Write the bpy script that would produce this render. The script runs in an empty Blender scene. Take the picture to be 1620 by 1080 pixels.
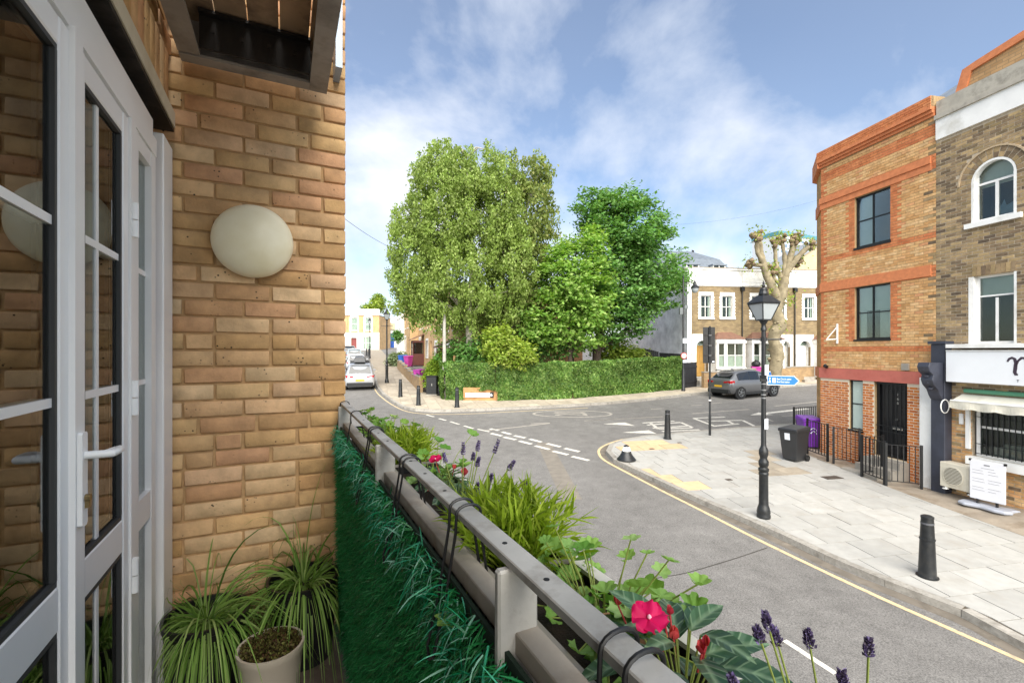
import bpy, bmesh, math, random
import numpy as np
from mathutils import Matrix, Vector
from mathutils import noise as mnoise

random.seed(7); RNG = np.random.default_rng(7)
scene = bpy.context.scene
COL = scene.collection
rad = math.radians

# ------------------------------------------------------------ camera
F = 730.0; CXP = 810.0; HZ = 555.0; HC = 4.23      # focal length in photo pixels, horizon row, eye height
SLOPE = (HZ - 513.0) / F                           # the street climbs away from the camera
cam_d = bpy.data.cameras.new('camera'); cam = bpy.data.objects.new('camera', cam_d); COL.objects.link(cam)
cam_d.sensor_width = 36.0; cam_d.lens = F / 1620 * 36.0
cam_d.shift_y = (HZ - 540) / 1620
cam_d.clip_start = 0.02; cam_d.clip_end = 3000
cam.location = (0, 0, HC); cam.rotation_euler = (rad(90), 0, 0)
scene.camera = cam

# ------------------------------------------------------------ world, sun, exposure
SUN_EL = 40.0
sun_dir = Vector((0.11, -1.0, 0)).normalized() * math.cos(rad(SUN_EL)) + Vector((0, 0, math.sin(rad(SUN_EL))))
world = bpy.data.worlds.new('World'); scene.world = world; world.use_nodes = True
wn = world.node_tree; wn.nodes.clear()
def wnode(t, **k):
    n = wn.nodes.new(t)
    for a, b in k.items(): setattr(n, a, b)
    return n
wl = wn.links.new
out = wnode('ShaderNodeOutputWorld'); bg = wnode('ShaderNodeBackground')
sky = wnode('ShaderNodeTexSky', sky_type='NISHITA', sun_disc=False)
sky.sun_elevation = rad(SUN_EL); sky.sun_rotation = math.atan2(sun_dir.x, sun_dir.y)
sky.air_density = 1.0; sky.dust_density = 0.5; sky.ozone_density = 2.6
tc = wnode('ShaderNodeTexCoord'); sep = wnode('ShaderNodeSeparateXYZ'); wl(tc.outputs['Generated'], sep.inputs[0])
# clouds lie in a flat layer: project the view direction on to it
addz = wnode('ShaderNodeMath', operation='ADD'); wl(sep.outputs['Z'], addz.inputs[0]); addz.inputs[1].default_value = 0.6
dx = wnode('ShaderNodeMath', operation='DIVIDE'); wl(sep.outputs['X'], dx.inputs[0]); wl(addz.outputs[0], dx.inputs[1])
dy = wnode('ShaderNodeMath', operation='DIVIDE'); wl(sep.outputs['Y'], dy.inputs[0]); wl(addz.outputs[0], dy.inputs[1])
cmb = wnode('ShaderNodeCombineXYZ'); wl(dx.outputs[0], cmb.inputs[0]); wl(dy.outputs[0], cmb.inputs[1])
mp = wnode('ShaderNodeMapping'); wl(cmb.outputs[0], mp.inputs[0]); mp.inputs['Location'].default_value = (7.7, 3.3, 2.1)
n1 = wnode('ShaderNodeTexNoise'); wl(mp.outputs[0], n1.inputs['Vector'])
n1.inputs['Scale'].default_value = 1.9; n1.inputs['Detail'].default_value = 9; n1.inputs['Roughness'].default_value = 0.57; n1.inputs['Distortion'].default_value = 0.2
cr = wnode('ShaderNodeValToRGB'); wl(n1.outputs['Fac'], cr.inputs[0])
cr.color_ramp.elements[0].position = 0.44; cr.color_ramp.elements[1].position = 0.66
cr.color_ramp.elements[0].color = (0.12, 0.12, 0.12, 1); cr.color_ramp.elements[1].color = (1, 1, 1, 1)
n2 = wnode('ShaderNodeTexNoise'); wl(mp.outputs[0], n2.inputs['Vector'])
n2.inputs['Scale'].default_value = 2.6; n2.inputs['Detail'].default_value = 6
cc = wnode('ShaderNodeValToRGB'); wl(n2.outputs['Fac'], cc.inputs[0])
cc.color_ramp.elements[0].position = 0.3; cc.color_ramp.elements[1].position = 0.7
CLD = 6.6
cc.color_ramp.elements[0].color = (CLD*.74, CLD*.79, CLD*.88, 1); cc.color_ramp.elements[1].color = (CLD, CLD, CLD*1.02, 1)
mx = wnode('ShaderNodeMix', data_type='RGBA'); wl(cr.outputs[0], mx.inputs['Factor']); 
wl(sky.outputs[0], mx.inputs['A']); wl(cc.outputs[0], mx.inputs['B'])
wl(mx.outputs['Result'], bg.inputs['Color']); bg.inputs['Strength'].default_value = 0.092
wl(bg.outputs[0], out.inputs['Surface'])
sun_d = bpy.data.lights.new('sun', 'SUN'); sun_o = bpy.data.objects.new('sun', sun_d); COL.objects.link(sun_o)
sun_d.energy = 4.2; sun_d.angle = rad(70); sun_d.color = (1.0, 0.95, 0.86)
sun_o.rotation_euler = sun_dir.to_track_quat('Z', 'Y').to_euler(); sun_o.location = (0, -5, 30)
scene.view_settings.view_transform = 'Standard'; scene.view_settings.look = 'None'
scene.view_settings.gamma = 1.0; scene.view_settings.use_curve_mapping = False
scene.view_settings.exposure = 1.1
scene.render.engine = 'CYCLES'

# ------------------------------------------------------------ positions
def gz(y): return SLOPE * min(y, 110.0)
def at(px, py, d): return Vector(((px - CXP) / F * d, d, HC - (py - HZ) / F * d))
def G(px, py):
    d = F * HC / (py - 513.0)
    return Vector(((px - CXP) / F * d, d, SLOPE * d))
def GX(px, d): x = (px - CXP) / F * d; return Vector((x, d, gz(d)))
TH = math.atan(360 / F)                            # the balcony runs off to the left of the view
BAL = Matrix.Translation((0, 0, HC)) @ Matrix.Rotation(TH, 4, 'Z')
def by(px, X):                                     # Y along the balcony of an upright at photo column px
    r = (px - CXP) / F; c, s = math.cos(TH), math.sin(TH)
    return X * (c - r * s) / (s + r * c)
FACING = math.atan2

# ------------------------------------------------------------ mesh helpers
def lin(h):
    h = h.lstrip('#'); v = [int(h[i:i+2], 16) / 255 for i in (0, 2, 4)]
    return tuple((c / 12.92 if c <= .04045 else ((c + .055) / 1.055) ** 2.4) for c in v)
class MB:
    def __init__(s): s.v = []; s.f = []
    def add(s, vs, fs):
        n = len(s.v); s.v += [tuple(p) for p in vs]; s.f += [tuple(i + n for i in f) for f in fs]; return s
    def box(s, x0, x1, y0, y1, z0, z1):
        return s.add([(x0,y0,z0),(x1,y0,z0),(x1,y1,z0),(x0,y1,z0),(x0,y0,z1),(x1,y0,z1),(x1,y1,z1),(x0,y1,z1)],
            [(0,3,2,1),(4,5,6,7),(0,1,5,4),(1,2,6,5),(2,3,7,6),(3,0,4,7)])
    def cbox(s, c, h, M=None):                      # centre, half sizes, optional rotation
        m = MB().box(-h[0],h[0],-h[1],h[1],-h[2],h[2]); M = M or Matrix()
        return s.add([(M @ Vector(p)) + Vector(c) for p in m.v], m.f)
    def bar(s, a, b, w, h, up=(0,0,1)):             # rectangular bar from a to b
        a, b = Vector(a), Vector(b); d = (b - a); L = d.length; d.normalize()
        u = Vector(up); x = d.cross(u)
        if x.length < 1e-4: x = d.cross(Vector((1,0,0)))
        x.normalize(); z = x.cross(d)
        vs = []
        for p in (a, b):
            for sx, sz in ((-1,-1),(1,-1),(1,1),(-1,1)): vs.append(p + x * (sx*w/2) + z * (sz*h/2))
        return s.add(vs, [(0,3,2,1),(4,5,6,7),(0,1,5,4),(1,2,6,5),(2,3,7,6),(3,0,4,7)])
    def prism(s, poly, z0, z1):                     # polygon in xy, extruded along z (z may be callables)
        n = len(poly); f0 = z0 if callable(z0) else (lambda x, y: z0); f1 = z1 if callable(z1) else (lambda x, y: z1)
        a = sum(poly[i][0]*poly[(i+1)%n][1] - poly[(i+1)%n][0]*poly[i][1] for i in range(n))
        if a < 0: poly = poly[::-1]
        vs = [(x, y, f0(x,y)) for x, y in poly] + [(x, y, f1(x,y)) for x, y in poly]
        return s.add(vs, [tuple(range(n-1,-1,-1)), tuple(range(n, 2*n))] + [(i, (i+1)%n, n+(i+1)%n, n+i) for i in range(n)])
    def sheet(s, poly, zf):
        n = len(poly); a = sum(poly[i][0]*poly[(i+1)%n][1] - poly[(i+1)%n][0]*poly[i][1] for i in range(n))
        if a < 0: poly = poly[::-1]
        return s.add([(x, y, zf(x, y)) for x, y in poly], [tuple(range(n))])
    def pxz(s, poly, y0, y1):                       # polygon in xz, extruded along y
        n = len(poly); a = sum(poly[i][0]*poly[(i+1)%n][1] - poly[(i+1)%n][0]*poly[i][1] for i in range(n))
        if a < 0: poly = poly[::-1]
        vs = [(x, y0, z) for x, z in poly] + [(x, y1, z) for x, z in poly]
        return s.add(vs, [tuple(range(n)), tuple(range(2*n-1, n-1, -1))] + [(i, n+i, n+(i+1)%n, (i+1)%n) for i in range(n)])
    def tube(s, pts, r, n=8, cap=True):
        pts = [Vector(p) for p in pts]; m = len(pts); rs = r if isinstance(r, (list, tuple)) else [r]*m
        prev = None; vs = []
        for i, p in enumerate(pts):
            d = (pts[min(i+1,m-1)] - pts[max(i-1,0)]); d.normalize()
            if prev is None:
                x = d.cross(Vector((0,0,1)));
                if x.length < .05: x = d.cross(Vector((1,0,0)))
            else: x = prev - d * prev.dot(d)
            x.normalize(); prev = x; y = d.cross(x)
            for k in range(n):
                a = 2*math.pi*k/n; vs.append(p + (x*math.cos(a) + y*math.sin(a))*rs[i])
        fs = [(i*n+k, i*n+(k+1)%n, (i+1)*n+(k+1)%n, (i+1)*n+k) for i in range(m-1) for k in range(n)]
        if cap: fs += [tuple(range(n-1,-1,-1)), tuple(range((m-1)*n, m*n))]
        return s.add(vs, fs)
    def lathe(s, prof, n=16, c=(0,0,0), cap=True):
        vs = []; m = len(prof)
        for r, z in prof:
            for k in range(n):
                a = 2*math.pi*k/n; vs.append((c[0]+r*math.cos(a), c[1]+r*math.sin(a), c[2]+z))
        fs = [(i*n+k, i*n+(k+1)%n, (i+1)*n+(k+1)%n, (i+1)*n+k) for i in range(m-1) for k in range(n)]
        if cap: fs += [tuple(range(n-1,-1,-1)), tuple(range((m-1)*n, m*n))]
        return s.add(vs, fs)
    def xf(s, M):
        s.v = [tuple(M @ Vector(p)) for p in s.v]; return s
    def mesh(s, name):
        me = bpy.data.meshes.new(name); me.from_pydata(s.v, [], s.f); me.update(); return me
def link(name, me, mat=None, parent=None, M=None, smooth=False, kind=None):
    o = bpy.data.objects.new(name, me); COL.objects.link(o)
    if mat is not None and me is not None and len(me.materials) == 0: me.materials.append(mat)
    if parent is not None: o.parent = parent
    if M is not None: o.matrix_local = M
    if smooth: me.shade_smooth(); me.set_sharp_from_angle(angle=rad(38))
    if kind: o['kind'] = kind
    return o
def ob(name, mb, mat, parent=None, M=None, smooth=False, kind=None):
    return link(name, mb.mesh(name), mat, parent, M, smooth, kind)
def bevel(mb, w, seg=1):
    bm = bmesh.new(); me = mb.mesh('t'); bm.from_mesh(me); bpy.data.meshes.remove(me)
    bmesh.ops.remove_doubles(bm, verts=bm.verts, dist=1e-5)
    bmesh.ops.bevel(bm, geom=list(bm.edges), offset=w, segments=seg, affect='EDGES', profile=.6)
    r = MB(); r.v = [tuple(v.co) for v in bm.verts]; bm.verts.index_update(); r.f = [tuple(v.index for v in f.verts) for f in bm.faces]; bm.free(); return r
def tag(o, label, cat, group=None):
    o['label'] = label; o['category'] = cat
    if group: o['group'] = group
    return o
def thing(name, label, cat, M=None, group=None):
    o = bpy.data.objects.new(name, None); COL.objects.link(o); o.empty_display_size = .1
    if M is not None: o.matrix_world = M
    return tag(o, label, cat, group)
def struct(o): o['kind'] = 'structure'; return o
def frame(p, ang): return Matrix.Translation(p) @ Matrix.Rotation(ang, 4, 'Z')
def np_mesh(name, V, nv):                            # V: (count*nv,3) array of separate nv-gons
    me = bpy.data.meshes.new(name); n = len(V) // nv
    me.vertices.add(len(V)); me.vertices.foreach_set('co', np.asarray(V, dtype=np.float32).ravel())
    me.loops.add(n*nv); me.loops.foreach_set('vertex_index', np.arange(n*nv, dtype=np.int32))
    me.polygons.add(n); me.polygons.foreach_set('loop_start', np.arange(0, n*nv, nv, dtype=np.int32))
    me.update(calc_edges=True); me.validate(); return me
def unit(a): return a / np.maximum(np.linalg.norm(a, axis=1, keepdims=True), 1e-9)
def leaf_quads(C, D, N, L, W):                       # rhombic leaves: centre, long direction, normal, half length, half width
    D = unit(D); S = unit(np.cross(D, N)); L = np.asarray(L).reshape(-1,1); W = np.asarray(W).reshape(-1,1)
    Nn = unit(np.cross(S, D))
    V = np.stack([C - D*L, C + S*W - D*L*.15 + Nn*W*.35, C + D*L, C - S*W - D*L*.15 + Nn*W*.35], axis=1)
    return V.reshape(-1, 3)
def ribbons(P0, D0, L, W, droop, seg=4, side=None, taper=.15):
    # blades that start at P0 in direction D0 and bend down; returns one mesh's verts and faces
    n = len(P0); D = unit(D0); L = np.asarray(L).reshape(-1,1); W = np.asarray(W).reshape(-1,1); droop = np.asarray(droop).reshape(-1,1)
    S = unit(np.cross(D, RNG.normal(size=(n,3)))) if side is None else unit(side)
    rows = []; P = P0.copy(); d = D.copy()
    for k in range(seg+1):
        t = k/seg; w = W * (1 - (1-taper)*t**2) * (.55 + .45*min(1, t*4+.3))
        rows.append(P - S*w); rows.append(P + S*w)
        d = unit(d + np.array([[0,0,-1.0]])*droop/seg); P = P + d*L/seg
    V = np.stack(rows, axis=1).reshape(-1,3); m = 2*(seg+1)
    base = (np.arange(n)*m).reshape(-1,1,1)
    q = np.array([[2*k, 2*k+1, 2*k+3, 2*k+2] for k in range(seg)]).reshape(1,seg,4)
    Fc = (base + q).reshape(-1,4)
    return V, Fc
def vf_mesh(name, V, Fc):
    me = bpy.data.meshes.new(name); n = len(Fc)
    me.vertices.add(len(V)); me.vertices.foreach_set('co', np.asarray(V, dtype=np.float32).ravel())
    me.loops.add(n*4); me.loops.foreach_set('vertex_index', np.asarray(Fc, dtype=np.int32).ravel())
    me.polygons.add(n); me.polygons.foreach_set('loop_start', np.arange(0, n*4, 4, dtype=np.int32))
    me.update(calc_edges=True); return me

# ------------------------------------------------------------ materials
MATS = {}
def newmat(name):
    m = bpy.data.materials.new(name); m.use_nodes = True; MATS[name] = m
    nt = m.node_tree; b = nt.nodes['Principled BSDF']; return m, nt, b
def setp(b, **k):
    for a, v in k.items():
        if a in b.inputs: b.inputs[a].default_value = v
def mixrgb(nt, a, b, fac=None, blend='MIX', f=.5):
    n = nt.nodes.new('ShaderNodeMix'); n.data_type = 'RGBA'; n.blend_type = blend; n.inputs['Factor'].default_value = f
    for v, k in ((a, 'A'), (b, 'B')):
        if isinstance(v, tuple): n.inputs[k].default_value = (*v[:3], 1)
        else: nt.links.new(v, n.inputs[k])
    if fac is not None: nt.links.new(fac, n.inputs['Factor'])
    return n.outputs['Result']
def noise(nt, vec, scale, detail=4, rough=.55):
    n = nt.nodes.new('ShaderNodeTexNoise'); nt.links.new(vec, n.inputs['Vector'])
    n.inputs['Scale'].default_value = scale; n.inputs['Detail'].default_value = detail; n.inputs['Roughness'].default_value = rough
    return n.outputs['Fac']
def ramp(nt, fac, stops, interp='LINEAR'):
    n = nt.nodes.new('ShaderNodeValToRGB'); nt.links.new(fac, n.inputs[0]); e = n.color_ramp.elements; n.color_ramp.interpolation = interp
    while len(e) < len(stops): e.new(.5)
    for x, (p, c) in zip(e, stops): x.position = p; x.color = (*c[:3], 1) if isinstance(c, tuple) else (c, c, c, 1)
    return n.outputs[0]
def objcoord(nt, shift=True):
    t = nt.nodes.new('ShaderNodeTexCoord')
    if not shift: return t.outputs['Object']
    oi = nt.nodes.new('ShaderNodeObjectInfo'); v = nt.nodes.new('ShaderNodeVectorMath'); v.operation = 'SCALE'
    cb = nt.nodes.new('ShaderNodeCombineXYZ')
    for i in range(3): nt.links.new(oi.outputs['Random'], cb.inputs[i])
    nt.links.new(cb.outputs[0], v.inputs[0]); v.inputs['Scale'].default_value = 37.0
    a = nt.nodes.new('ShaderNodeVectorMath'); a.operation = 'ADD'; nt.links.new(t.outputs['Object'], a.inputs[0]); nt.links.new(v.outputs[0], a.inputs[1])
    return a.outputs[0]
def rnd(nt):                                        # one random number for each piece, whether an object or a loose island
    oi = nt.nodes.new('ShaderNodeObjectInfo'); g = nt.nodes.new('ShaderNodeNewGeometry')
    a = nt.nodes.new('ShaderNodeMath'); a.operation = 'ADD'; nt.links.new(oi.outputs['Random'], a.inputs[0]); nt.links.new(g.outputs['Random Per Island'], a.inputs[1])
    f = nt.nodes.new('ShaderNodeMath'); f.operation = 'FRACT'; nt.links.new(a.outputs[0], f.inputs[0]); return f.outputs[0]
def bump(nt, b, h, strength=.3, dist=.01):
    n = nt.nodes.new('ShaderNodeBump'); n.inputs['Strength'].default_value = strength; n.inputs['Distance'].default_value = dist
    nt.links.new(h, n.inputs['Height']); nt.links.new(n.outputs[0], b.inputs['Normal'])
def pm(name, col, rough=.6, var=.18, scale=6, bmp=.15, metal=0, spec=.5, dirt=None, dirt_scale=2.0, bdist=.004, rand=0):
    if name in MATS: return MATS[name]
    col = lin(col) if isinstance(col, str) else col
    m, nt, b = newmat(name); v = objcoord(nt); f = noise(nt, v, scale, 5)
    lo = tuple(c*(1-var) for c in col); hi = tuple(min(1, c*(1+var)) for c in col)
    c = ramp(nt, f, [(.3, lo), (.7, hi)])
    if rand:
        r = rnd(nt); c = mixrgb(nt, c, ramp(nt, r, [(0, 1-rand), (1, 1+rand*.6)]), blend='MULTIPLY', f=1.0)
    if dirt:
        dcol = lin(dirt) if isinstance(dirt, str) else dirt
        k = ramp(nt, noise(nt, v, dirt_scale, 6, .65), [(.5, 0.0), (.72, .75)]); c = mixrgb(nt, c, dcol, fac=k)
    nt.links.new(c, b.inputs['Base Color'])
    rr = nt.nodes.new('ShaderNodeMath'); rr.operation = 'MULTIPLY_ADD'; nt.links.new(f, rr.inputs[0]); rr.inputs[1].default_value = .2; rr.inputs[2].default_value = max(.02, rough-.1)
    nt.links.new(rr.outputs[0], b.inputs['Roughness'])
    setp(b, Metallic=metal); b.inputs['Specular IOR Level'].default_value = spec
    if bmp: bump(nt, b, noise(nt, v, scale*6, 6), bmp, bdist)
    return m
def brickmat(name, cols, rough=.85, spots=.0, bmp=.5, fine=60, bdist=.004):
    m, nt, b = newmat(name); v = objcoord(nt); r = rnd(nt); n = len(cols)
    c = ramp(nt, r, [(i/max(1,n-1), lin(x)) for i, x in enumerate(cols)])
    f = noise(nt, v, 9, 5, .6); c = mixrgb(nt, c, ramp(nt, f, [(.3, .72), (.7, 1.18)]), blend='MULTIPLY', f=1.0)
    if spots:
        vo = nt.nodes.new('ShaderNodeTexVoronoi'); nt.links.new(v, vo.inputs['Vector']); vo.inputs['Scale'].default_value = 55
        k1 = ramp(nt, vo.outputs['Distance'], [(.16, 1.0), (.26, 0.0)]); k2 = ramp(nt, noise(nt, v, 11, 3), [(.58, 0.0), (.66, 1.0)])
        k = mixrgb(nt, k1, k2, blend='MULTIPLY', f=1.0); c = mixrgb(nt, c, (.03, .024, .018), fac=k)
    nt.links.new(c, b.inputs['Base Color']); setp(b, Roughness=rough); b.inputs['Specular IOR Level'].default_value = .25
    bump(nt, b, noise(nt, v, fine, 5, .65), bmp, bdist); return m
def farbrick(name, c1, c2, mortar, scale=1.0):      # walls too far off to build brick by brick
    m, nt, b = newmat(name); t = nt.nodes.new('ShaderNodeTexCoord'); s = nt.nodes.new('ShaderNodeSeparateXYZ'); nt.links.new(t.outputs['Object'], s.inputs[0])
    a = nt.nodes.new('ShaderNodeMath'); a.operation = 'ADD'; nt.links.new(s.outputs[0], a.inputs[0]); nt.links.new(s.outputs[1], a.inputs[1])
    cb = nt.nodes.new('ShaderNodeCombineXYZ'); nt.links.new(a.outputs[0], cb.inputs[0]); nt.links.new(s.outputs[2], cb.inputs[1])
    bt = nt.nodes.new('ShaderNodeTexBrick'); nt.links.new(cb.outputs[0], bt.inputs['Vector'])
    bt.inputs['Color1'].default_value = (*lin(c1), 1); bt.inputs['Color2'].default_value = (*lin(c2), 1); bt.inputs['Mortar'].default_value = (*lin(mortar), 1)
    bt.inputs['Scale'].default_value = scale; bt.inputs['Brick Width'].default_value = .225; bt.inputs['Row Height'].default_value = .075; bt.inputs['Mortar Size'].default_value = .008
    f = noise(nt, t.outputs['Object'], 1.3, 6, .65); c = mixrgb(nt, bt.outputs['Color'], ramp(nt, f, [(.3, .7), (.7, 1.2)]), blend='MULTIPLY', f=1.0)
    nt.links.new(c, b.inputs['Base Color']); setp(b, Roughness=.9); bump(nt, b, bt.outputs['Fac'], -.4, .006); return m
def leafmat(name, cols, trans=.35, rough=.5, lo=.75, hi=1.2, ns=.8):
    m, nt, b = newmat(name); r = rnd(nt); n = len(cols)
    c = ramp(nt, r, [(i/max(1,n-1), lin(x)) for i, x in enumerate(cols)])
    v = objcoord(nt, False); c = mixrgb(nt, c, ramp(nt, noise(nt, v, ns, 4), [(.3, lo), (.7, hi)]), blend='MULTIPLY', f=1.0)
    nt.links.new(c, b.inputs['Base Color']); setp(b, Roughness=rough); b.inputs['Specular IOR Level'].default_value = .2
    tr = nt.nodes.new('ShaderNodeBsdfTranslucent'); tcx = mixrgb(nt, c, (1.25, 1.3, .5), blend='MULTIPLY', f=1.0); nt.links.new(tcx, tr.inputs['Color'])
    ms = nt.nodes.new('ShaderNodeMixShader'); ms.inputs[0].default_value = trans
    nt.links.new(b.outputs[0], ms.inputs[1]); nt.links.new(tr.outputs[0], ms.inputs[2])
    nt.links.new(ms.outputs[0], nt.nodes['Material Output'].inputs['Surface']); return m
def glassmat(name, tint=(.8,.85,.83), ior=1.75, rough=.0):
    m, nt, b = newmat(name); nt.nodes.remove(b)
    t = nt.nodes.new('ShaderNodeBsdfTransparent'); t.inputs[0].default_value = (*tint, 1)
    g = nt.nodes.new('ShaderNodeBsdfGlossy'); g.inputs['Roughness'].default_value = rough; g.inputs['Color'].default_value = (.95, .97, .97, 1)
    fr = nt.nodes.new('ShaderNodeFresnel'); fr.inputs['IOR'].default_value = ior
    ms = nt.nodes.new('ShaderNodeMixShader'); nt.links.new(fr.outputs[0], ms.inputs[0]); nt.links.new(t.outputs[0], ms.inputs[1]); nt.links.new(g.outputs[0], ms.inputs[2])
    nt.links.new(ms.outputs[0], nt.nodes['Material Output'].inputs['Surface']); return m

M_glass = glassmat('window_glass', (.80,.86,.84), 1.42)
M_dglass = glassmat('door_glass', (.78,.82,.78), 1.8)
M_white = pm('white_paint', '#f0efeb', .45, .05, 4, .05, dirt='#b9b4a6', dirt_scale=1.2)
M_upvc = pm('white_frame', '#f0f0ee', .32, .03, 3, .02)
M_black = pm('black_metal', '#17181a', .42, .3, 8, .12)
M_dark = pm('dark_room', '#17140f', .95, .3, 1.5, 0)
M_steel = pm('galvanised_steel', '#adaba5', .55, .2, 6, .35, metal=.15, dirt='#6a5f52', dirt_scale=11)
M_darksteel = pm('dark_steel', '#2a2725', .55, .25, 10, .2, metal=.5, dirt='#55504a', dirt_scale=6)
M_concrete = pm('concrete', '#9a948a', .9, .2, 2.2, .4, dirt='#6b6255', dirt_scale=1.4)
M_rubber = pm('black_rubber', '#0d0d0e', .7, .2, 20, .1)
M_curtain = pm('pale_curtain', '#ece7dc', .9, .08, 3, 0)
M_slate = pm('slate', '#6b737c', .6, .2, 3, .3, rand=.2)
M_mortar = pm('mortar', '#b5946a', .95, .2, 20, .5, bdist=.003)
M_mortar2 = pm('pale_mortar', '#b9a486', .95, .15, 20, .3)
M_soil = pm('soil', '#2a1f17', .95, .4, 40, .8, bdist=.01)
M_wood = pm('old_wood', '#a88a6c', .8, .3, 3, .3, dirt='#2c1a10', dirt_scale=5)

def textmesh(body, size, depth=.003, align='CENTER', key=None):
    c = bpy.data.curves.new('lettering', 'FONT'); c.body = body; c.size = size; c.extrude = depth; c.align_x = align; c.align_y = 'CENTER'
    o = bpy.data.objects.new('lettering', c); COL.objects.link(o)
    dg = bpy.context.evaluated_depsgraph_get(); me = bpy.data.meshes.new_from_object(o.evaluated_get(dg))
    bpy.data.objects.remove(o); bpy.data.curves.remove(c); return me
TXT_STREET = textmesh('CORDELIA STREET', .17)
TXT_BOW = textmesh('Bow Church station\nBow Road station', .082, .002, 'LEFT')
TXT_NUM = textmesh('1\n6\n6', .11, .004)
TXT_T = textmesh('T', .07, .003)
TXT_20 = textmesh('20', .16, .002)
TXT_ROAD20 = textmesh('20', 1.0, .001)
# ============================================================ ground, road, pavements
def gzf(dz): return lambda x, y: gz(y) + dz
def asphalt():
    m, nt, b = newmat('asphalt'); v = objcoord(nt, False)
    big = noise(nt, v, .22, 5, .6); mid = noise(nt, v, 2.5, 6, .65); fine = noise(nt, v, 55, 3, .7)
    c = ramp(nt, big, [(.3, (.150,.142,.132)), (.7, (.205,.195,.182))])
    c = mixrgb(nt, c, ramp(nt, mid, [(.3, .82), (.7, 1.14)]), blend='MULTIPLY', f=1.0)
    c = mixrgb(nt, c, ramp(nt, fine, [(.36, .62), (.5, 1.0), (.66, 1.42)]), blend='MULTIPLY', f=1.0)
    nt.links.new(c, b.inputs['Base Color']); setp(b, Roughness=.88); b.inputs['Specular IOR Level'].default_value = .3
    bump(nt, b, fine, .5, .008); return m
M_asph = asphalt()
M_paint = pm('road_paint', '#cfcabf', .8, .15, 14, .2, dirt=(.2,.19,.18), dirt_scale=9)
M_yellow = pm('yellow_line_paint', '#cdb68c', .8, .15, 14, .2, dirt=(.28,.24,.19), dirt_scale=9)
M_worn = pm('worn_road_paint', '#a39c92', .85, .2, 10, .2, dirt=(.17,.16,.15), dirt_scale=5)
M_slab = pm('paving_stone', '#a5a39d', .85, .08, 5, .3, rand=.10, dirt='#98938a', dirt_scale=2.2)
M_tact = pm('buff_tactile_stone', '#d0b08a', .85, .12, 5, .3, rand=.15)
M_patch = pm('worn_concrete_slab', '#a09584', .9, .15, 3, .3, rand=.15, dirt='#7f7260')
M_joint = pm('sandy_joint', '#544c40', .95, .3, 10, .4)
M_kerb = pm('granite_kerb', '#9b968d', .8, .2, 20, .3, rand=.18, dirt='#6a6358', dirt_scale=4)

mb = MB(); R0, NY = 700, [-60, 0, 110, 400, 1500]
for i in range(len(NY)-1):
    a, b_ = NY[i], NY[i+1]
    mb.add([(-R0,a,gz(a)-.06),(R0,a,gz(a)-.06),(R0,b_,gz(b_)-.06),(-R0,b_,gz(b_)-.06)], [(0,1,2,3)])
ground = struct(ob('ground', mb, pm('bare_ground', '#6d6659', .95, .3, .5, .3)))
mb = MB(); mb.add([(-60,-20,gz(-20)),(60,-20,gz(-20)),(60,105,gz(105)),(-60,105,gz(105))], [(0,1,2,3)])
road = struct(ob('road', mb, M_asph))

# ---- kerb lines taken from the photograph, as points on the sloping ground
def pl(*pp): return [G(x, y).xy for x, y in pp]
def smooth(pts, n=3):
    out = []
    for i in range(len(pts)-1):
        p0 = pts[max(i-1,0)]; p1 = pts[i]; p2 = pts[i+1]; p3 = pts[min(i+2,len(pts)-1)]
        for k in range(n):
            t = k/n; out.append(.5*((2*p1)+(p2-p0)*t+(2*p0-5*p1+4*p2-p3)*t*t+(3*p1-p0-3*p2+p3)*t**3))
    return out + [pts[-1]]
FU = Vector((-.175, .985)).normalized(); FN = Vector((-FU.y, FU.x))       # along the corner building's front, and out from it
FC = Vector((9.98, 14.9))                                                 # its front's far corner
def FP(t, o=0): return FC - FU*t + FN*o                                   # t metres towards the camera, o metres out
kerbR = smooth(pl((1700,1078),(1555,991),(1432,940),(1333,900),(1251,860),(1162,820),(1084,786),(1007,749),(973,733),(960,721),(960,713),(969,704),(996,697),(1029,692),(1060,689),(1124,683.5),(1184,678.5),(1249,673.5)), 3)
kerbR = [kerbR[0] + (kerbR[0]-kerbR[1]).normalized()*7] + kerbR + [kerbR[-1] + (kerbR[-1]-kerbR[-4]).normalized()*6, kerbR[-1] + (kerbR[-1]-kerbR[-4]).normalized()*30]
kerbL = smooth(pl((586,575),(590,590),(593,604),(596,613),(605,625),(619,636),(636,645.5),(654,650),(683,652),(724,651.5),(822,647.5),(889,644),(969,639),(1040,632),(1129,621.5),(1200,616),(1295,609)), 3)
dl = (kerbL[0]-kerbL[2]).normalized()
kerbL = [kerbL[0] + dl*30] + kerbL + [kerbL[-1] + (kerbL[-1]-kerbL[-4]).normalized()*25]
KH = .11
def offset(line, o):
    out = []
    for i, p in enumerate(line):
        d = (line[min(i+1,len(line)-1)] - line[max(i-1,0)]).normalized(); out.append(p + Vector((-d.y, d.x))*o)
    return out
def resample(line, step):
    out = [line[0]]; acc = 0
    for a, b in zip(line, line[1:]):
        L = (b-a).length; s = step - acc
        while s <= L: out.append(a + (b-a)*(s/L)); s += step
        acc = (acc + L) % step
    return out
def kerb(line, side, parent, width=.16, near=40):
    ls = resample(line, .915); 
    for a, b in zip(ls, ls[1:]):
        if a.y > near: continue
        d = (b-a).normalized(); n = Vector((-d.y, d.x))*side; g = d*.004
        quad = [a+g, b-g, b-g+n*width, a+g+n*width]
        ob('kerb_stone', MB().prism([tuple(q) for q in quad], gzf(-.05), gzf(KH + .004 + random.uniform(-.003,.003))), M_kerb, parent)
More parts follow.
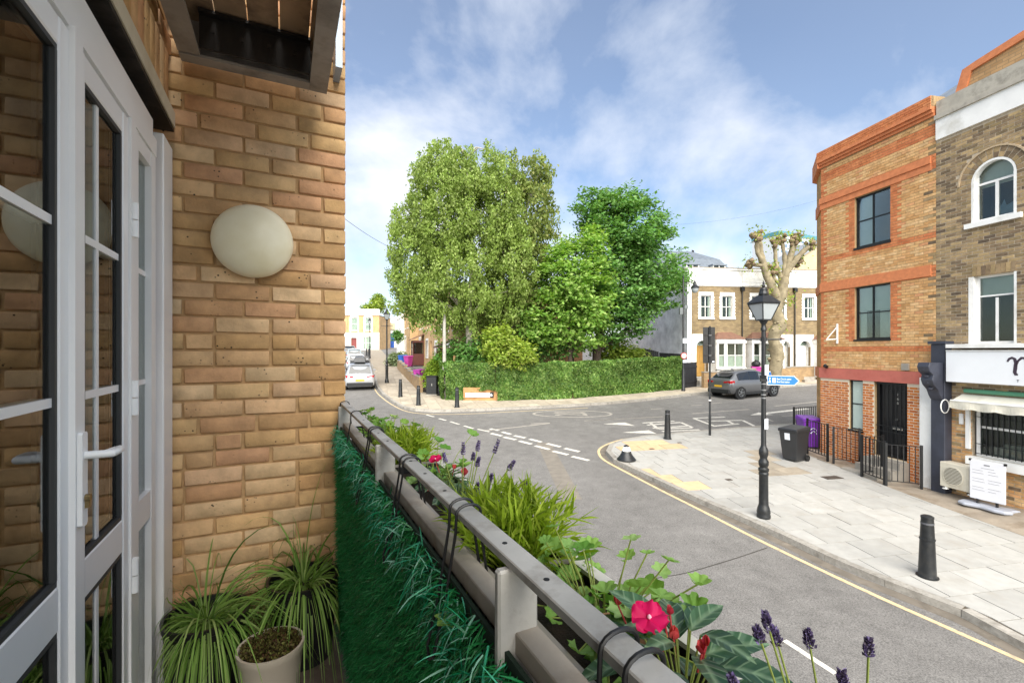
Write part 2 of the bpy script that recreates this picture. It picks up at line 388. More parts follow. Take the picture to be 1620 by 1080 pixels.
def clip(poly, hp):                                    # Sutherland-Hodgman against half-planes (point, inward normal)
    for p, n in hp:
        out = []
        for i in range(len(poly)):
            a, b = poly[i], poly[(i+1)%len(poly)]; da, db = (a-p).dot(n), (b-p).dot(n)
            if da >= 0: out.append(a)
            if (da >= 0) != (db >= 0): out.append(a + (b-a)*(da/(da-db)))
        poly = out
        if len(poly) < 3: return []
    return poly
def area(poly): return abs(sum(poly[i].x*poly[(i+1)%len(poly)].y - poly[(i+1)%len(poly)].x*poly[i].y for i in range(len(poly))))/2
def inside(p, poly):
    c = False
    for i in range(len(poly)):
        a, b = poly[i], poly[i-1]
        if (a.y > p.y) != (b.y > p.y) and p.x < (b.x-a.x)*(p.y-a.y)/(b.y-a.y)+a.x: c = not c
    return c
def slabs(poly, org, u, row, length, parent, mats, limit, gap=.008, view=None):
    v = Vector((-u.y, u.x)); us = [(p-org).dot(u) for p in poly]; vs = [(p-org).dot(v) for p in poly]; k = 0
    for i in range(math.floor(min(us)/row), math.ceil(max(us)/row)):
        off = (i % 2)*length/2 + random.uniform(-.06,.06)
        for j in range(math.floor(min(vs)/length)-1, math.ceil(max(vs)/length)+1):
            u0, v0 = i*row+gap, j*length+off+gap; u1, v1 = u0+row-2*gap, v0+length-2*gap
            c = org + u*((u0+u1)/2) + v*((v0+v1)/2)
            if view and not view(c): continue
            q = clip(list(poly), [(org+u*u0, u), (org+u*u1, -u), (org+v*v0, v), (org+v*v1, -v)])
            if len(q) < 3 or area(q) < .02: continue
            if k >= limit: return
            k += 1; dz = random.uniform(-.002, .003)
            ob('paving_slab', MB().prism([tuple(p) for p in q], gzf(KH-.03), gzf(KH+dz)), mats(c), parent)
def infov(c, m=60): return c.y > 1 and -m < CXP + c.x/c.y*F < 1620+m
# ---- pavement on the right
innerR = offset(kerbR, -.165)
side_end = FC + Vector((.54, 1.0)).normalized()*1.15
backR = [FP(t, 1.05) for t in (12, 4.2)] + [FP(3.2, 1.0), FP(1.4, .78), FP(.2, .68), FP(-.55, .35), Vector((11.2, 17.0)), Vector((15, 18.6)), Vector((40, 28))]
polyR = innerR + backR[::-1]
pavR = struct(ob('pavement_right', MB().prism([tuple(p) for p in offset(kerbR, -.06)+backR[::-1]], gzf(-.05), gzf(KH-.012)), M_joint))
tactA = [G(*p).xy for p in ((976,705),(1044,699),(1080,712),(1000,726))]; tactB = [G(*p).xy for p in ((1008,750),(1033,744),(1133,775),(1093,790))]
patch = [G(*p).xy for p in ((1173,716),(1206,716),(1268,754),(1213,755))]
def matR(c):
    if inside(c, tactA) or inside(c, tactB): return M_tact
    if inside(c, patch): return M_patch
    return M_slab
slabs(polyR, FC, FU, .60, .78, pavR, matR, 420, view=infov)
kerb(kerbR, -1, pavR, near=22)
# iron covers and drains let into the paving
for (x, y, w, l) in ((1316,761.5,.50,.26), (1153,765,.16,.12), (1031,715,.16,.12), (1075,705,.14,.1)):
    g = G(x, y); ob('cover_plate', MB().cbox((g.x,g.y,g.z+KH+.004), (w/2, l/2, .004), Matrix.Rotation(rad(10),4,'Z')), pm('rusty_iron','#4a4038',.8,.3,20,.4), pavR)
# concrete strip at the foot of the buildings
def fore_z(t_, o): q = FP(t_, o); return gz(q.y) + KH - .002 + max(0, min(t_, 7)-3.3)*.11*max(0, 1-max(0,o)/1.05)
def fore_edge(t_): return .34 if t_ < -.5 else .34+(.67-.34)*(t_+.55)/.75 if t_ < .2 else .67+.10*(t_-.2)/1.2 if t_ < 1.4 else .77+.22*(t_-1.4)/1.8 if t_ < 3.2 else min(1.04, .99+.05*(t_-3.2))
m = MB(); TT = [-.55,-.2,.2,.8,1.4,2.0,2.6,3.2,3.6,4.2,4.8,5.4,6,7,8,10,12]; vs = []; K = 5
for t_ in TT:
    for k in range(K+1):
        o = -.3+(fore_edge(t_)+.3)*k/K; q = FP(t_, o); vs.append((q.x, q.y, fore_z(t_, o)))
m.add(vs, [(i*(K+1)+k, (i+1)*(K+1)+k, (i+1)*(K+1)+k+1, i*(K+1)+k+1) for i in range(len(TT)-1) for k in range(K)])
fore = struct(ob('forecourt_strip', m, pm('dirty_concrete', '#968a7a', .95, .2, 3, .5, dirt='#6b5840', dirt_scale=2.5), smooth=True))
# ---- corner pavement below the ivy wall, on past the terrace and up the side street
innerL = offset(kerbL, .165)
IV = [G(707,634.5).xy, G(784,636.5).xy, G(904,632.5).xy, G(1000,625).xy, G(1077,617.5).xy]   # foot of the ivy wall
GW = [G(664,624).xy, G(653,609).xy, G(644,600).xy, G(630,583).xy, G(615,570).xy]              # foot of the garden walls
dgw = (GW[-1]-GW[0]).normalized()
terr = [Vector((13.4,30.6)), Vector((22.5,34.0)), Vector((50,45))]
backL = [GW[-1]+dgw*30] + GW[::-1] + [G(690,631).xy] + IV + terr
polyL = innerL + backL[::-1]
pavL = struct(ob('pavement_corner', MB().prism([tuple(p) for p in offset(kerbL, .06)+[q+Vector((0,.6)) for q in backL[::-1]]], gzf(-.05), gzf(KH-.012)), M_patch))
M_slabL = pm('warm_paving_stone', '#b3a794', .85, .12, 5, .3, rand=.2, dirt='#8f8270', dirt_scale=2.2)
slabs(polyL, IV[0], (IV[-1]-IV[0]).normalized(), .62, .9, pavL, lambda c: M_slabL if c.x > -9 else M_patch, 400, view=lambda c: infov(c, 5) and c.y < 46 and CXP + c.x/c.y*F < 1296)
kerb(kerbL, 1, pavL, near=48)

# ---- painted markings, children of the road
ZP = .004
def stripe(a, b, w, mat=M_paint, name='road_marking', zz=ZP):
    a, b = G(*a), G(*b); d = (b-a).xy.normalized(); n = Vector((-d.y, d.x))*w/2
    return ob(name, MB().sheet([tuple(q) for q in (a.xy+n, a.xy-n, b.xy-n, b.xy+n)], gzf(zz)), mat, road)
def strip_line(line, w, mat, name, zz=ZP):
    A, B = offset(line, w/2), offset(line, -w/2); m = MB()
    for i in range(len(line)-1): m.add([(p.x,p.y,gz(p.y)+zz) for p in (A[i], B[i], B[i+1], A[i+1])], [(0,1,2,3)])
    return ob(name, m, mat, road)
yl = smooth(pl((1690,1080),(1619,1046),(1480,984),(1360,930),(1209,858),(1109,807),(1051,778),(996,749.5),(958,729),(948,718.5),(949,709.5),(962,702),(984,695),(1020,690.5),(1060,687)), 4)
strip_line(yl, .085, M_yellow, 'yellow_line')
yl2 = smooth(pl((586,590),(590,606),(595,619),(606,630),(622,641),(645,651),(683,655),(740,654.5),(830,650),(930,645)), 4)
strip_line(yl2, .075, M_yellow, 'yellow_line')
# gutter of paler dust along the kerb
strip_line(offset(kerbR[1:-4], .13), .22, pm('gutter_dust', '#6f675c', .95, .35, 6, .3, dirt='#4d473f', dirt_scale=3), 'gutter_channel', .002)
q = lambda x, y: (600+x/2.25, 560+y/2.25)
for a, b in (((395,265),(425,272)),((437,277),(468,285)),((480,290),(520,298)),((535,302),(578,313)),((597,318),(645,330)),((660,335),(712,347)),
             ((397,282),(437,291)),((443,295),(487,305)),((498,309),(542,320)),((555,326),(606,339)),((618,345),(672,358)),((686,364),(746,378))):
    stripe(q(*a), q(*b), .17)
for a, b in (((168,216),(195,223)),((212,229),(238,236)),((253,240),(285,250)),((302,255),(335,265)),((350,267),(392,276))): stripe(q(*a), q(*b), .11)
for a, b, w in (((380,272),(607,246),.12),((290*1.5+295,238),(1010,222),.10)): stripe(q(*a), q(*b), w, M_worn)
q = lambda x, y: (840+x/3.375, 630+y/3.375)
for a, b, w in (((862,81),(1165,58),.13),((1300,41),(1545,16),.13),((290,120),(700,98),.10)): stripe(q(*a), q(*b), w, M_worn)
for T in (((385,136),(500,129),(555,146)), ((485,182),(630,170),(672,189))):
    ob('hump_triangle', MB().sheet([tuple(G(*q(*p)).xy) for p in T], gzf(ZP)), M_paint, road)
for a, b in (((595,131),(765,121)),((620,142),(800,128)),((650,158),(840,147)),((800,128),(862,155)),((680,163),(862,157)),((700,176),(900,167)),((640,132),(680,163)),
             ((868,106),(1035,99)),((868,106),(985,150)),((945,121),(1130,117)),((975,148),(1110,135)),((1050,121),(1090,139)),((1130,117),(1200,151)),((1040,161),(1200,151))):
    stripe(q(*a), q(*b), .14, M_paint, 'road_lettering')
stripe(q(1225,82), q(1480,55), .26, M_paint, 'arrow_shaft')
ob('arrow_head', MB().sheet([tuple(G(*q(*p)).xy) for p in ((1170,90),(1215,75),(1295,88))], gzf(ZP+.003)), M_paint, road)
stripe(q(1240,100), q(1290,122), .12, M_worn)
for a, b in (((855,38),(915,34)),((965,27),(1020,22)),((640,57),(700,54)),((1340,95),(1400,91)),((0,135),(100,131))): stripe(q(*a), q(*b), .1, M_worn)
c = G(905.5, 654.3); m = MB(); n = 40
for i in range(n):
    a0, a1 = 2*math.pi*i/n, 2*math.pi*(i+1)/n
    ps = [(c.x+k*math.cos(a)*r0, c.y+k*math.sin(a)*r1) for a in (a0, a1) for k, r0, r1 in ((1,1.9,.86),(.93,1.9,.80))]
    m.add([(x, y, gz(y)+ZP) for x, y in (ps[0], ps[1], ps[3], ps[2])], [(0,1,2,3)])
ob('speed_roundel', m, M_worn, road)
me = TXT_ROAD20; me.transform(Matrix.Rotation(math.atan(SLOPE),4,'X') @ Matrix.Rotation(rad(90),4,'Z') @ Matrix.Diagonal((1.0,2.2,1,1)))
link('speed_number', me, M_worn, road, Matrix.Translation((c.x, c.y, c.z+.006)))
stripe((1241,1012.5), (1322,1065), .085, M_paint); stripe((1440,1140),(1560,1217), .085)
M_tar = pm('tar_seam', '#3f3b36', .8, .3, 20, .3)
tl = smooth(pl((1214,866),(1160,884),(1085,906),(1040,914),(1003,930)), 4); strip_line(tl, .022, M_tar, 'tar_seam', .003)
stripe((860,700),(905,790), .5, pm('road_repair', '#7a7369', .9, .2, 4, .3), 'road_repair', .0025)
# ============================================================ the balcony (local axes: x out from the house, y along it, z from eye level)
FL = -1.35; WY = 2.44; DX = -.44
M_brick = brickmat('yellow_stock_brick', ['#caa573','#d6b282','#c09866','#dbba90','#cfa97c','#d2a680','#d6b992','#c59d6e','#cd9e78','#b89262','#dab48c'], .88, .9, .6, 80)
def brick_variants(L, h, d, n=5):
    res = []
    for k in range(n):
        bm = bmesh.new(); bmesh.ops.create_cube(bm, size=1.0)
        for v in bm.verts: v.co = Vector((v.co.x*L, v.co.y*d, v.co.z*h))
        bmesh.ops.bevel(bm, geom=list(bm.edges), offset=.0032, segments=1, affect='EDGES')
        for v in bm.verts:
            s = mnoise.noise_vector(v.co*9 + Vector((k*7.3, L*31, 0))); v.co += Vector((s.x*.0025, s.y*.0025, s.z*.0025))
        me = bpy.data.meshes.new('brick'); bm.to_mesh(me); bm.free(); me.materials.append(M_brick); me.shade_smooth(); me.set_sharp_from_angle(angle=rad(45)); res.append(me)
    return res
BV = {}
def brick_mesh(L, h=.065, d=.10):
    k = (round(L, 2), h, d)
    if k not in BV: BV[k] = brick_variants(k[0], h, d, 5 if abs(L-.215) < .01 else 2)
    return random.choice(BV[k])
endwall = thing('brick_wall', 'yellow stock brick end wall of the balcony carrying the round lamp', 'wall', BAL @ Matrix.Translation((0, WY, FL)))
X0, X1 = -.62, .275
ob('mortar_bed', MB().box(X0, X1-.006, .0085, 1.2, -.4, 4.2), M_mortar, endwall)
for k in range(-3, 44):
    z = .0375 + k*.075 + .004; x = X1
    first = .215 if k % 2 == 0 else .102
    if k % 9 == 4: first = .16
    while x > X0:
        L = first; first = .215 if random.random() > .06 else .102
        xa = max(X0, x-L); w = x-xa
        if w > .03:
            link('brick', brick_mesh(w), None, endwall, Matrix.Translation(((x+xa)/2, .05+random.uniform(-.003,.002)-.002, z)) @ Matrix.Rotation(random.uniform(-.008,.008),4,'Z'))
        x = xa - .010
# the side of the pier that faces the street
for k in range(2, 44, 1):
    z = .0375 + k*.075 + .004; y0 = .115 if k % 2 else .0
    for j in range(3):
        link('brick', brick_mesh(.215), None, endwall, Matrix.Translation((X1-.05, .005+.108+.105+.225*j+(.112 if k % 2 else 0), z)) @ Matrix.Rotation(rad(90),4,'Z'))
floor = struct(ob('balcony_floor', MB().box(-.9, .34, -1.6, WY-.003, FL-.22, FL), pm('balcony_paving', '#6f6157', .9, .25, 6, .4, dirt='#3d342b')))
floor.matrix_world = BAL
# ---- house front above and beside the doors
front = thing('house_front', 'brick house front above the balcony doors with a steel lintel', 'wall', BAL)
ob('wall', MB().box(-.80, DX-.012, -2.5, WY-.01, 1.03, 3.2), M_mortar, front)
for j in range(-2, 34):
    ya = WY-.02-.075*(j+3)
    link('brick', brick_mesh(.215), None, front, Matrix.Translation((DX-.047, ya, 1.145)) @ Matrix.Rotation(rad(90),4,'Y') @ Matrix.Rotation(rad(90),4,'X'))
for k in range(10):
    for j in range(12):
        link('brick', brick_mesh(.215), None, front, Matrix.Translation((DX-.047, WY-.12-.225*j-(.112 if k%2 else 0), 1.30+.075*k)) @ Matrix.Rotation(rad(90),4,'Z'))
lint = ob('lintel', MB().box(-.62, -.428, -2.5, WY-.004, .945, .957).box(-.437,-.429,-2.5,WY-.004,.9572,1.03), M_darksteel, front)
ob('cream_flashing', MB().box(-.4288, -.424, -2.5, WY-.005, .962, 1.026), pm('cream_paint','#cfc7b2',.6,.1,4,.1, dirt='#8d8068'), front)
# ---- doors
doors = thing('balcony_door', 'white framed glazed balcony doors with Georgian bars and lever handle', 'door', BAL @ Matrix.Translation((DX, 0, 0)))
HT, HB = .735, FL+.06                                       # leaf top and bottom
def door_leaf(y0, y1, stile, vbars, name='door_leaf'):
    o = ob(name, bevel(MB().box(-.055,-.002,y0,y0+stile,HB,HT),.004).add(*(lambda m:(m.v,m.f))(bevel(MB().box(-.055,-.002,y1-stile,y1,HB,HT),.004))), M_upvc, doors)
    ys, ye = y0+stile, y1-stile
    for a, b in ((HT-.065,HT),(-.615,-.515),(HB,HB+.12)): ob('rail', bevel(MB().box(-.054,-.004,ys,ye,a,b),.004), M_upvc, o)
    for a, b in ((-.515,HT-.065),(HB+.12,-.615)):
        ob('pane', MB().box(-.022,-.016,ys-.005,ye+.005,a-.005,b+.005), M_dglass, o)
        g = MB()
        for p, q in (((ys,a),(ys+.012,b)),((ye-.012,a),(ye,b))): g.box(-.020,-.006,p[0],q[0],p[1]+.013,q[1]-.013)
        for p in (a, b-.012): g.box(-.020,-.0065,ys,ye,p,p+.012)
        ob('gasket', g, pm('dark_gasket','#3a3b3b',.6,.1,5,0), o)
    bars = MB()
    for vb in vbars: bars.box(-.030,-.012,vb-.009,vb+.009,HB+.12,-.615).box(-.030,-.012,vb-.009,vb+.009,-.515,HT-.065)
    for z in (.283, -.112): bars.box(-.029,-.011,ys,ye,z-.010,z+.010)
    ob('glazing_bar', bars, M_upvc, o)
    return o
door_leaf(.40, 1.398, .052, (.72, 1.075))
leaf2 = door_leaf(1.44, 1.846, .052, (1.61,))
ob('meeting_stile', MB().box(-.05,.010,1.392,1.4385,HB,HT+.01), M_upvc, doors)
fx = MB()                                                   # fixed frame, side light
for a, b in ((1.8485,1.90),(1.902,1.965),(2.135,2.195)): fx.box(-.06,.004 if a < 1.9 else -.004,a,b,FL+.01,HT+.006)
fx.box(-.06,-.006,1.966,2.134,HT-.05,HT+.004).box(-.06,-.006,1.966,2.134,-.615,-.515).box(-.06,-.006,1.966,2.134,FL+.02,HB+.06)
fx.box(-.07,.0,-.6,2.195,HT+.0065,HT+.072).box(-.07,-.012,-.6,2.195,HT+.0725,HT+.15).box(-.06,-.003,-.6,1.847,FL+.005,HB-.003)
ob('frame', fx, M_upvc, doors)
side = ob('side_light', MB().box(-.03,-.024,1.966,2.134,-.515,HT-.05), M_dglass, doors)
ob('pane', MB().box(-.03,-.024,1.966,2.134,HB+.06,-.615), M_dglass, side)
ob('glazing_bar', MB().box(-.035,-.02,1.966,2.134,.274,.292).box(-.035,-.02,1.966,2.134,-.121,-.103), M_upvc, side)
ob('outer_post', bevel(MB().box(-.14,.012,2.245,2.405,FL+.005,.86),.004), M_upvc, doors)
ob('seal_strip', MB().box(-.10,-.02,2.1952,2.2448,FL+.006,.84), pm('brown_sealant','#7d5a4c',.8,.2,9,.1), doors)
hz = MB()
for z in (.42, -.15, -.72): hz.lathe([(.011,-.055),(.011,-.002)], 10, (.008,1.868,z)).lathe([(.011,.002),(.011,.055)], 10, (.008,1.868,z))
ob('hinge', hz, M_upvc, doors, smooth=True)
pln = [(0,-.405),(.006,-.41),(.026,-.41),(.032,-.405),(.032,-.195),(.026,-.19),(.006,-.19),(0,-.195)]
hp = MB(); 
hp.add([(.0105,1.40+a,z) for a,z in pln]+[(.020,1.40+a,z) for a,z in pln], [tuple(range(7,-1,-1)),tuple(range(8,16))]+[(i,(i+1)%8,8+(i+1)%8,8+i) for i in range(8)])
hd = ob('handle', hp, M_upvc, doors)
ob('lever', MB().tube([(.018,1.418,-.245),(.055,1.418,-.245),(.068,1.424,-.246),(.070,1.436,-.246),(.070,1.478,-.246),(.066,1.492,-.248),(.052,1.498,-.252),(.034,1.494,-.258)], .0092, 10), M_upvc, hd, smooth=True)
ob('lock_cylinder', MB().lathe([(.009,0),(.009,.012)],10).xf(Matrix.Translation((.018,1.418,-.345)) @ Matrix.Rotation(rad(90),4,'Y')).box(.018,.028,1.413,1.423,-.368,-.345), pm('brass_lock','#8c7a55',.35,.1,9,.05,metal=.8), hd)
# ---- the room behind the glass
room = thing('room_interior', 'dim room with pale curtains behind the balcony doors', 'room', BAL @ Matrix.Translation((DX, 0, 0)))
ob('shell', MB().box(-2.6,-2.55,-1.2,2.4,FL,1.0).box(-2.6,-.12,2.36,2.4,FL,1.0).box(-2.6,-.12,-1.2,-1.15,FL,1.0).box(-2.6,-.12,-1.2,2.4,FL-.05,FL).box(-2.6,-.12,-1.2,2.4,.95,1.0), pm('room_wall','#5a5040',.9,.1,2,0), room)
cu = MB(); n = 40
vs = []; 
for i in range(n+1):
    y = 1.98 + .38*i/n; x = -.20 + .03*math.sin(i*1.1) + .01*math.sin(i*2.7); vs += [(x,y,FL+.03),(x,y,.86)]
cu.add(vs, [(2*i,2*i+2,2*i+3,2*i+1) for i in range(n)])
ob('curtain', cu, M_curtain, room, smooth=True)
cu = MB(); vs = []; n = 90
for i in range(n+1):
    y = .2 + 1.72*i/n; x = -.30 + .028*math.sin(i*.9) + .012*math.sin(i*2.3); vs += [(x,y,FL+.03),(x,y,.86)]
cu.add(vs, [(2*i,2*i+2,2*i+3,2*i+1) for i in range(n)])
ob('curtain', cu, pm('tan_curtain','#a3927a',.9,.1,3,0), room, smooth=True)
# ---- bulkhead lamp
lp = thing('wall_lamp', 'round cream domed bulkhead lamp on the brick end wall', 'lamp', BAL @ Matrix.Translation((-.127, WY-.002, .497)) @ Matrix.Rotation(rad(90),4,'X'))
ob('base_ring', MB().lathe([(.135,-.02),(.138,.012),(.13,.02)], 40), M_steel, lp, smooth=True)
prof = [(.150,.022),(.158,.026)] + [(.165*math.cos(a), .036+.088*math.sin(a)) for a in [i*math.pi/2/14 for i in range(14)]] + [(.004,.1238)]
ob('diffuser', MB().lathe(prof, 56), pm('aged_opal_plastic','#eee6c8',.35,.03,3,.01, dirt='#dccfa4', dirt_scale=2), lp, smooth=True)
# ---- balcony of the flat above
ub = thing('upper_balcony', 'underside of the balcony above, steel channel frame and weathered boards', 'balcony', BAL)
YA, YB, XA, XB, ZU = -2.5, 2.33, -.385, .178, 1.205
M_grey = pm('grey_painted_steel','#8f8880',.55,.15,6,.15,dirt='#57504a',dirt_scale=5)
ob('outer_beam', MB().box(XB-.075,XB,YA,YB,ZU,ZU+.012).box(XB-.012,XB,YA,YB,ZU+.0125,ZU+.22), M_grey, ub)
ob('inner_beam', MB().box(XA,XA+.075,YA,YB-.0755,ZU+.001,ZU+.013).box(XA,XA+.012,YA,YB,ZU+.0135,ZU+.22), M_grey, ub)
ob('end_beam', MB().box(XA+.0005,XB-.0755,YB-.062,YB-.0005,ZU+.0005,ZU+.0125).box(XA+.0125,XB-.0125,YB-.013,YB-.001,ZU+.013,ZU+.22), M_grey, ub)
bp = MB().box(XA+.0755,XB-.0755,YB-.10,YB-.092,ZU+.02,ZU+.16).box(XA+.0755,XB-.0755,YB-.13,YB-.1005,ZU+.152,ZU+.164)
ob('bracket_plate', bp, pm('black_bracket','#2b2826',.5,.3,9,.2,metal=.3), ub)
bl = MB()
for i in range(4): bl.lathe([(.008,-.006),(.008,.006)],6).xf(Matrix.Translation((0,0,0))) if False else bl.box(XA+.12+i*.1,XA+.134+i*.1,YB-.137,YB-.1302,ZU+.07,ZU+.084)
ob('bolt', bl, M_darksteel, ub)
xb = XA+.014
while xb < XB-.02:
    w = min(.112, XB-.014-xb)
    ob('deck_board', MB().box(xb, xb+w, YA, YB-.02, ZU+.17, ZU+.195), M_wood, ub); xb += w+.006
ob('drip_plate', MB().box(.215,.245,2.30,WY-.003,1.33,1.70), pm('blue_grey_plate','#8f9cab',.4,.08,4,.05,metal=.3), endwall, Matrix.Translation((0,-WY,-FL)))
# ---- railing
rail = thing('balcony_railing', 'galvanised steel balcony railing with two flat rails and plate posts', 'railing', BAL)
RX0, RX1, RZ, LZ = .2466, .279, -.255, -.346
ob('top_rail', bevel(MB().box(RX0,RX1,-.9,2.43,RZ-.012,RZ),.0015), M_steel, rail)
ob('lower_rail', bevel(MB().box(RX0+.008,RX1+.0085,-.9,2.43,LZ-.028,LZ),.0015), pm('dusty_steel','#a0978a',.75,.15,9,.3,metal=.1,dirt='#6f5f50',dirt_scale=6), rail)
for y in (2.36, by(604,.25), by(806,.25), -.35):
    ob('post', bevel(MB().box(.232,.287,y-.007,y+.007,-.62,RZ-.0125),.003), M_steel, rail)
hs = MB()
for y in [by(px,.262) for px in (575,598.5,613,649.5,672,703,798,864,1120)]: hs.lathe([(.0036,0),(.0036,.0006)],10,(.2625,y,RZ))
ob('bolt_hole', hs, M_rubber, rail)
# ---- artificial grass screen hung on the railing
gs = thing('artificial_grass_screen', 'dark green artificial grass screen hung inside the railing', 'screen', BAL)
ob('backing', MB().box(.240,.246,-.9,2.42,-1.33,-.365), pm('dark_green_mesh','#0c2416',.8,.3,9,.1), gs)
n = 52000
P = np.stack([np.full(n,.240), RNG.uniform(-.5,2.42,n), -1.33+.96*RNG.random(n)**.85], 1)
D = np.stack([-np.abs(RNG.normal(.75,.3,n))-.15, RNG.normal(0,.65,n), RNG.normal(-.35,.6,n)], 1)
V, Fc = ribbons(P, D, RNG.uniform(.018,.040,n), RNG.uniform(.0011,.0019,n), RNG.uniform(.1,.9,n), 2)
ob_ = link('grass_blades', vf_mesh('grass_blades', V, Fc), leafmat('plastic_grass', ['#1c6a34','#268044','#389858','#1f7038','#52ae6e','#175a2c','#2a8850'], .15, .3), gs, kind='stuff')
n = 2200                                                      # ragged, glossier top fringe
P = np.stack([RNG.uniform(.215,.244,n), RNG.uniform(-.4,2.42,n), RNG.uniform(-.47,-.362,n)], 1)
D = np.stack([-np.abs(RNG.normal(.6,.4,n)), RNG.normal(0,.8,n), RNG.normal(.1,.6,n)], 1)
V, Fc = ribbons(P, D, RNG.uniform(.022,.052,n), RNG.uniform(.0010,.0018,n), RNG.uniform(.2,1.6,n), 3)
link('grass_fringe', vf_mesh('grass_fringe', V, Fc), leafmat('teal_plastic_grass', ['#0f7048','#1a8458','#2a9a70','#56b594','#12633c','#a5dcc8','#1c7a4a'], .15, .22), gs, kind='stuff')
# ---- planter troughs
M_trough = pm('black_plastic','#1b1a1c',.35,.2,12,.1)
M_wire = pm('black_wire','#141415',.4,.2,12,.05)
def trough(y0, y1, hooks, label):
    t = thing('planter_trough', label, 'planter', BAL @ Matrix.Translation((0, y0, 0)), 'planter troughs hung outside the railing')
    L = y1-y0; xa, xb_, zt, zb = .302, .462, -.375, -.54
    m = MB().box(xa,xa+.006,0,L,zb,zt).box(xb_-.006,xb_,0,L,zb,zt).box(xa+.006,xb_-.006,0,.006,zb,zt).box(xa+.006,xb_-.006,L-.006,L,zb,zt).box(xa+.006,xb_-.006,.006,L-.006,zb,zb+.006)
    for i in range(int(L/.06)): m.box(xa-.005,xa-.0002,i*.06+.012,i*.06+.05,zb+.02,zt-.03)
    ob('trough_body', m, M_trough, t)
    ob('rim', MB().box(xa-.008,xa+.010,-.003,L+.003,zt,zt+.006), pm('grey_rim','#8b857d',.5,.15,9,.1), t); ob('rim', MB().box(xb_-.010,xb_+.012,-.003,L+.003,zt,zt+.007), pm('pale_rim','#cfcac1',.5,.1,9,.1), t); ob('rim', MB().box(xa+.0105,xb_-.0105,-.003,.010,zt,zt+.006), MATS['grey_rim'], t)
    ob('soil', MB().box(xa+.0065,xb_-.0065,.0065,L-.0065,zt-.05,zt-.018), M_soil, t)
    for y, dbl in hooks:
        m = MB()
        for dy in ((-.016,.016) if dbl else (0,)):
            yy = y-y0+dy; c = (RX0+RX1)/2; r = .0185
            pts = [(.205,yy*1.0+.0,-.47),(.222,yy,-.40),(c-r-.003,yy,-.285)] + [(c-r*math.cos(a)*1.1, yy, RZ-.002+.013*math.sin(a)) for a in [i*math.pi/8 for i in range(9)]] + [(c+r+.004,yy,-.30),(.296,yy,-.37),(.297,yy,-.50)]
            m.tube(pts, .0024, 7)
        if dbl: m.tube([(.205,y-y0-.016,-.47),(.203,y-y0,-.482),(.205,y-y0+.016,-.47)], .0024, 7)
        ob('hanging_hook', m, M_wire, t, smooth=True)
    return t
trough(1.50, 2.41, ((2.37,False),(1.97,False),(1.47+.05,True)), 'far black planter trough by the brick wall holding ivy and pale grass')
trough(.69, 1.485, ((1.07,True),(.705,True)), 'middle black planter trough holding lavender and the larger pale grass')
trough(-.20, .675, ((.305,True),), 'nearest black planter trough holding geranium, pink busy lizzie and lavender')
# ============================================================ plants on the balcony
SOILZ = -.395
def leafblade(L, W, kind, curl=.25):                   # a leaf as a small grid, base at the origin, growing along +y
    m = MB(); nu, nv = 6, 4; vs = []
    for i in range(nu+1):
        t = i/nu
        if kind == 'lance': w = W*math.sin(math.pi*min(1,t*.97+.03))**.8*(1-.25*t)
        elif kind == 'round': w = W*math.sqrt(max(0, 1-(2*t-1)**2))*1.0 + (W*.12 if i == 0 else 0)
        else: w = W*math.sin(math.pi*t)**.6
        for j in range(-nv, nv+1):
            s = j/nv; ruf = (.12*math.sin(abs(s)*9+t*11)*W*abs(s)) if kind == 'round' else .02*W*math.cos(t*40)*(1-abs(s))
            vs.append((s*w, L*t, -curl*L*t*t + abs(s)*w*.30 + ruf))
    k = 2*nv+1
    m.add(vs, [(i*k+j, i*k+j+1, (i+1)*k+j+1, (i+1)*k+j) for i in range(nu) for j in range(2*nv)])
    return m
def lobed(R, lobes=6, cup=.35):                        # a geranium leaf: scalloped fan round its stalk
    m = MB(); vs = [(0,0,0)]; n = lobes*6; rings = 3
    for r in range(1, rings+1):
        for i in range(n+1):
            a = rad(-150) + rad(300)*i/n; k = 1 + .13*math.sin(i/6*2*math.pi) + .05*math.sin(i*2.4); q = R*r/rings*(k if r == rings else 1)
            vs.append((q*math.sin(a), q*math.cos(a), cup*R*(r/rings)**2 + .07*R*math.cos(i/6*2*math.pi)*(r/rings)))
    fs = [(0, 1+i, 2+i) for i in range(n)]
    for r in range(rings-1): fs += [(1+r*(n+1)+i, 1+(r+1)*(n+1)+i, 2+(r+1)*(n+1)+i, 2+r*(n+1)+i) for i in range(n)]
    return m.add(vs, fs)
def aim(p, d, roll=0):                                  # matrix with +y along d at p
    d = Vector(d).normalized(); q = d.to_track_quat('Y', 'Z').to_matrix().to_4x4()
    return Matrix.Translation(p) @ q @ Matrix.Rotation(roll, 4, 'Y')
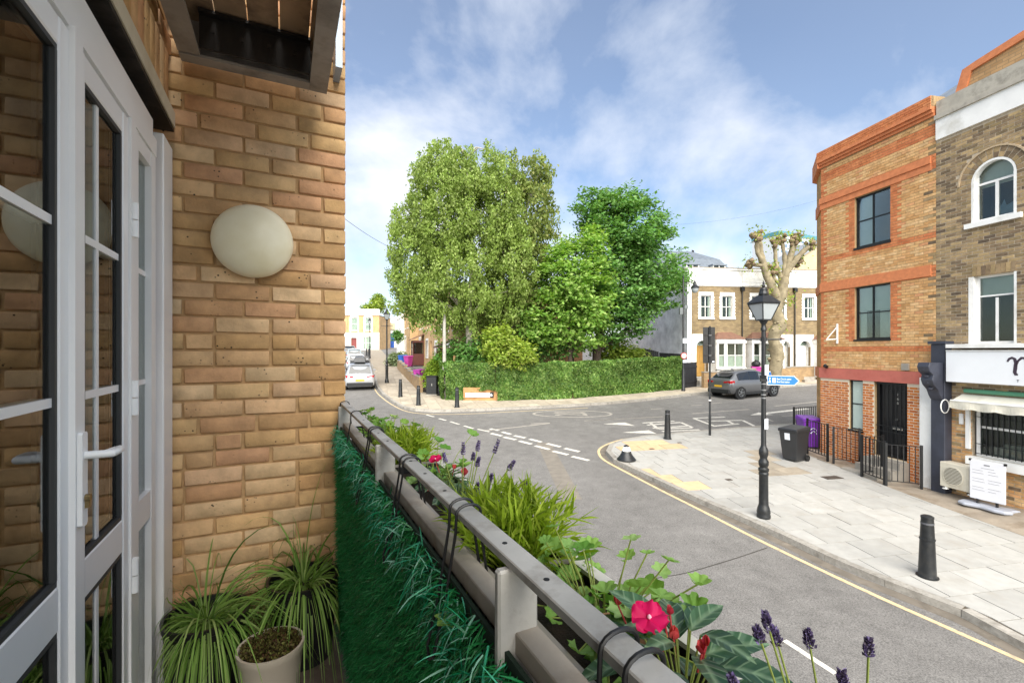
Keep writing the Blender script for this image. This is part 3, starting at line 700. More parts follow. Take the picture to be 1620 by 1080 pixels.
def veined(name, cols, vein, rough=.4, scale=60):
    m, nt, b = newmat(name); r = rnd(nt); n = len(cols); c = ramp(nt, r, [(i/max(1,n-1), lin(x)) for i, x in enumerate(cols)])
    t = nt.nodes.new('ShaderNodeTexCoord'); s = nt.nodes.new('ShaderNodeSeparateXYZ'); nt.links.new(t.outputs['Object'], s.inputs[0])
    ab = nt.nodes.new('ShaderNodeMath'); ab.operation = 'ABSOLUTE'; nt.links.new(s.outputs[0], ab.inputs[0])
    su = nt.nodes.new('ShaderNodeMath'); su.operation = 'SUBTRACT'; nt.links.new(s.outputs[1], su.inputs[0]); nt.links.new(ab.outputs[0], su.inputs[1])
    sc = nt.nodes.new('ShaderNodeMath'); sc.operation = 'MULTIPLY'; nt.links.new(su.outputs[0], sc.inputs[0]); sc.inputs[1].default_value = scale*6.28
    si = nt.nodes.new('ShaderNodeMath'); si.operation = 'SINE'; nt.links.new(sc.outputs[0], si.inputs[0])
    k = ramp(nt, si.outputs[0], [(.80,0.0),(.98,.6)]); k2 = ramp(nt, ab.outputs[0], [(.0006,.8),(.0018,0.0)])
    c = mixrgb(nt, c, lin(vein), fac=k); c = mixrgb(nt, c, lin(vein), fac=k2)
    c = mixrgb(nt, c, ramp(nt, noise(nt, objcoord(nt), 30, 4), [(.3,.8),(.7,1.15)]), blend='MULTIPLY', f=1.0)
    nt.links.new(c, b.inputs['Base Color']); setp(b, Roughness=rough); b.inputs['Specular IOR Level'].default_value = .45
    bump(nt, b, si.outputs[0], .25, .002)
    tr = nt.nodes.new('ShaderNodeBsdfTranslucent'); nt.links.new(c, tr.inputs['Color']); ms = nt.nodes.new('ShaderNodeMixShader'); ms.inputs[0].default_value = .25
    nt.links.new(b.outputs[0], ms.inputs[1]); nt.links.new(tr.outputs[0], ms.inputs[2]); nt.links.new(ms.outputs[0], nt.nodes['Material Output'].inputs['Surface']); return m
M_grassy = leafmat('pale_grass', ['#6f8a1e','#8aa52c','#a3bb3c','#7b9426','#b4c452','#627a1c'], .4, .45)
M_geran = leafmat('geranium_leaf', ['#6f9c42','#84ad55','#97bd68','#5f8f3a','#a6c67e'], .35, .5)
M_stalk = leafmat('plant_stalk', ['#8a9a4a','#9aa85a','#7a8a3c'], .1, .5)
M_ivy_pot = leafmat('pot_ivy_leaf', ['#4a7a2c','#86a94e','#5f8f3a','#a9bf74'], .3, .4)
M_impat = veined('busy_lizzie_leaf', ['#2f5138','#3c6143','#35553a','#4a6e4c'], '#86a37f', .35, 75)
M_pink = leafmat('magenta_petal', ['#d8145f','#e3206c','#c70f55'], .35, .5)
M_coral = leafmat('coral_bud', ['#c8444e','#d65a5a','#a82a44'], .25, .5)
M_lav = leafmat('lavender_floret', ['#50446a','#68588a','#7f6fa6','#443a52','#9588b8','#766a72'], .15, .7)
M_lavleaf = leafmat('lavender_leaf', ['#6b8258','#7d9468','#5a7148'], .25, .6)
def stem(parent, pts, r=.0022, mat=None, name='stem'): return ob(name, MB().tube(pts, r, 6), mat or M_stalk, parent, smooth=True)
def grass_plant(y, x, n, L, label, spread=.55):
    t = thing('ornamental_grass', label, 'plant', BAL @ Matrix.Translation((x, y, SOILZ)), 'plants in the balcony troughs')
    a = RNG.uniform(0, 2*math.pi, n); rr = .055*np.sqrt(RNG.random(n))
    P = np.stack([rr*np.cos(a)*.9, rr*np.sin(a)*1.5, np.zeros(n)], 1); lean = np.abs(RNG.normal(0, spread, n)); b = a + RNG.normal(0,.5,n)
    D = np.stack([np.sin(lean)*np.cos(b)*.8, np.sin(lean)*np.sin(b), np.cos(lean)], 1)
    V, Fc = ribbons(P, D, L*RNG.uniform(.35,1.1,n), RNG.uniform(.0016,.0034,n), RNG.uniform(.15,.9,n), 4, taper=.05)
    link('grass_blades', vf_mesh('grass_blades', V, Fc), M_grassy, t, kind='stuff')
    # short leaf blades along the culms
    m = n*3; i = RNG.integers(0, n, m); f = RNG.uniform(.3,1.0,m).reshape(-1,1)
    P2 = P[i] + unit(D[i])*f*L*.75; D2 = unit(D[i]) + RNG.normal(0,.45,(m,3))
    V, Fc = ribbons(P2, D2, L*RNG.uniform(.16,.34,m), RNG.uniform(.0020,.0042,m), RNG.uniform(.1,.8,m), 3, taper=.04)
    link('leaf_blades', vf_mesh('leaf_blades', V, Fc), M_grassy, t, kind='stuff')
grass_plant(.79, .385, 340, .155, 'large tuft of yellow green grass in the middle trough')
grass_plant(1.62, .385, 300, .145, 'smaller tuft of yellow green grass near the brick wall')
def geranium(y, x, leaves, label, mat=M_geran):
    t = thing('geranium_plant', label, 'plant', BAL @ Matrix.Translation((x, y, SOILZ)), 'plants in the balcony troughs')
    for (dx_, dy_, dz_, R) in leaves:
        tip = Vector((dx_, dy_, dz_)); base = Vector((dx_*.2, dy_*.25, -.01))
        stem(t, [base, base.lerp(tip,.5)+Vector((0,0,.015)), tip], .0011)
        d = Vector((dx_*1.2, dy_*1.2, 0)) + Vector((random.uniform(-.06,.06), random.uniform(-.06,.06), random.uniform(-.02,.05)))
        if d.length < .01: d = Vector((0,1,.1))
        ob('leaf', lobed(R, random.choice((5,6,7)), random.uniform(.1,.6)), mat, t, aim(tip, d, random.uniform(-.5,.5)), smooth=True)
    return t
def rleaves(n, sx, sy, z0, z1, r0, r1): return [(random.uniform(-sx,sx), random.uniform(-sy,sy), random.uniform(z0,z1), random.uniform(r0,r1)) for _ in range(n)]
g1 = geranium(.52, .40, rleaves(64, .08, .14, .01, .09, .011, .021) + [(.03,-.02,.135,.013),(.045,-.075,.125,.012),(.05,-.03,.115,.010),(-.02,.10,.12,.013),(.07,-.10,.10,.014)], 'scented geranium with scalloped leaves in the nearest trough')
stem(g1, [(-.03,.0,.03),(.0,-.05,.055),(.01,-.10,.05)], .0042, pm('pink_woody_stem','#b98a6a',.7,.2,20,.2), 'woody_stem')
stem(g1, [(-.05,-.05,.03),(-.02,-.08,.045),(.01,-.11,.045)], .0035, MATS['pink_woody_stem'], 'woody_stem')
g2 = geranium(.80, .33, [(-.095,-.13,-.02,.030)], 'single broad geranium leaf pushed through the rails beside the post')
g3 = geranium(1.33, .40, rleaves(46, .075, .13, .0, .085, .012, .020) + [(.02,.03,.12,.017),(.14,.06,.125,.020)], 'geranium with one long stalked leaf reaching over the road')
g4 = geranium(1.98, .40, rleaves(80, .08, .27, .0, .10, .014, .024), 'leafy green trailing plant at the brick wall end of the troughs', M_ivy_pot)
g5 = geranium(2.32, .37, rleaves(12, .05, .08, .03, .11, .013, .020), 'small sprig of pale leaves against the brick wall', M_ivy_pot)
def petal(R):
    m = MB(); nu, nv = 5, 4; vs = []
    for i in range(nu+1):
        t_ = i/nu; w = R*.72*math.sin(math.pi*(.12+.80*t_))**.75*(.45+.62*t_)
        for j in range(-nv, nv+1):
            s = j/nv; notch = -.16*R*max(0,1-abs(s)*2.2)*(t_**4)
            vs.append((s*w, R*t_+notch-.10*R*s*s*t_, .10*R*t_*t_+.10*R*math.sin(s*5+t_*3)*t_ - .12*R*s*s))
    k = 2*nv+1
    return m.add(vs, [(i*k+j, i*k+j+1, (i+1)*k+j+1, (i+1)*k+j) for i in range(nu) for j in range(2*nv)])
def loc(px, py, d): return BAL.inverted() @ at(px, py, d)
def busy_lizzie(c, n, L0, L1, flowers, buds, label, seed):
    rr = random.Random(seed); c = Vector(c); base = Vector((c.x, c.y, SOILZ))
    t = thing('busy_lizzie', label, 'plant', BAL @ Matrix.Translation(base), 'plants in the balcony troughs'); h = c.z-SOILZ
    for k in range(n):
        a = k*2.4; f = (k+.5)/n; r = .012+.05*f**.8; z = h*(.95-.75*f) + rr.uniform(-.008,.012)
        p = Vector((r*math.cos(a)*.8, r*math.sin(a)*1.2, z)); L = rr.uniform(L0, L1)*(.7+.4*f)
        stem(t, [(0,0,-.01), (p.x*.5,p.y*.5,z*.6), p], .0010, M_stalk)
        ob('leaf', leafblade(L, L*.27, 'lance', rr.uniform(.15,.5)), M_impat, t, aim(p, (math.cos(a), math.sin(a), .55-.75*f+rr.uniform(-.15,.15)), rr.uniform(-.4,.4)), smooth=True)
    for (px, py, d, R) in flowers:
        p = loc(px, py, d)-base; stem(t, [(p.x*.6,p.y*.6,p.z-.035),(p.x*.9,p.y*.9,p.z-.012),p], .0013, M_coral)
        Mf = Matrix.Translation(p) @ Matrix.Rotation(rad(20),4,'X') @ Matrix.Rotation(rad(-14),4,'Y')
        for k in range(5): ob('petal', petal(R*rr.uniform(.9,1.1)), M_pink, t, Mf @ Matrix.Rotation(2*math.pi*k/5+.3,4,'Z') @ Matrix.Translation((0,.001,.0008*k)) @ Matrix.Rotation(rad(rr.uniform(-4,34)),4,'X'), smooth=True)
        ob('flower_eye', MB().lathe([(.0012,.001),(.0022,.004),(.001,.006)],8), pm('pale_pink_eye','#f0b8c8',.5,.1,9,0), t, Mf)
    for (px, py, d, R) in buds:
        p = loc(px, py, d)-base; stem(t, [(p.x*.8,p.y*.8,p.z-.022),(p.x,p.y,p.z)], .0011, M_coral); m = MB()
        for q in range(4):
            l = leafblade(R*1.6, R*.6, 'ell', -.5); l.xf(Matrix.Rotation(q*1.57+rr.random(),4,'Z') @ Matrix.Rotation(rad(rr.uniform(30,75)),4,'X')); m.add(l.v, l.f)
        ob('bud', m, M_coral, t, Matrix.Translation(p), smooth=True)
    return t
busy_lizzie(loc(1080,985,.47), 34, .055, .085, [(1027,979,.455,.0175)], [(1060,972,.49,.006),(1066,1012,.46,.008),(1110,1034,.43,.007),(1117,1022,.43,.006),(978,957,.55,.008),(1052,985,.48,.005)], 'busy lizzie with large veined leaves and one magenta flower in the nearest trough', 3)
busy_lizzie(loc(705,745,1.27), 24, .045, .065, [(689,727,1.27,.020)], [(735,752,1.2,.012),(718,742,1.22,.008),(670,764,1.25,.010)], 'smaller busy lizzie with one magenta flower beside the far lavender', 4)
def lavender(y, x, heads, nleaf, label, hs=1.0):
    t = thing('lavender_plant', label, 'plant', BAL @ Matrix.Translation((x, y, SOILZ)), 'plants in the balcony troughs')
    for (hx, hy, hzz, hl) in heads:
        top = Vector((hx, hy, hzz)); base = Vector((hx*.25, hy*.3, 0)); d = (top-base).normalized()
        stem(t, [base, base.lerp(top,.5)+Vector((0,0,.006)), top], .0013*hs, MATS['plant_stalk'])
        n = 150; f = RNG.random(n); a = RNG.uniform(0,2*math.pi,n); whorl = np.round(f*5)/5*.92 + RNG.normal(0,.02,n)
        r = .0052*hs*(1-.45*whorl)*RNG.uniform(.6,1.15,n)
        C = np.stack([r*np.cos(a), r*np.sin(a), whorl*hl], 1); Dd = np.stack([np.cos(a)*.7, np.sin(a)*.7, np.full(n,.8)], 1)
        me = np_mesh('flower_head', leaf_quads(C, Dd, RNG.normal(size=(n,3)), RNG.uniform(.0022,.0036,n)*hs, RNG.uniform(.0012,.002,n)*hs), 4)
        link('flower_head', me, M_lav, t, Matrix.Translation(top) @ Vector((0,0,1)).rotation_difference(d).to_matrix().to_4x4())
    n = nleaf; a = RNG.uniform(0,2*math.pi,n); P = np.stack([.03*np.cos(a), .05*np.sin(a), RNG.uniform(0,.04,n)], 1)
    D = np.stack([np.cos(a)*.5, np.sin(a)*.6, RNG.uniform(.4,1.2,n)], 1)
    V, Fc = ribbons(P, D, RNG.uniform(.03,.075,n), RNG.uniform(.0012,.0022,n), RNG.uniform(0,.5,n), 3)
    link('leaves', vf_mesh('leaves', V, Fc), M_lavleaf, t, kind='stuff')
    return t
lavender(1.05, .385, [(.02,.05,.135,.030),(.05,.03,.145,.026),(.03,-.02,.120,.022),(.07,-.03,.150,.034),(.075,-.10,.125,.026),(.03,-.09,.10,.024),(.08,-.16,.105,.022),(.0,.13,.10,.028),(.01,-.06,.075,.022),(.035,-.12,.07,.020),(.05,.06,.115,.02)], 190, 'lavender with many dark purple heads in the middle trough')
def lavpx(px, py, d, y, x):
    p = BAL.inverted() @ at(px, py, d); return (p.x-x, p.y-y, p.z-SOILZ)
hd = []
for (px, py, d, hl) in ((1203,1012,.37,.012),(1217,996,.37,.015),(1230,1016,.375,.013),(1281,1020,.37,.013),(1333,1082,.36,.012),(1374,1034,.37,.014),(1165,1086,.37,.011)): hd.append((*lavpx(px, py, d, .20, .395), hl))
lavender(.20, .395, hd, 110, 'lavender with purple heads at the nearest end of the troughs', .72)

# ============================================================ pots on the balcony floor
def pot(name, x, y, r0, r1, h, mat, label):
    t = thing(name, label, 'pot', BAL @ Matrix.Translation((x, y, FL)))
    ob('body', MB().lathe([(r0*.6,.0),(r0,.004),(r1*.97,h-.03),(r1,h-.026),(r1*1.02,h),(r1*.94,h),(r1*.92,h-.03),(r0*.85,.02)], 40), mat, t, smooth=True)
    ob('soil', MB().lathe([(.001,h-.035),(r1*.93,h-.03)], 24, cap=False), M_soil, t); return t
M_pot = pm('white_glazed_pot','#c9bfae',.4,.06,4,.05,dirt='#a89880',dirt_scale=3)
pot('flower_pot', -.045, 1.93, .088, .112, .265, M_pot, 'off white round pot at the front on the balcony floor')
pot('flower_pot', -.28, 2.21, .12, .150, .30, M_trough, 'black pot of strappy leaves next to the doors')
pot('flower_pot', .075, 2.25, .12, .145, .35, M_trough, 'black pot of strappy leaves beside the green screen')
def strappy(x, y, z, n, L, label, bias=(0,0)):
    t = thing('strap_leaf_plant', label, 'plant', BAL @ Matrix.Translation((x, y, z)))
    a = RNG.uniform(0, 2*math.pi, n); rr = .06*np.sqrt(RNG.random(n)); P = np.stack([rr*np.cos(a), rr*np.sin(a), np.zeros(n)], 1)
    ln = np.abs(RNG.normal(.95,.35,n)); D = np.stack([np.sin(ln)*np.cos(a)+bias[0]*RNG.random(n), np.sin(ln)*np.sin(a)+bias[1]*RNG.random(n), np.cos(ln)], 1)
    V, Fc = ribbons(P, D, L*RNG.uniform(.55,1.25,n), RNG.uniform(.0026,.0055,n), RNG.uniform(1.8,3.8,n), 8, taper=.1)
    V[:,0] = np.clip(V[:,0], -.40-x+DX*0, .205-x); V[:,1] = np.minimum(V[:,1], WY-.012-y); V[:,2] = np.maximum(V[:,2], FL+.004-z)
    link('leaves', vf_mesh('leaves', V, Fc), leafmat('strap_leaf_'+str(n), ['#5f8236','#769a46','#93b25e','#4f7030','#a6bb72'], .25, .4), t, kind='stuff')
strappy(-.28, 2.21, FL+.27, 300, .50, 'arching grassy leaves spilling from the black pot next to the doors', (.1,-.5))
strappy(.075, 2.25, FL+.32, 230, .46, 'arching strap leaves spilling from the black pot beside the green screen', (0,-.5))
t = thing('sedum_plant', 'low brown green sedum filling the white pot', 'plant', BAL @ Matrix.Translation((-.045, 1.93, FL+.235)))
n = 2600; a = RNG.uniform(0,2*math.pi,n); rr = .103*np.sqrt(RNG.random(n)); C = np.stack([rr*np.cos(a), rr*np.sin(a), .005+RNG.random(n)*(.02+.045*np.cos(rr/.103*1.4))], 1)
link('leaves', np_mesh('leaves', leaf_quads(C, RNG.normal(size=(n,3))+np.array([0,0,.8]), RNG.normal(size=(n,3)), RNG.uniform(.004,.008,n), RNG.uniform(.0025,.0045,n)), 4), leafmat('sedum_leaf', ['#4a3224','#5f4530','#6b6a35','#3b2a1e','#7d7f42','#4f4b28'], .15, .6), t, kind='stuff')
# ============================================================ buildings
def holes_wall(W, z0, z1, ops, y0=0, y1=.3, x0=0):
    xs = sorted({x0, W} | {v for o in ops for v in o[:2]}); zs = sorted({z0, z1} | {v for o in ops for v in o[2:4]}); m = MB()
    for a, b in zip(xs, xs[1:]):
        run = None
        for c, d in zip(zs, zs[1:]):
            solid = not any(o[0]-1e-6 <= a and b <= o[1]+1e-6 and o[2]-1e-6 <= c and d <= o[3]+1e-6 for o in ops)
            if solid: run = (run[0], d) if run else (c, d)
            if (not solid or d == zs[-1]) and run: m.box(a, b, y0, y1, *run); run = None
    return m
def brickwork(parent, W, z0, z1, ops, zone, cam_l, nind, y=0, proud=.006, x0=0, seed=1, bh=.065, bl=.215):
    rr = random.Random(seed); L = []
    k = 0; z = z0
    while z + .065 <= z1:
        x = x0 - (.1125 if k % 2 else 0)
        while x < W:
            segs = [(max(x0, x), min(W, x+bl))]
            for o in ops:
                if o[2]-.03 < z+.0325 < o[3]+.03:
                    ns = []
                    for a, b in segs:
                        if b <= o[0] or a >= o[1]: ns.append((a, b))
                        else:
                            if a < o[0]-.01: ns.append((a, o[0]-.003))
                            if b > o[1]+.01: ns.append((o[1]+.003, b))
                    segs = ns
            for a, b in segs:
                if b-a > .03:
                    m = zone((a+b)/2, z+.0325)
                    if m: L.append((a, b, z, m))
            x += .225
        k += 1; z += .075
    L.sort(key=lambda q: ((q[0]+q[1])/2-cam_l.x)**2 + (q[2]-cam_l.z)**2)
    cache = {}; rest = {}
    for i, (a, b, z, m) in enumerate(L):
        w = round(b-a, 2); pr = proud + rr.uniform(-.002,.003)
        if i < nind and rr.random() < 1.1:
            key = (w, m.name)
            if key not in cache:
                cache[key] = MB().box(-w/2, w/2, 0, .05, 0, bh).mesh('brick'); cache[key].materials.append(m)
            link('brick', cache[key], None, parent, Matrix.Translation(((a+b)/2, y-pr, z)))
        else: rest.setdefault(m.name, (MB(), m))[0].box(a, b, y-pr, y+.02, z, z+bh)
    for nme, (mb, m) in rest.items(): ob('brickwork', mb, m, parent, kind='stuff')
def window(parent, x0, x1, z0, z1, mat, y=.12, fw=.05, vx=(), hz_=(), blind=0, blindmat=None, sill=None, sillmat=None, glass=None, fd=.06, curtain=None, bw=None, back=True):
    bw = bw or fw*.7; m = MB().box(x0,x0+fw,y,y+fd,z0,z1).box(x1-fw,x1,y,y+fd,z0,z1).box(x0+fw,x1-fw,y,y+fd,z0,z0+fw).box(x0+fw,x1-fw,y,y+fd,z1-fw,z1)
    for v in vx: m.box(x0+(x1-x0)*v-bw/2, x0+(x1-x0)*v+bw/2, y+.003, y+fd-.003, z0+fw, z1-fw)
    for v in hz_: m.box(x0+fw, x1-fw, y+.005, y+fd-.006, z0+(z1-z0)*v-bw/2, z0+(z1-z0)*v+bw/2)
    w = ob('window', m, mat, parent)
    xs = [x0+fw] + [x0+(x1-x0)*v for v in vx] + [x1-fw]; zs = [z0+fw] + [z0+(z1-z0)*v for v in hz_] + [z1-fw]
    for a, b in zip(xs, xs[1:]):
        for c, d in zip(zs, zs[1:]): ob('pane', MB().box(a, b, y+.02, y+.028, c, d), glass or M_glass, w)
    if blind: ob('blind', MB().box(x0+.01, x1-.01, y+fd+.02, y+fd+.03, z1-(z1-z0)*blind, z1), blindmat or M_curtain, w)
    if curtain:
        for a, b in curtain: ob('curtain', MB().box(x0+(x1-x0)*a, x0+(x1-x0)*b, y+fd+.04, y+fd+.06, z0, z1), M_curtain, w)
    if sill: ob('sill', MB().box(x0-sill[0], x1+sill[0], -sill[1], y, z0-sill[2], z0-.0005), sillmat or M_white, w)
    if back: ob('room', MB().box(x0-.3,x1+.3,y+.7,y+.72,z0-.3,z1+.3).box(x0-.3,x0-.28,y+.2,y+.7,z0-.3,z1+.3).box(x1+.28,x1+.3,y+.2,y+.7,z0-.3,z1+.3).box(x0-.28,x1+.28,y+.2,y+.7,z0-.3,z0-.28).box(x0-.28,x1+.28,y+.2,y+.7,z1+.28,z1+.3), M_roomint, w)
    return w
M_roomint = pm('dim_interior','#6e6960',.9,.15,1.5,0)
Bm = {}
B_yel = brickmat('pale_yellow_brick', ['#d3a670','#dcb480','#c89a66','#e0bc8c','#d0a06c','#c49662','#d7ab78','#cf966c'], .9, 0, .3)
B_org = brickmat('orange_brick', ['#ca7e52','#d48a5c','#be7048','#d08454','#c97a52'], .9, 0, .3)
B_low = brickmat('orange_face_brick', ['#cc7a42','#b86a38','#d68848','#aa6038','#ce8046'], .9, 0, .3)
B_brn = brickmat('weathered_brown_brick', ['#8a7862','#a8906e','#776552','#b69c74','#96825f','#65574a','#c0a67a'], .92, 0, .4)
M_mort_w = pm('white_mortar','#d9ccb6',.95,.1,20,.2)
M_mort_y = pm('buff_mortar','#a58b66',.95,.15,20,.2)
M_mort_d = pm('grey_mortar','#b9ab95',.95,.18,12,.2)
M_redstone = pm('red_painted_band','#bd6a5c',.7,.12,4,.2,dirt='#9a4a40')
M_cambase = Vector((0,0,HC))
# ---------------------------------------------------------------- corner house
AX = Vector((-FU.x, -FU.y)); FA = math.atan2(AX.y, AX.x); FM = frame((FC.x, FC.y, 0), FA)
caml = FM.inverted() @ Vector((0,0,HC))
ch = thing('corner_house', 'three storey yellow and orange brick corner house with black windows', 'house', FM)
W1 = 3.44; ops1 = [(1.20,2.28,7.27,8.76),(1.20,2.28,4.57,6.11),(1.03,1.48,1.89,3.37),(1.82,2.75,1.30,3.37)]
ob('wall', holes_wall(W1, .2, 10.1, ops1), M_mort_y, ch)
ob('ground_floor_wall', holes_wall(3.12, .2, 3.37, [o for o in ops1 if o[3] < 3.5], -.02, -.0005), M_mort_w, ch)
def zone1(x, z):
    if z < 3.37: return None
    if 3.37 <= z <= 3.69: return None
    if 6.11 <= z <= 6.42: return B_org
    if 8.76 <= z <= 9.14: return B_org
    if 9.64 <= z <= 9.90: return B_org
    if 7.06 <= z <= 7.21 or 4.25 <= z <= 4.34: return B_org
    q = int(z/.075) % 2
    if x < .16+.09*q: return B_org
    for a, b, c, d in ops1[:2]:
        if c-.05 < z < d and (a-.20-.07*q < x < a or b < x < b+.20+.07*q): return B_org
    if x > 3.2 and random.random() < .25+.5*(x-3.2): return B_brn
    return B_yel
brickwork(ch, W1, 3.695, 10.1, ops1[:2], zone1, caml, 300)
brickwork(ch, 3.12, .45, 3.36, ops1[2:], lambda x, z: B_low, caml, 0, y=-.02, bh=.056, bl=.203)
for a, b, pr in ((6.12,6.40,.035),(8.77,8.94,.03),(8.945,9.13,.06)):
    ob('string_course', MB().box(-.02, W1-.1, -pr, -.012, a, b), pm('orange_string_course','#cc7e52',.85,.15,9,.3), ch)
cn = MB()
for i, (z, pr) in enumerate(((10.1,.05),(10.18,.10),(10.26,.15))): cn.box(-.03, W1-.02, -pr, .3, z, z+.0745)
ob('cornice', cn, MATS['orange_string_course'], ch)
dz = ob('parapet', MB().box(-.03, W1-.02, -.13, .3, 10.335, 10.60), M_mort_y, ch)
for k in range(4):
    x = -.03 - (.11 if k % 2 else 0)
    while x < W1-.05:
        ob('brick', MB().box(max(-.03,x), min(W1-.02,x+.215), -.145, -.05, 10.338+.066*k, 10.338+.066*k+.058), B_org, ch); x += .225
ob('stone_band', MB().box(-.02, 3.14, -.055, -.0205, 3.372, 3.69), M_redstone, ch)
window(ch, *ops1[0], M_black, .06, .045, (.48,), (.52,), curtain=((.0,.42),), sill=(.02,.03,.06), sillmat=M_black)
window(ch, *ops1[1], M_black, .06, .045, (.48,), (.50,), blind=.46, sill=(.02,.03,.05), sillmat=M_black, curtain=((.05,.22),(.6,.97)))
window(ch, *ops1[2], M_black, .05, .045, (), (.52,), sill=(.03,.04,.05), sillmat=M_black, glass=pm('frosted_film','#b4c4bc',.25,.05,3,0))
d0, d1, e0, e1 = ops1[3]
dr = ob('front_door', MB().box(d0+.07,d1-.07,.14,.19,e0+.02,e1-.07), pm('black_door_paint','#16171a',.3,.2,5,.05), ch)
pp = MB()
for a, b in ((.18,.44),(.50,.76)):
    for c, d in ((.15,.8),(1.05,1.85)): pp.box(d0+a,d0+b,.128,.1395,e0+c,e0+d)
ob('door_panel', pp, MATS['black_door_paint'], dr)
ob('door_frame', MB().box(d0,d0+.068,.08,.2,e0,e1).box(d1-.068,d1,.08,.2,e0,e1).box(d0+.0685,d1-.0685,.08,.2,e1-.068,e1).box(d0,d1,.1,.2,e0-.03,e0+.018), M_black, ch)
ob('letter_plate', MB().box(d0+.42,d0+.70,.115,.1275,e0+.78,e0+.86), pm('chrome','#c9c9c6',.2,.05,9,0,metal=.9), dr)
ob('door_knob', MB().lathe([(.02,0),(.03,.02),(.025,.045),(.004,.05)],12).xf(Matrix.Translation((d0+.55,.128,e0+1.06)) @ Matrix.Rotation(rad(90),4,'X')), MATS['chrome'], dr, smooth=True)
link('door_number', TXT_NUM, MATS['chrome'], dr, Matrix.Translation((d0+.56,.125,e0+1.62)) @ Matrix.Rotation(rad(90),4,'X'))
gr = MB()
for i in range(7): gr.box(d0+.10+i*.12, d0+.116+i*.12, .035, .05, e0+.05, e1-.04)
for z in (e0+.06, e0+.70, e0+.85, e1-.045): gr.box(d0+.03, d1-.03, .02, .034, z-.012, z+.012)
ob('door_grille', gr, M_black, ch)
ob('door_step', MB().box(d0-.05,d1+.05,-.32,-.0215,.35,e0-.03).box(d0-.05,d1+.05,-.60,-.3205,.35,e0-.21).box(d0-.25,d1-.1,-.86,-.6005,.35,e0-.39), M_concrete, ch)
ob('white_panel', MB().box(3.122, 3.47, -.10, .0, .45, 3.55), M_white, ch)
ob('porch_light', MB().lathe([(.05,0),(.06,.10),(.02,.13)],12).xf(Matrix.Translation((.30,-.07,3.72)) @ Matrix.Rotation(rad(60),4,'X')), M_black, ch, smooth=True)
ob('vent_box', MB().box(2.62,2.80,-.06,-.01,3.72,3.9), M_concrete, ch)
br = MB().box(.61,.65,-.05,-.01,4.46,5.07).bar((.63,-.05,4.60),(.63,-.42,4.58),.03,.03).bar((.63,-.40,4.60),(.63,-.06,4.95),.02,.02)
ob('sign_bracket', br, M_white, ch)
# chamfered corner, hidden sides and roof
cd_ = Vector((.54,1.0)).normalized(); cq = FM.inverted() @ Vector((FC.x+cd_.x*1.3, FC.y+cd_.y*1.3, 0)); fq = FM.inverted() @ Vector((FC.x+cd_.x*1.3+5, FC.y+cd_.y*1.3+2.4, 0))
poly = [(0,.30),(0,0),(cq.x,cq.y),(fq.x,fq.y),(W1,7),(W1,.31)]
ob('side_walls', MB().prism([(.001,.02),(cq.x,cq.y),(fq.x,fq.y),(W1-.01,7),(W1-.01,6.8),(fq.x+.1,fq.y-.3),(cq.x+.3,cq.y+.05),(.3,.32),(.001,.32)], .2, 10.3), farbrick('corner_side_brick','#c99c5e','#b98850','#a58b66'), ch)
ob('side_cornice', MB().prism([(-.001,-.14),(cq.x-.14,cq.y-.05),(fq.x-.1,fq.y+.12),(fq.x,fq.y-.02),(cq.x+.02,cq.y),(-.001,-.001)], 10.1, 10.6), MATS['orange_string_course'], ch)
for a_, b_, w_ in ((8.77,9.13,.035),(6.12,6.40,.035),(3.372,3.69,.05)): ob('side_string_course', MB().prism([(-.001,-w_),(cq.x-w_,cq.y-.02),(cq.x,cq.y),(0,.01)], a_, b_), MATS['orange_string_course'], ch)
ob('roof', MB().add([(.2,.5,10.4),(W1,.5,10.4),(W1,3.0,12.2),(2.2,3.0,12.2),(-2.5,6.5,10.2),(W1,7,10.2)], [(0,1,2,3),(3,2,5,4),(0,3,4)]), M_slate, ch)
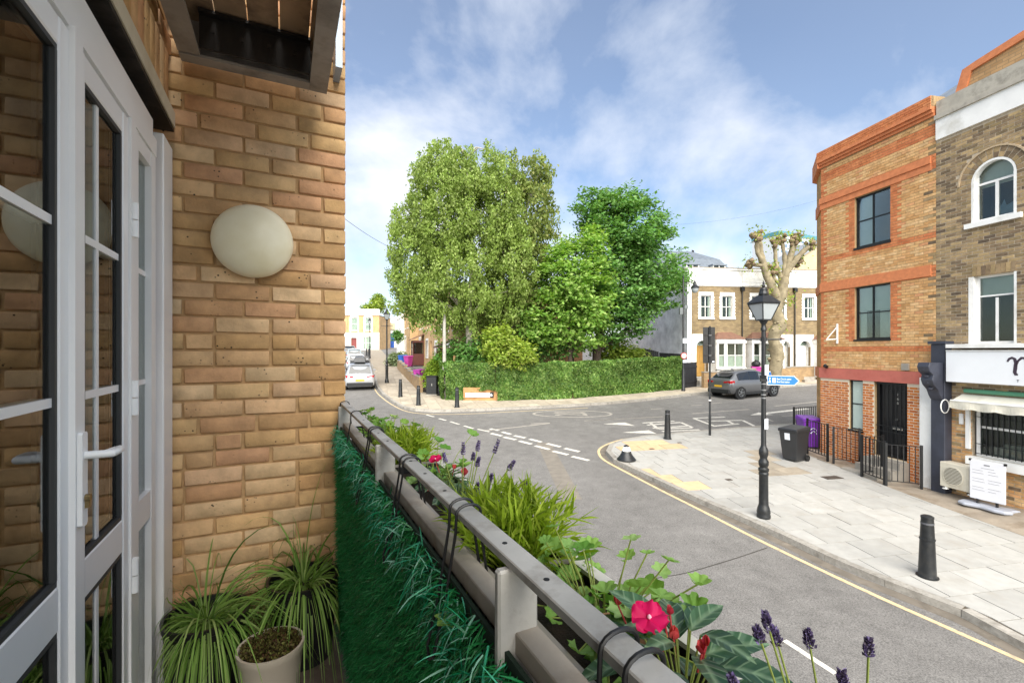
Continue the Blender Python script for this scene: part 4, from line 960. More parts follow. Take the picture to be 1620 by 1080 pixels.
# ---------------------------------------------------------------- shop next door
sh = thing('shop_building', 'brown brick shop with white fascia sign and arched upper window', 'shop', FM)
SX0, SX1 = 3.445, 7.6
def win_ops(dx_): return [(4.20+dx_,5.05+dx_,7.19,8.56),(4.20+dx_,5.05+dx_,4.40,5.95)]
ops2 = win_ops(0) + win_ops(2.3) + [(4.22,6.6,1.80,3.05)]
ob('wall', holes_wall(SX1, .1, 9.46, ops2, 0, .3, SX0), M_mort_d, sh)
def zone2(x, z):
    for k in (0, 2.3):
        cx_ = 4.625+k
        if z > 8.10 and abs(x-cx_) < .75 and (x-cx_)**2 + (z-8.10)**2 < .72**2: return None
    if z < 3.0: return B_yel if random.random() < .7 else B_brn
    return B_brn
brickwork(sh, SX1, .40, 9.45, ops2, zone2, caml, 300, x0=SX0, seed=3, bh=.060, bl=.208)
def spandrel(cx_):                                       # brick arch over a round-headed window
    m = MB(); R = .425; n = 14; zc = 8.125
    top = [(cx_+R*math.cos(a), zc+R*math.sin(a)) for a in [math.pi*i/n for i in range(n+1)]]
    poly = top + [(cx_-.76, zc), (cx_-.76, 8.9), (cx_+.76, 8.9), (cx_+.76, zc)]
    for i in range(n):
        a0, a1 = math.pi*i/n+.02, math.pi*(i+1)/n-.02
        for r0, r1 in ((R+.005,R+.11),(R+.12,R+.23)):
            ob('arch_brick', MB().pxz([(cx_+r*math.cos(a), zc+r*math.sin(a)) for r, a in ((r0,a0),(r1,a0),(r1,a1),(r0,a1))], -.008, .05), B_brn, sh)
    fill = [(cx_+R*math.cos(math.pi*i/n), zc+R*math.sin(math.pi*i/n)) for i in range(n+1)]
    ob('arch_spandrel', MB().pxz([(cx_-.426,8.5602)]+fill[::-1]+[(cx_+.426,8.5602)], .002, .25), M_mort_d, sh)
    hood = [(cx_+r*math.cos(math.pi*i/n), zc+r*math.sin(math.pi*i/n)) for i in range(n+1) for r in (R+.235,R+.27)]
    h = MB()
    for i in range(n): h.pxz([hood[2*i],hood[2*i+1],hood[2*i+3],hood[2*i+2]], -.03, .02)
    ob('arch_hood', h, M_mortar2, sh)
    rv = MB(); n2 = 14
    for i in range(n2):
        a0, a1 = math.pi*i/n2, math.pi*(i+1)/n2; rv.add([(cx_+(R-.002)*math.cos(a),yy,zc+(R-.002)*math.sin(a)) for a, yy in ((a0,-.004),(a1,-.004),(a1,.13),(a0,.13))]+[(cx_+(R-.05)*math.cos(a),yy,zc+(R-.05)*math.sin(a)) for a, yy in ((a0,-.004),(a1,-.004),(a1,.13),(a0,.13))], [(0,1,5,4),(4,5,6,7)])
    ob('white_reveal', rv.box(cx_-.424,cx_-.37,-.005,.13,7.2,zc).box(cx_+.37,cx_+.424,-.005,.13,7.2,zc), M_white, sh)
    w = ob('window', MB().box(cx_-.40,cx_-.345,.10,.16,7.2,zc+.12).box(cx_+.345,cx_+.40,.10,.16,7.2,zc+.12).box(cx_-.344,cx_+.344,.10,.16,7.2,7.26).box(cx_-.344,cx_+.344,.103,.157,8.04,8.09).box(cx_-.03,cx_+.03,.104,.156,7.26,8.04), M_white, sh)
    ob('pane', MB().box(cx_-.36,cx_+.36,.12,.128,7.25,8.5), M_glass, w)
    ob('blind', MB().box(cx_-.42,cx_+.42,.24,.25,8.0,8.56), M_curtain, w); ob('folded_curtain', MB().add([(cx_-.2,.3,7.25),(cx_+.3,.28,7.25),(cx_+.32,.32,7.62),(cx_+.05,.3,7.5),(cx_-.02,.35,7.66)],[(0,1,2,3,4)]), pm('blue_grey_cloth','#9aa7b4',.9,.15,6,0), w)
    ob('sill', MB().box(cx_-.53,cx_+.53,-.07,.10,7.08,7.192), M_white, w)
    ob('room', MB().box(cx_-.6,cx_+.6,.8,.82,6.9,8.8).box(cx_-.6,cx_-.58,.3,.8,6.9,8.8).box(cx_+.58,cx_+.6,.3,.8,6.9,8.8), M_roomint, w)
spandrel(4.625); spandrel(6.925)
for k in (0, 2.3):
    o = win_ops(k)[1]
    ob('white_reveal', MB().box(o[0]+.001,o[0]+.05,-.004,.13,o[2],o[3]).box(o[1]-.05,o[1]-.001,-.004,.13,o[2],o[3]).box(o[0]-.05,o[0],-.012,-.007,o[2],o[3]), M_white, sh)
    window(sh, o[0]+.05,o[1]-.05,o[2],o[3], M_white, .10, .05, (), (.70,), sill=(.12,.08,.10), blind=.3)
    ob('mullion', MB().box(o[0]+.40,o[0]+.45,.105,.155,o[2]+.05,o[2]+1.03), M_white, sh)
    for i in range(9): ob('flat_arch_brick', MB().pxz([(o[0]+.02+.092*i,o[3]+.01),(o[0]+.10+.092*i,o[3]+.01),(o[0]+.10+.092*i,o[3]+.22),(o[0]+.02+.092*i,o[3]+.22)], -.010, -.0085+.02), B_brn, sh)
ob('white_parapet', MB().box(SX0+.02,SX1,-.05,.3,9.46,9.955), M_white, sh)
ob('coping', MB().box(SX0+.02,SX1,-.10,.35,9.956,10.06).box(SX0+.02,SX1,-.03,.3,10.0605,10.42), pm('weathered_render','#b3ada0',.9,.25,3,.5,dirt='#5a564e',dirt_scale=3), sh)
gp = [(3.82,10.30),(3.98,10.90),(4.25,10.95),(SX1,11.34),(SX1,10.3)]
ob('gable_wall', MB().pxz(gp, .12, .42), farbrick('gable_brick','#b08a5e','#c79f70','#a08562'), sh)
ob('gable_coping', MB().pxz([(3.80,10.42),(4.02,10.42),(4.14,10.80),(SX1,11.20),(SX1,11.38),(4.25,10.98),(3.96,10.93)], .07, .119), MATS['orange_string_course'], sh)
ob('body', MB().box(SX0+.01,SX1,6.5,6.8,.1,9.9).box(SX0+.001,SX0+.25,.301,6.5,.1,9.9).box(SX0,SX1,.301,6.8,9.91,9.99), M_mort_d, sh)
# ground floor of the shop
M_pil = pm('slate_blue_paint','#3a3d49',.5,.15,5,.15,dirt='#2b2d35')
pil = ob('pilaster', bevel(MB().box(3.48,3.80,-.22,-.001,.30,4.40),.012), M_pil, sh)
ob('pilaster_cap', MB().box(3.44,3.84,-.26,-.0,4.401,4.47), M_pil, pil)
cs = [(0,0),(0,.9),(-.40,.9),(-.44,.80),(-.40,.68),(-.30,.60),(-.33,.48),(-.28,.36),(-.16,.24),(-.10,.10),(-.04,0)]
con = MB(); con.add([(3.50,-.221+y,3.05+z) for y, z in cs]+[(3.78,-.221+y,3.05+z) for y, z in cs], [tuple(range(10,-1,-1)),tuple(range(11,22))]+[(i,(i+1)%11,11+(i+1)%11,11+i) for i in range(11)])
ob('carved_bracket', bevel(con,.01), M_pil, pil)
lf = MB()
for i, z in enumerate((3.78,3.62,3.46,3.32)): lf.lathe([(.0,-.05),(.05,-.02),(.06,.02),(.0,.05)],8,(3.64,-.60+.06*i,z))
ob('carved_leaf', lf, M_pil, pil, smooth=True)
fs = ob('fascia_sign', bevel(MB().box(3.86,SX1,-.27,-.02,3.50,4.22),.006), pm('white_sign_panel','#f0f2f4',.35,.02,3,0), sh)
ob('fascia_moulding', MB().box(3.90,SX1,-.33,-.02,4.30,4.39).box(3.87,SX1,-.29,-.02,4.225,4.25), M_white, sh)
# lower-case n of the shop's name, swash serif
nm = MB(); 
def stroke(pts, ws):
    m = MB(); P = [Vector(p) for p in pts]; vs = []
    for i, p in enumerate(P):
        d = (P[min(i+1,len(P)-1)]-P[max(i-1,0)]).normalized(); n_ = Vector((-d.y,d.x))*ws[i]/2; vs += [(p.x+n_.x,-.2755,p.y+n_.y),(p.x-n_.x,-.2755,p.y-n_.y),(p.x+n_.x,-.270,p.y+n_.y),(p.x-n_.x,-.270,p.y-n_.y)]
    for i in range(len(P)-1):
        k = 4*i; m.add([vs[k],vs[k+1],vs[k+4],vs[k+5],vs[k+2],vs[k+3],vs[k+6],vs[k+7]], [(0,1,3,2),(4,6,7,5),(0,2,6,4),(1,5,7,3)])
    return m
for pts, ws in (([(4.84,4.00),(4.87,4.06),(4.92,4.085),(4.965,4.06),(4.985,3.98),(4.975,3.86),(4.965,3.78),(4.985,3.735),(5.02,3.73)],[.03,.045,.05,.055,.06,.065,.06,.055,.03]),
                ([(4.985,3.90),(5.02,4.02),(5.08,4.085),(5.14,4.08),(5.17,4.0),(5.165,3.86),(5.17,3.77),(5.21,3.73),(5.26,3.77)],[.03,.04,.05,.055,.06,.065,.06,.05,.03])):
    k = stroke([(x+.22,z) for x, z in pts], ws); nm.add(k.v, k.f)
ob('sign_letter', nm, pm('plum_lettering','#3d2f3d',.4,.05,5,0), fs)
link('sign_letter', TXT_T, MATS['plum_lettering'], fs, Matrix.Translation((5.24,-.274,3.60)) @ Matrix.Rotation(rad(90),4,'X'))
aw = ob('awning', MB().add([(4.05,-.04,3.22),(6.9,-.04,3.22),(6.9,-.34,3.06),(4.02,-.34,3.06)],[(0,1,2,3)]), pm('cream_awning','#ddd8c8',.8,.08,5,.1,dirt='#b5ad98',dirt_scale=3), sh)
vl = MB(); n = 48; vs = []
for i in range(n+1):
    x = 4.0+2.9*i/n; vs += [(x,-.35+.010*math.sin(i*.8),3.06),(x,-.36+.02*math.sin(i*.8),2.90-.03*abs(math.sin(i*.42)))]
ob('awning_valance', vl.add(vs, [(2*i,2*i+1,2*i+3,2*i+2) for i in range(n)]), MATS['cream_awning'], aw)
ob('awning_roller', MB().tube([(4.12,-.07,3.30),(6.9,-.07,3.30)],.05,12), pm('green_roller','#4f8a6c',.5,.1,5,.1), aw, smooth=True)
ob('awning_bar', MB().tube([(4.02,-.345,3.07),(6.9,-.345,3.07)],.02,8), M_white, aw)
window(sh, 4.27,6.6,1.80,3.05, M_white, .05, .07, (.5,), (.55,), sill=(.08,.16,.18), bw=.05)
gm = MB()
for i in range(22): gm.box(4.30+i*.105,4.314+i*.105,-.03,-.016,1.86,2.98)
for z in (1.88,2.10,2.72,2.96): gm.box(4.28,6.6,-.0155,-.004,z-.007,z+.007)
ob('window_grille', gm, M_black, sh)
ob('shutter_guide', MB().box(4.12,4.20,-.06,-.001,1.95,2.95).box(3.98,4.06,-.05,-.001,2.5,2.75), M_white, sh)
ob('display_counter', MB().box(4.4,6.4,.35,.75,1.80,2.02).box(4.6,5.2,.36,.6,2.021,2.12).box(5.4,6.2,.36,.6,2.021,2.10), pm('counter','#b7aca0',.5,.15,4,0), sh)
ob('hanging_ring', MB().tube([(3.82+.0*a,-.24-.12*math.cos(a)-.0,2.9+.16*math.sin(a)) for a in [i*math.pi/10-math.pi/2 for i in range(21)]],.012,8,cap=False), M_white, sh)
# ---------------------------------------------------------------- air conditioner and board in front of the shop
acM = FM @ Matrix.Translation((3.84,-.42,1.02))
ac = thing('air_conditioner', 'cream outdoor air conditioner unit on brackets below the shop window', 'air conditioner', acM)
ob('casing', bevel(MB().box(0,.78,0,.30,0,.58),.012), pm('cream_casing','#cfc8b6',.45,.06,4,.03,dirt='#aaa08a'), ac)
ob('fan_grille', MB().lathe([(.225,0),(.225,.008),(.20,.012),(.20,.002)],32,(0,0,0),cap=False).xf(Matrix.Translation((.28,-.001,.29)) @ Matrix.Rotation(rad(90),4,'X')), MATS['cream_casing'], ac)
gg = MB()
for i in range(13): 
    z = -.19+.032*i; w = math.sqrt(max(.0004,.21**2-z*z)); gg.box(.28-w,.28+w,-.012,-.006,.29+z-.006,.29+z+.006)
ob('fan_slat', gg, MATS['cream_casing'], ac)
ob('fan_opening', MB().lathe([(.205,0),(.205,.003)],28).xf(Matrix.Translation((.28,-.0005,.29)) @ Matrix.Rotation(rad(90),4,'X')), pm('dim_fan','#6d6a60',.7,.2,5,0), ac)
ob('side_cover', MB().box(.56,.76,-.006,-.0005,.04,.54), MATS['cream_casing'], ac)
ob('wall_bracket', MB().box(.10,.14,.02,.42,-.03,-.001).box(.62,.66,.02,.42,-.03,-.001).box(.08,.16,-.03,.06,-.05,-.031).box(.60,.68,-.03,.06,-.05,-.031), M_white, ac)
bpos = FP(4.80,.42); ab_ = thing('pavement_sign', 'white printed board on a grey weighted base outside the shop', 'sign', frame((bpos.x,bpos.y,fore_z(4.80,.42)), FA+rad(10)))
fr_ = ob('board', bevel(MB().box(-.30,.30,-.02,.02,.16,1.02),.012), pm('board_white','#dcdce0',.4,.03,3,0), ab_)
bl = MB().box(-.05,.05,-.0235,-.0205,.92,.95)
rr = random.Random(5)
for x0 in (-.25,.02):
    for i in range(9):
        if i % 3 != 2: bl.box(x0, x0+rr.uniform(.12,.22), -.0228, -.0205, .80-.062*i, .806-.062*i)
bl.box(-.10,.12,-.0228,-.0205,.86,.867)
ob('printed_line', bl, pm('grey_print','#8b8b8e',.6,.1,5,0), fr_)
ob('corner_cap', MB().box(-.312,-.275,-.026,.026,.99,1.035).box(.275,.312,-.026,.026,.99,1.035), M_rubber, fr_)
bpts = [(-.44,-.18),(-.30,-.25),(-.05,-.19),(.20,-.25),(.38,-.22),(.46,-.10),(.40,.02),(.48,.16),(.34,.22),(.1,.16),(-.15,.22),(-.36,.19),(-.46,.05)]
ob('base', bevel(MB().prism(bpts,0,.07),.02), pm('grey_plastic_base','#a9adb6',.5,.06,5,.05), ab_)
ob('spring_foot', MB().lathe([(.025,.07),(.025,.16)],10,(-.16,0,0)).lathe([(.025,.07),(.025,.16)],10,(.16,0,0)), M_darksteel, ab_)
# ---------------------------------------------------------------- front railings of the corner house
def railing(a, b, h, label, n=None, foot=.0):
    a, b = Vector(a), Vector(b); d = (b-a); L = d.xy.length; ang = math.atan2(d.y, d.x)
    t = thing('iron_railing', label, 'railing', frame(a, ang), 'iron railings of the corner house')
    dzz = (b.z-a.z)
    ob('end_post', MB().box(-.025,.025,-.025,.025,0,h+.02), M_black, t); ob('end_post', MB().box(L-.025,L+.025,-.025,.025,dzz,dzz+h+.02), M_black, t)
    ob('top_rail', MB().bar((.026,0,h-.02),(L-.026,0,h-.02+dzz),.04,.014), M_black, t); ob('bottom_rail', MB().bar((.026,0,.14),(L-.026,0,.14+dzz),.04,.014), M_black, t)
    n = n or max(3, int(L/.105))
    for i in range(1, n):
        x = L*i/n; z = dzz*i/n; ob('bar', MB().box(x-.008,x+.008,-.008,.008,z+.15,z+h-.03), M_black, t)
    return t
def FG(t_, o): p = FP(t_, o); return Vector((p.x, p.y, gz(p.y)+KH-.002))
railing(FG(.10,.60), FG(.92,.66), 1.12, 'iron railing panel in front of the narrow ground floor window')
railing(FG(1.13,.66), FG(1.45,.10), 1.08, 'iron gate standing open on the left of the door steps')
railing(FG(2.28,.92), FG(2.95,.96), 1.12, 'iron railing panel in front of the right side of the door steps')
railing(FG(2.98,.95), FG(3.36,.34), 1.08, 'iron railing returning to the white panel beside the pilaster')
railing(FG(2.26,.90), FG(2.34,.32), 1.10, 'iron gate standing open on the right of the door steps')
p = G(1256, 688); q_ = G(1297, 684); p.z += KH; q_.z += KH
railing(p, q_, .95, 'iron railing behind the purple bin round the house corner')
# ============================================================ terrace across the junction
M_stock = farbrick('terrace_stock_brick','#7a674c','#94805c','#82765f')
M_stock2 = farbrick('side_street_brick','#c19b6b','#cfab7a','#b59d7a')
M_gable = farbrick('white_painted_brick','#f4f4f4','#eeeff0','#e2e3e4')
M_oldwall = farbrick('old_garden_wall','#a4855c','#8d7150','#8f8068')
M_tile = pm('brown_roof_tile','#7d5b4a',.8,.2,6,.3,rand=.2)
TD = 32.5; TX0 = (1094-CXP)/F*TD; TA = math.atan2(.13, 1.0)
TM = frame((TX0, TD, 0), TA)
def tz(py): return HC - (py-HZ)/F*TD
ZG = gz(TD)
def surround(parent, x0, x1, z0, z1, w=.16):              # white stone surround with toothed edges
    m = MB().box(x0-w,x0,-.03,.10,z0,z1).box(x1,x1+w,-.03,.10,z0,z1).box(x0-w,x1+w,-.03,.10,z1,z1+.24).box(x0-w-.05,x1+w+.05,-.09,.10,z0-.12,z0-.0005)
    k = 0; z = z0+.05
    while z < z1: m.box(x0-w-.05,x0-w,-.026,.0,z,z+.11); m.box(x1+w,x1+w+.05,-.026,.0,z,z+.11); z += .22
    return ob('window_surround', m, M_white, parent)
def sash(parent, x0, x1, z0, z1, y=.10):
    return window(parent, x0, x1, z0, z1, M_white, y, .055, (.5,), (.5,), bw=.045, curtain=((0,.2),(.8,1)))
def bay(parent, x0, x1, z0, z1):                          # square bay with hipped tile roof
    d = .75; b = ob('bay_window', MB().box(x0,x1,-d,-.001,z0,z0+.75).box(x0,x0+.12,-d,-.001,z0+.7505,z1).box(x1-.12,x1,-d,-.001,z0+.7505,z1).box(x0-.05,x1+.05,-d-.06,-.001,z1+.0005,z1+.28).box(x0+.62,x0+.76,-d,-d+.14,z0+.7505,z1).box(x0-.06,x1+.06,-d-.08,-d,z0+.68,z0+.76), M_white, parent)
    rf = ob('bay_roof', MB().add([(x0-.12,-d-.12,z1+.281),(x1+.12,-d-.12,z1+.281),(x1+.12,-.001,z1+.281),(x0-.12,-.001,z1+.281),(x0+.55,-.001,z1+.80),(x1-.55,-.001,z1+.80)], [(0,1,5,4),(1,2,5),(0,4,3),(0,3,2,1)]), M_tile, b)
    for a, c in ((x0+.12,x0+.62),(x0+.76,x1-.12)):
        wv = (.5,) if c-a > .8 else ()
        m = MB().box(a,a+.05,-d+.03,-d+.09,z0+.76,z1).box(c-.05,c,-d+.03,-d+.09,z0+.76,z1).box(a+.05,c-.05,-d+.03,-d+.09,z1-.05,z1).box(a+.05,c-.05,-d+.03,-d+.09,z0+.76,z0+.82).box(a+.05,c-.05,-d+.035,-d+.085,(z0+.76+z1)/2-.02,(z0+.76+z1)/2+.02)
        for v in wv: m.box((a+c)/2-.02,(a+c)/2+.02,-d+.034,-d+.086,z0+.82,z1-.05)
        s = ob('sash', m, M_white, b); ob('pane', MB().box(a+.04,c-.04,-d+.055,-d+.062,z0+.8,z1-.04), M_glass, b)
        ob('net_curtain', MB().box(a+.03,c-.03,-d+.12,-d+.13,z0+.78,(z0+.76+z1)/2), M_curtain, b)
    ob('bay_room', MB().box(x0+.1,x1-.1,-.05,-.03,z0+.7,z1), M_roomint, b)
def arch_door(parent, x0, x1, z0, z1, doorcol):
    cx_ = (x0+x1)/2; R = (x1-x0)/2; n = 12; zc = z1-R
    fan = [(cx_+R*math.cos(math.pi*i/n), zc+R*math.sin(math.pi*i/n)) for i in range(n+1)]
    ob('porch_arch', MB().pxz([(x0-.0,z1+.12)]+fan[::-1]+[(x1+.0,z1+.12)], -.04, .2), M_white, parent)
    d = ob('front_door', MB().box(x0+.03,x1-.03,.42,.47,z0,zc+.1), doorcol, parent)
    ob('fanlight', MB().box(x0+.03,x1-.03,.42,.45,zc+.12,z1), M_glass, d)
    ob('door_panel', MB().box(x0+.15,cx_-.05,.405,.4195,z0+.2,z0+.8).box(cx_+.05,x1-.15,.405,.4195,z0+.2,z0+.8).box(x0+.15,cx_-.05,.405,.4195,z0+1.0,z0+1.75).box(cx_+.05,x1-.15,.405,.4195,z0+1.0,z0+1.75), doorcol, d)
    ob('porch_side', MB().box(x0-.02,x0+.0,.201,.5,z0-.1,z1).box(x1,x1+.02,.201,.5,z0-.1,z1).box(x0,x1,.48,.5,z0-.1,z1), M_white, parent)
def terrace_house(x0, W, flip, label, mat=M_stock, doorcol=None, no_bay=False):
    t = thing('terraced_house', label, 'house', TM @ Matrix.Translation((x0, 0, 0)), 'terraced houses across the junction')
    z1 = tz(424); zs = tz(452); zf = ZG+.55; wz0, wz1 = tz(502), tz(467)
    xs = [(W*.18, W*.18+.80), (W*.60, W*.60+.80)]
    dx0 = .35 if not flip else W-1.25; dx1 = dx0+.90
    ops = [(a,b,wz0,wz1) for a, b in xs] + [(dx0,dx1,zf-.1,zf+2.55)]
    if not no_bay: bx0, bx1 = (1.45, W-.25) if not flip else (.25, W-1.45); ops.append((bx0+.15,bx1-.15,zf+.7,zf+2.3))
    ob('wall', holes_wall(W, ZG-.6, zs, ops), mat, t)
    ob('parapet', MB().box(0,W,-.04,.3,zs+.0005,z1-.10).box(-.02,W+.02,-.12,.35,z1-.0995,z1).box(0,W,-.08,-.0405,zs+.05,zs+.12), M_white, t)
    ob('parapet_cap', MB().box(-.02,W+.02,-.13,.36,z1+.0005,z1+.07), pm('stone_coping','#8f8474',.9,.2,4,.3), t)
    ob('ground_floor_render', holes_wall(max(dx1+.22,dx1), zf-.3, zf+3.0, [(dx0,dx1,zf-.3,zf+2.55)], -.035, -.002, min(dx0-.3,dx0)), M_white, t)
    for a, b in xs: surround(t, a, b, wz0, wz1); sash(t, a, b, wz0, wz1)
    arch_door(t, dx0, dx1, zf, zf+2.55, doorcol or M_white)
    if not no_bay: bay(t, bx0, bx1, zf-.1, zf+2.35)
    ob('step', MB().box(dx0-.1,dx1+.1,-.35,-.036,ZG-.3,zf-.05).box(dx0-.1,dx1+.1,-.65,-.3505,ZG-.3,zf-.25), M_concrete, t)
    ob('downpipe', MB().tube([(W-.03,-.09,ZG),(W-.03,-.09,zs-.3)],.04,8).box(W-.15,W+.09,-.22,-.02,zs-.32,zs-.02), M_black, t, smooth=True)
    return t
pxw = TD/F
h1 = terrace_house(0, 86*pxw, False, 'end of terrace house with white painted gable and bay window', doorcol=pm('ochre_door','#a9823f',.5,.1,5,0))
GD = 12.5
ob('gable_wall', MB().box(-.30,-.001,0,GD,ZG-.6,tz(424)-.02), M_gable, h1)
ob('gable_coping', MB().box(-.34,.001,.361,GD,tz(424)-.0195,tz(424)+.07), MATS['stone_coping'], h1)
ob('back_and_roof', MB().box(0,86*pxw,GD-.3,GD,ZG-.6,tz(440)).box(0,86*pxw,.301,GD-.301,tz(440),tz(438)), M_slate, h1)
h2 = terrace_house(86*pxw+.02, 92*pxw, True, 'middle terrace house behind the pollarded plane tree')
h3 = terrace_house(178*pxw+.06, 92*pxw, False, 'right hand terrace house partly hidden by the corner house')
for h, w in ((h2,92*pxw),(h3,92*pxw)): ob('back_and_roof', MB().box(0,w,GD-.3,GD,ZG-.6,tz(440)).box(0,w,.301,GD-.301,tz(440),tz(438)), M_slate, h)
# front garden walls of the terrace
def low_wall(a, b, h, label, mat=M_oldwall, cap=True, group='front garden walls'):
    a, b = Vector(a), Vector(b); d = (b-a); L = d.length; ang = math.atan2(d.y, d.x)
    t = thing('garden_wall', label, 'wall', frame((a.x, a.y, 0), ang), group); n = max(1, int(L/2.2)); m = MB(); c = MB()
    for i in range(n):
        p = a+d*(i/n); z = gz(p.y); z2 = gz((a+d*((i+1)/n)).y); zt = max(z, z2)+h
        m.box(L*i/n, L*(i+1)/n-.003, 0, .22, min(z,z2)-.2, zt); c.box(L*i/n, L*(i+1)/n-.003, -.03, .25, zt+.0005, zt+.06)
    ob('brickwork', m, mat, t)
    if cap: ob('coping', c, M_concrete, t)
    return t
low_wall((12.45,29.9), (14.6,30.9), 1.05, 'low brick garden wall in front of the end terrace house')
low_wall((15.6,31.2), (22.0,33.6), 1.15, 'old rough brick garden wall behind the dark grey car')
low_wall((22.2,33.65), (28,35.9), 1.1, 'brick garden wall running on behind the corner house')
# mansard-roofed block behind
MM = frame(((1052-CXP)/F*47, 47, 0), TA); mz = lambda py: HC-(py-HZ)/F*47
mn = thing('mansard_building', 'white block with grey slate mansard roof and two dormers behind the terrace', 'building', MM)
Wm = 7.4
ob('wall', MB().box(0,Wm,0,8,gz(47)-.5,mz(427)), M_white, mn)
mr = ob('mansard_roof', MB().add([(0,0,mz(427)),(Wm,0,mz(427)),(Wm-.7,1.2,mz(404)),(0,1.2,mz(404)),(Wm-2.6,3.6,mz(384)),(0,3.6,mz(384)),(Wm,8,mz(427)),(0,8,mz(427))], [(0,1,2,3),(3,2,4,5),(1,6,4,2),(5,4,6,7),(0,3,5,7)]), M_slate, mn)
ob('roof_parapet', MB().add([(Wm+.05,-.1,mz(425)),(Wm+.35,-.1,mz(425)),(Wm-.35,1.2,mz(401)),(Wm-.65,1.2,mz(401)),(Wm-2.25,3.6,mz(381)),(Wm-2.55,3.6,mz(381)),(Wm+.35,8,mz(425)),(Wm+.05,8,mz(425))], [(0,1,2,3),(3,2,4,5),(5,4,6,7)]), pm('lead_grey','#8d9196',.6,.1,4,.1), mn)
for x in (2.2, 5.1):
    dm = ob('dormer', MB().box(x-.1,x+1.5,-.35,1.5,mz(418.5),mz(416.5)).box(x,x+1.4,-.2,1.4,mz(427),mz(426)), M_slate, mn)
    ob('window', MB().box(x,x+.12,-.2,1.2,mz(426),mz(418.5)).box(x+1.28,x+1.4,-.2,1.2,mz(426),mz(418.5)).box(x+.66,x+.74,-.2,.0,mz(426),mz(418.5)).box(x+.121,x+1.279,-.19,.0,mz(422.5),mz(422)), M_white, dm); ob('pane', MB().box(x+.1,x+1.3,-.12,-.1,mz(426),mz(418.5)), M_glass, dm); ob('dormer_room', MB().box(x+.1,x+1.3,.5,.55,mz(426),mz(418.5)), M_roomint, dm)
# gable of a building behind, and a tower block beyond
bz = lambda py: HC-(py-HZ)/F*58
bb = thing('sandy_gable_building', 'sandy rendered gable rising behind the terrace next to the corner house', 'building', frame(((1240-CXP)/F*58,58,0),.1))
ob('wall', MB().pxz([(0,0),(9,0),(9,bz(385)),(6,bz(376)),(1.6,bz(412)),(0,bz(428))],0,6), pm('sand_render','#b8a68a',.9,.12,2,.2), bb)
ob('roof_edge', MB().pxz([(0,bz(428)+.02),(1.6,bz(412)+.02),(6,bz(376)+.02),(6,bz(376)+.3),(1.6,bz(412)+.3),(0,bz(428)+.3)],-.2,6.2), MATS['lead_grey'], bb)
D = 210; twz = lambda py: HC-(py-HZ)/F*D
tw = thing('tower_block', 'distant white tower block with a teal top storey', 'tower', frame(((1233-CXP)/F*D, D, 0), rad(24)))
ob('wall', MB().box(0,46,0,14,0,twz(371)), pm('tower_white','#c6ccd2',.8,.05,1,0), tw)
ob('top_storey', MB().box(-.3,46.3,-.3,14.3,twz(371)+.02,twz(365)), pm('teal_cladding','#4f8a98',.6,.06,1,0), tw)
for r in range(14):
    z = twz(371)-2.6-2.8*r
    for c in range(16): ob('window', MB().box(.9+c*2.85,2.6+c*2.85,-.06,-.01,z,z+1.3), pm('tower_glass','#6f8496',.2,.15,1,0), tw)
# ============================================================ brick building behind the trees
bh = thing('side_brick_building', 'brown brick side wall with a black drainpipe behind the trees', 'building', frame((-.9,37.2,0), rad(8)))
M_bh = farbrick('brown_flank_brick','#b07f55','#9d6f4a','#9a8064')
ob('wall', MB().box(-1.5,6.8,0,.4,gz(37)-.5,gz(37)+5.4), M_bh, bh)
ob('return_wall', MB().box(-1.5,-1.1,.401,9,gz(37)-.5,gz(37)+5.4).box(6.4,6.8,.401,9,gz(37)-.5,gz(37)+5.4), M_bh, bh)
ob('roof', MB().add([(-1.7,-.3,gz(37)+5.41),(7.0,-.3,gz(37)+5.41),(7.0,9,gz(37)+5.41),(-1.7,9,gz(37)+5.41),(0,4.5,gz(37)+7.4),(5.2,4.5,gz(37)+7.4)],[(0,1,5,4),(1,2,5),(2,3,4,5),(3,0,4)]), M_slate, bh)
ob('drainpipe', MB().tube([(6.0,-.06,gz(37)),(6.0,-.06,gz(37)+5.3)],.05,8), M_black, bh)
# ============================================================ houses along the left street
SU = dgw.copy(); SA = math.atan2(SU.y, SU.x); SN = Vector((SU.y, -SU.x))     # along the street, and away from it
if SN.x < 0: SN = -SN
def SP(s, o): p = GW[0] + SU*s + SN*o; return p
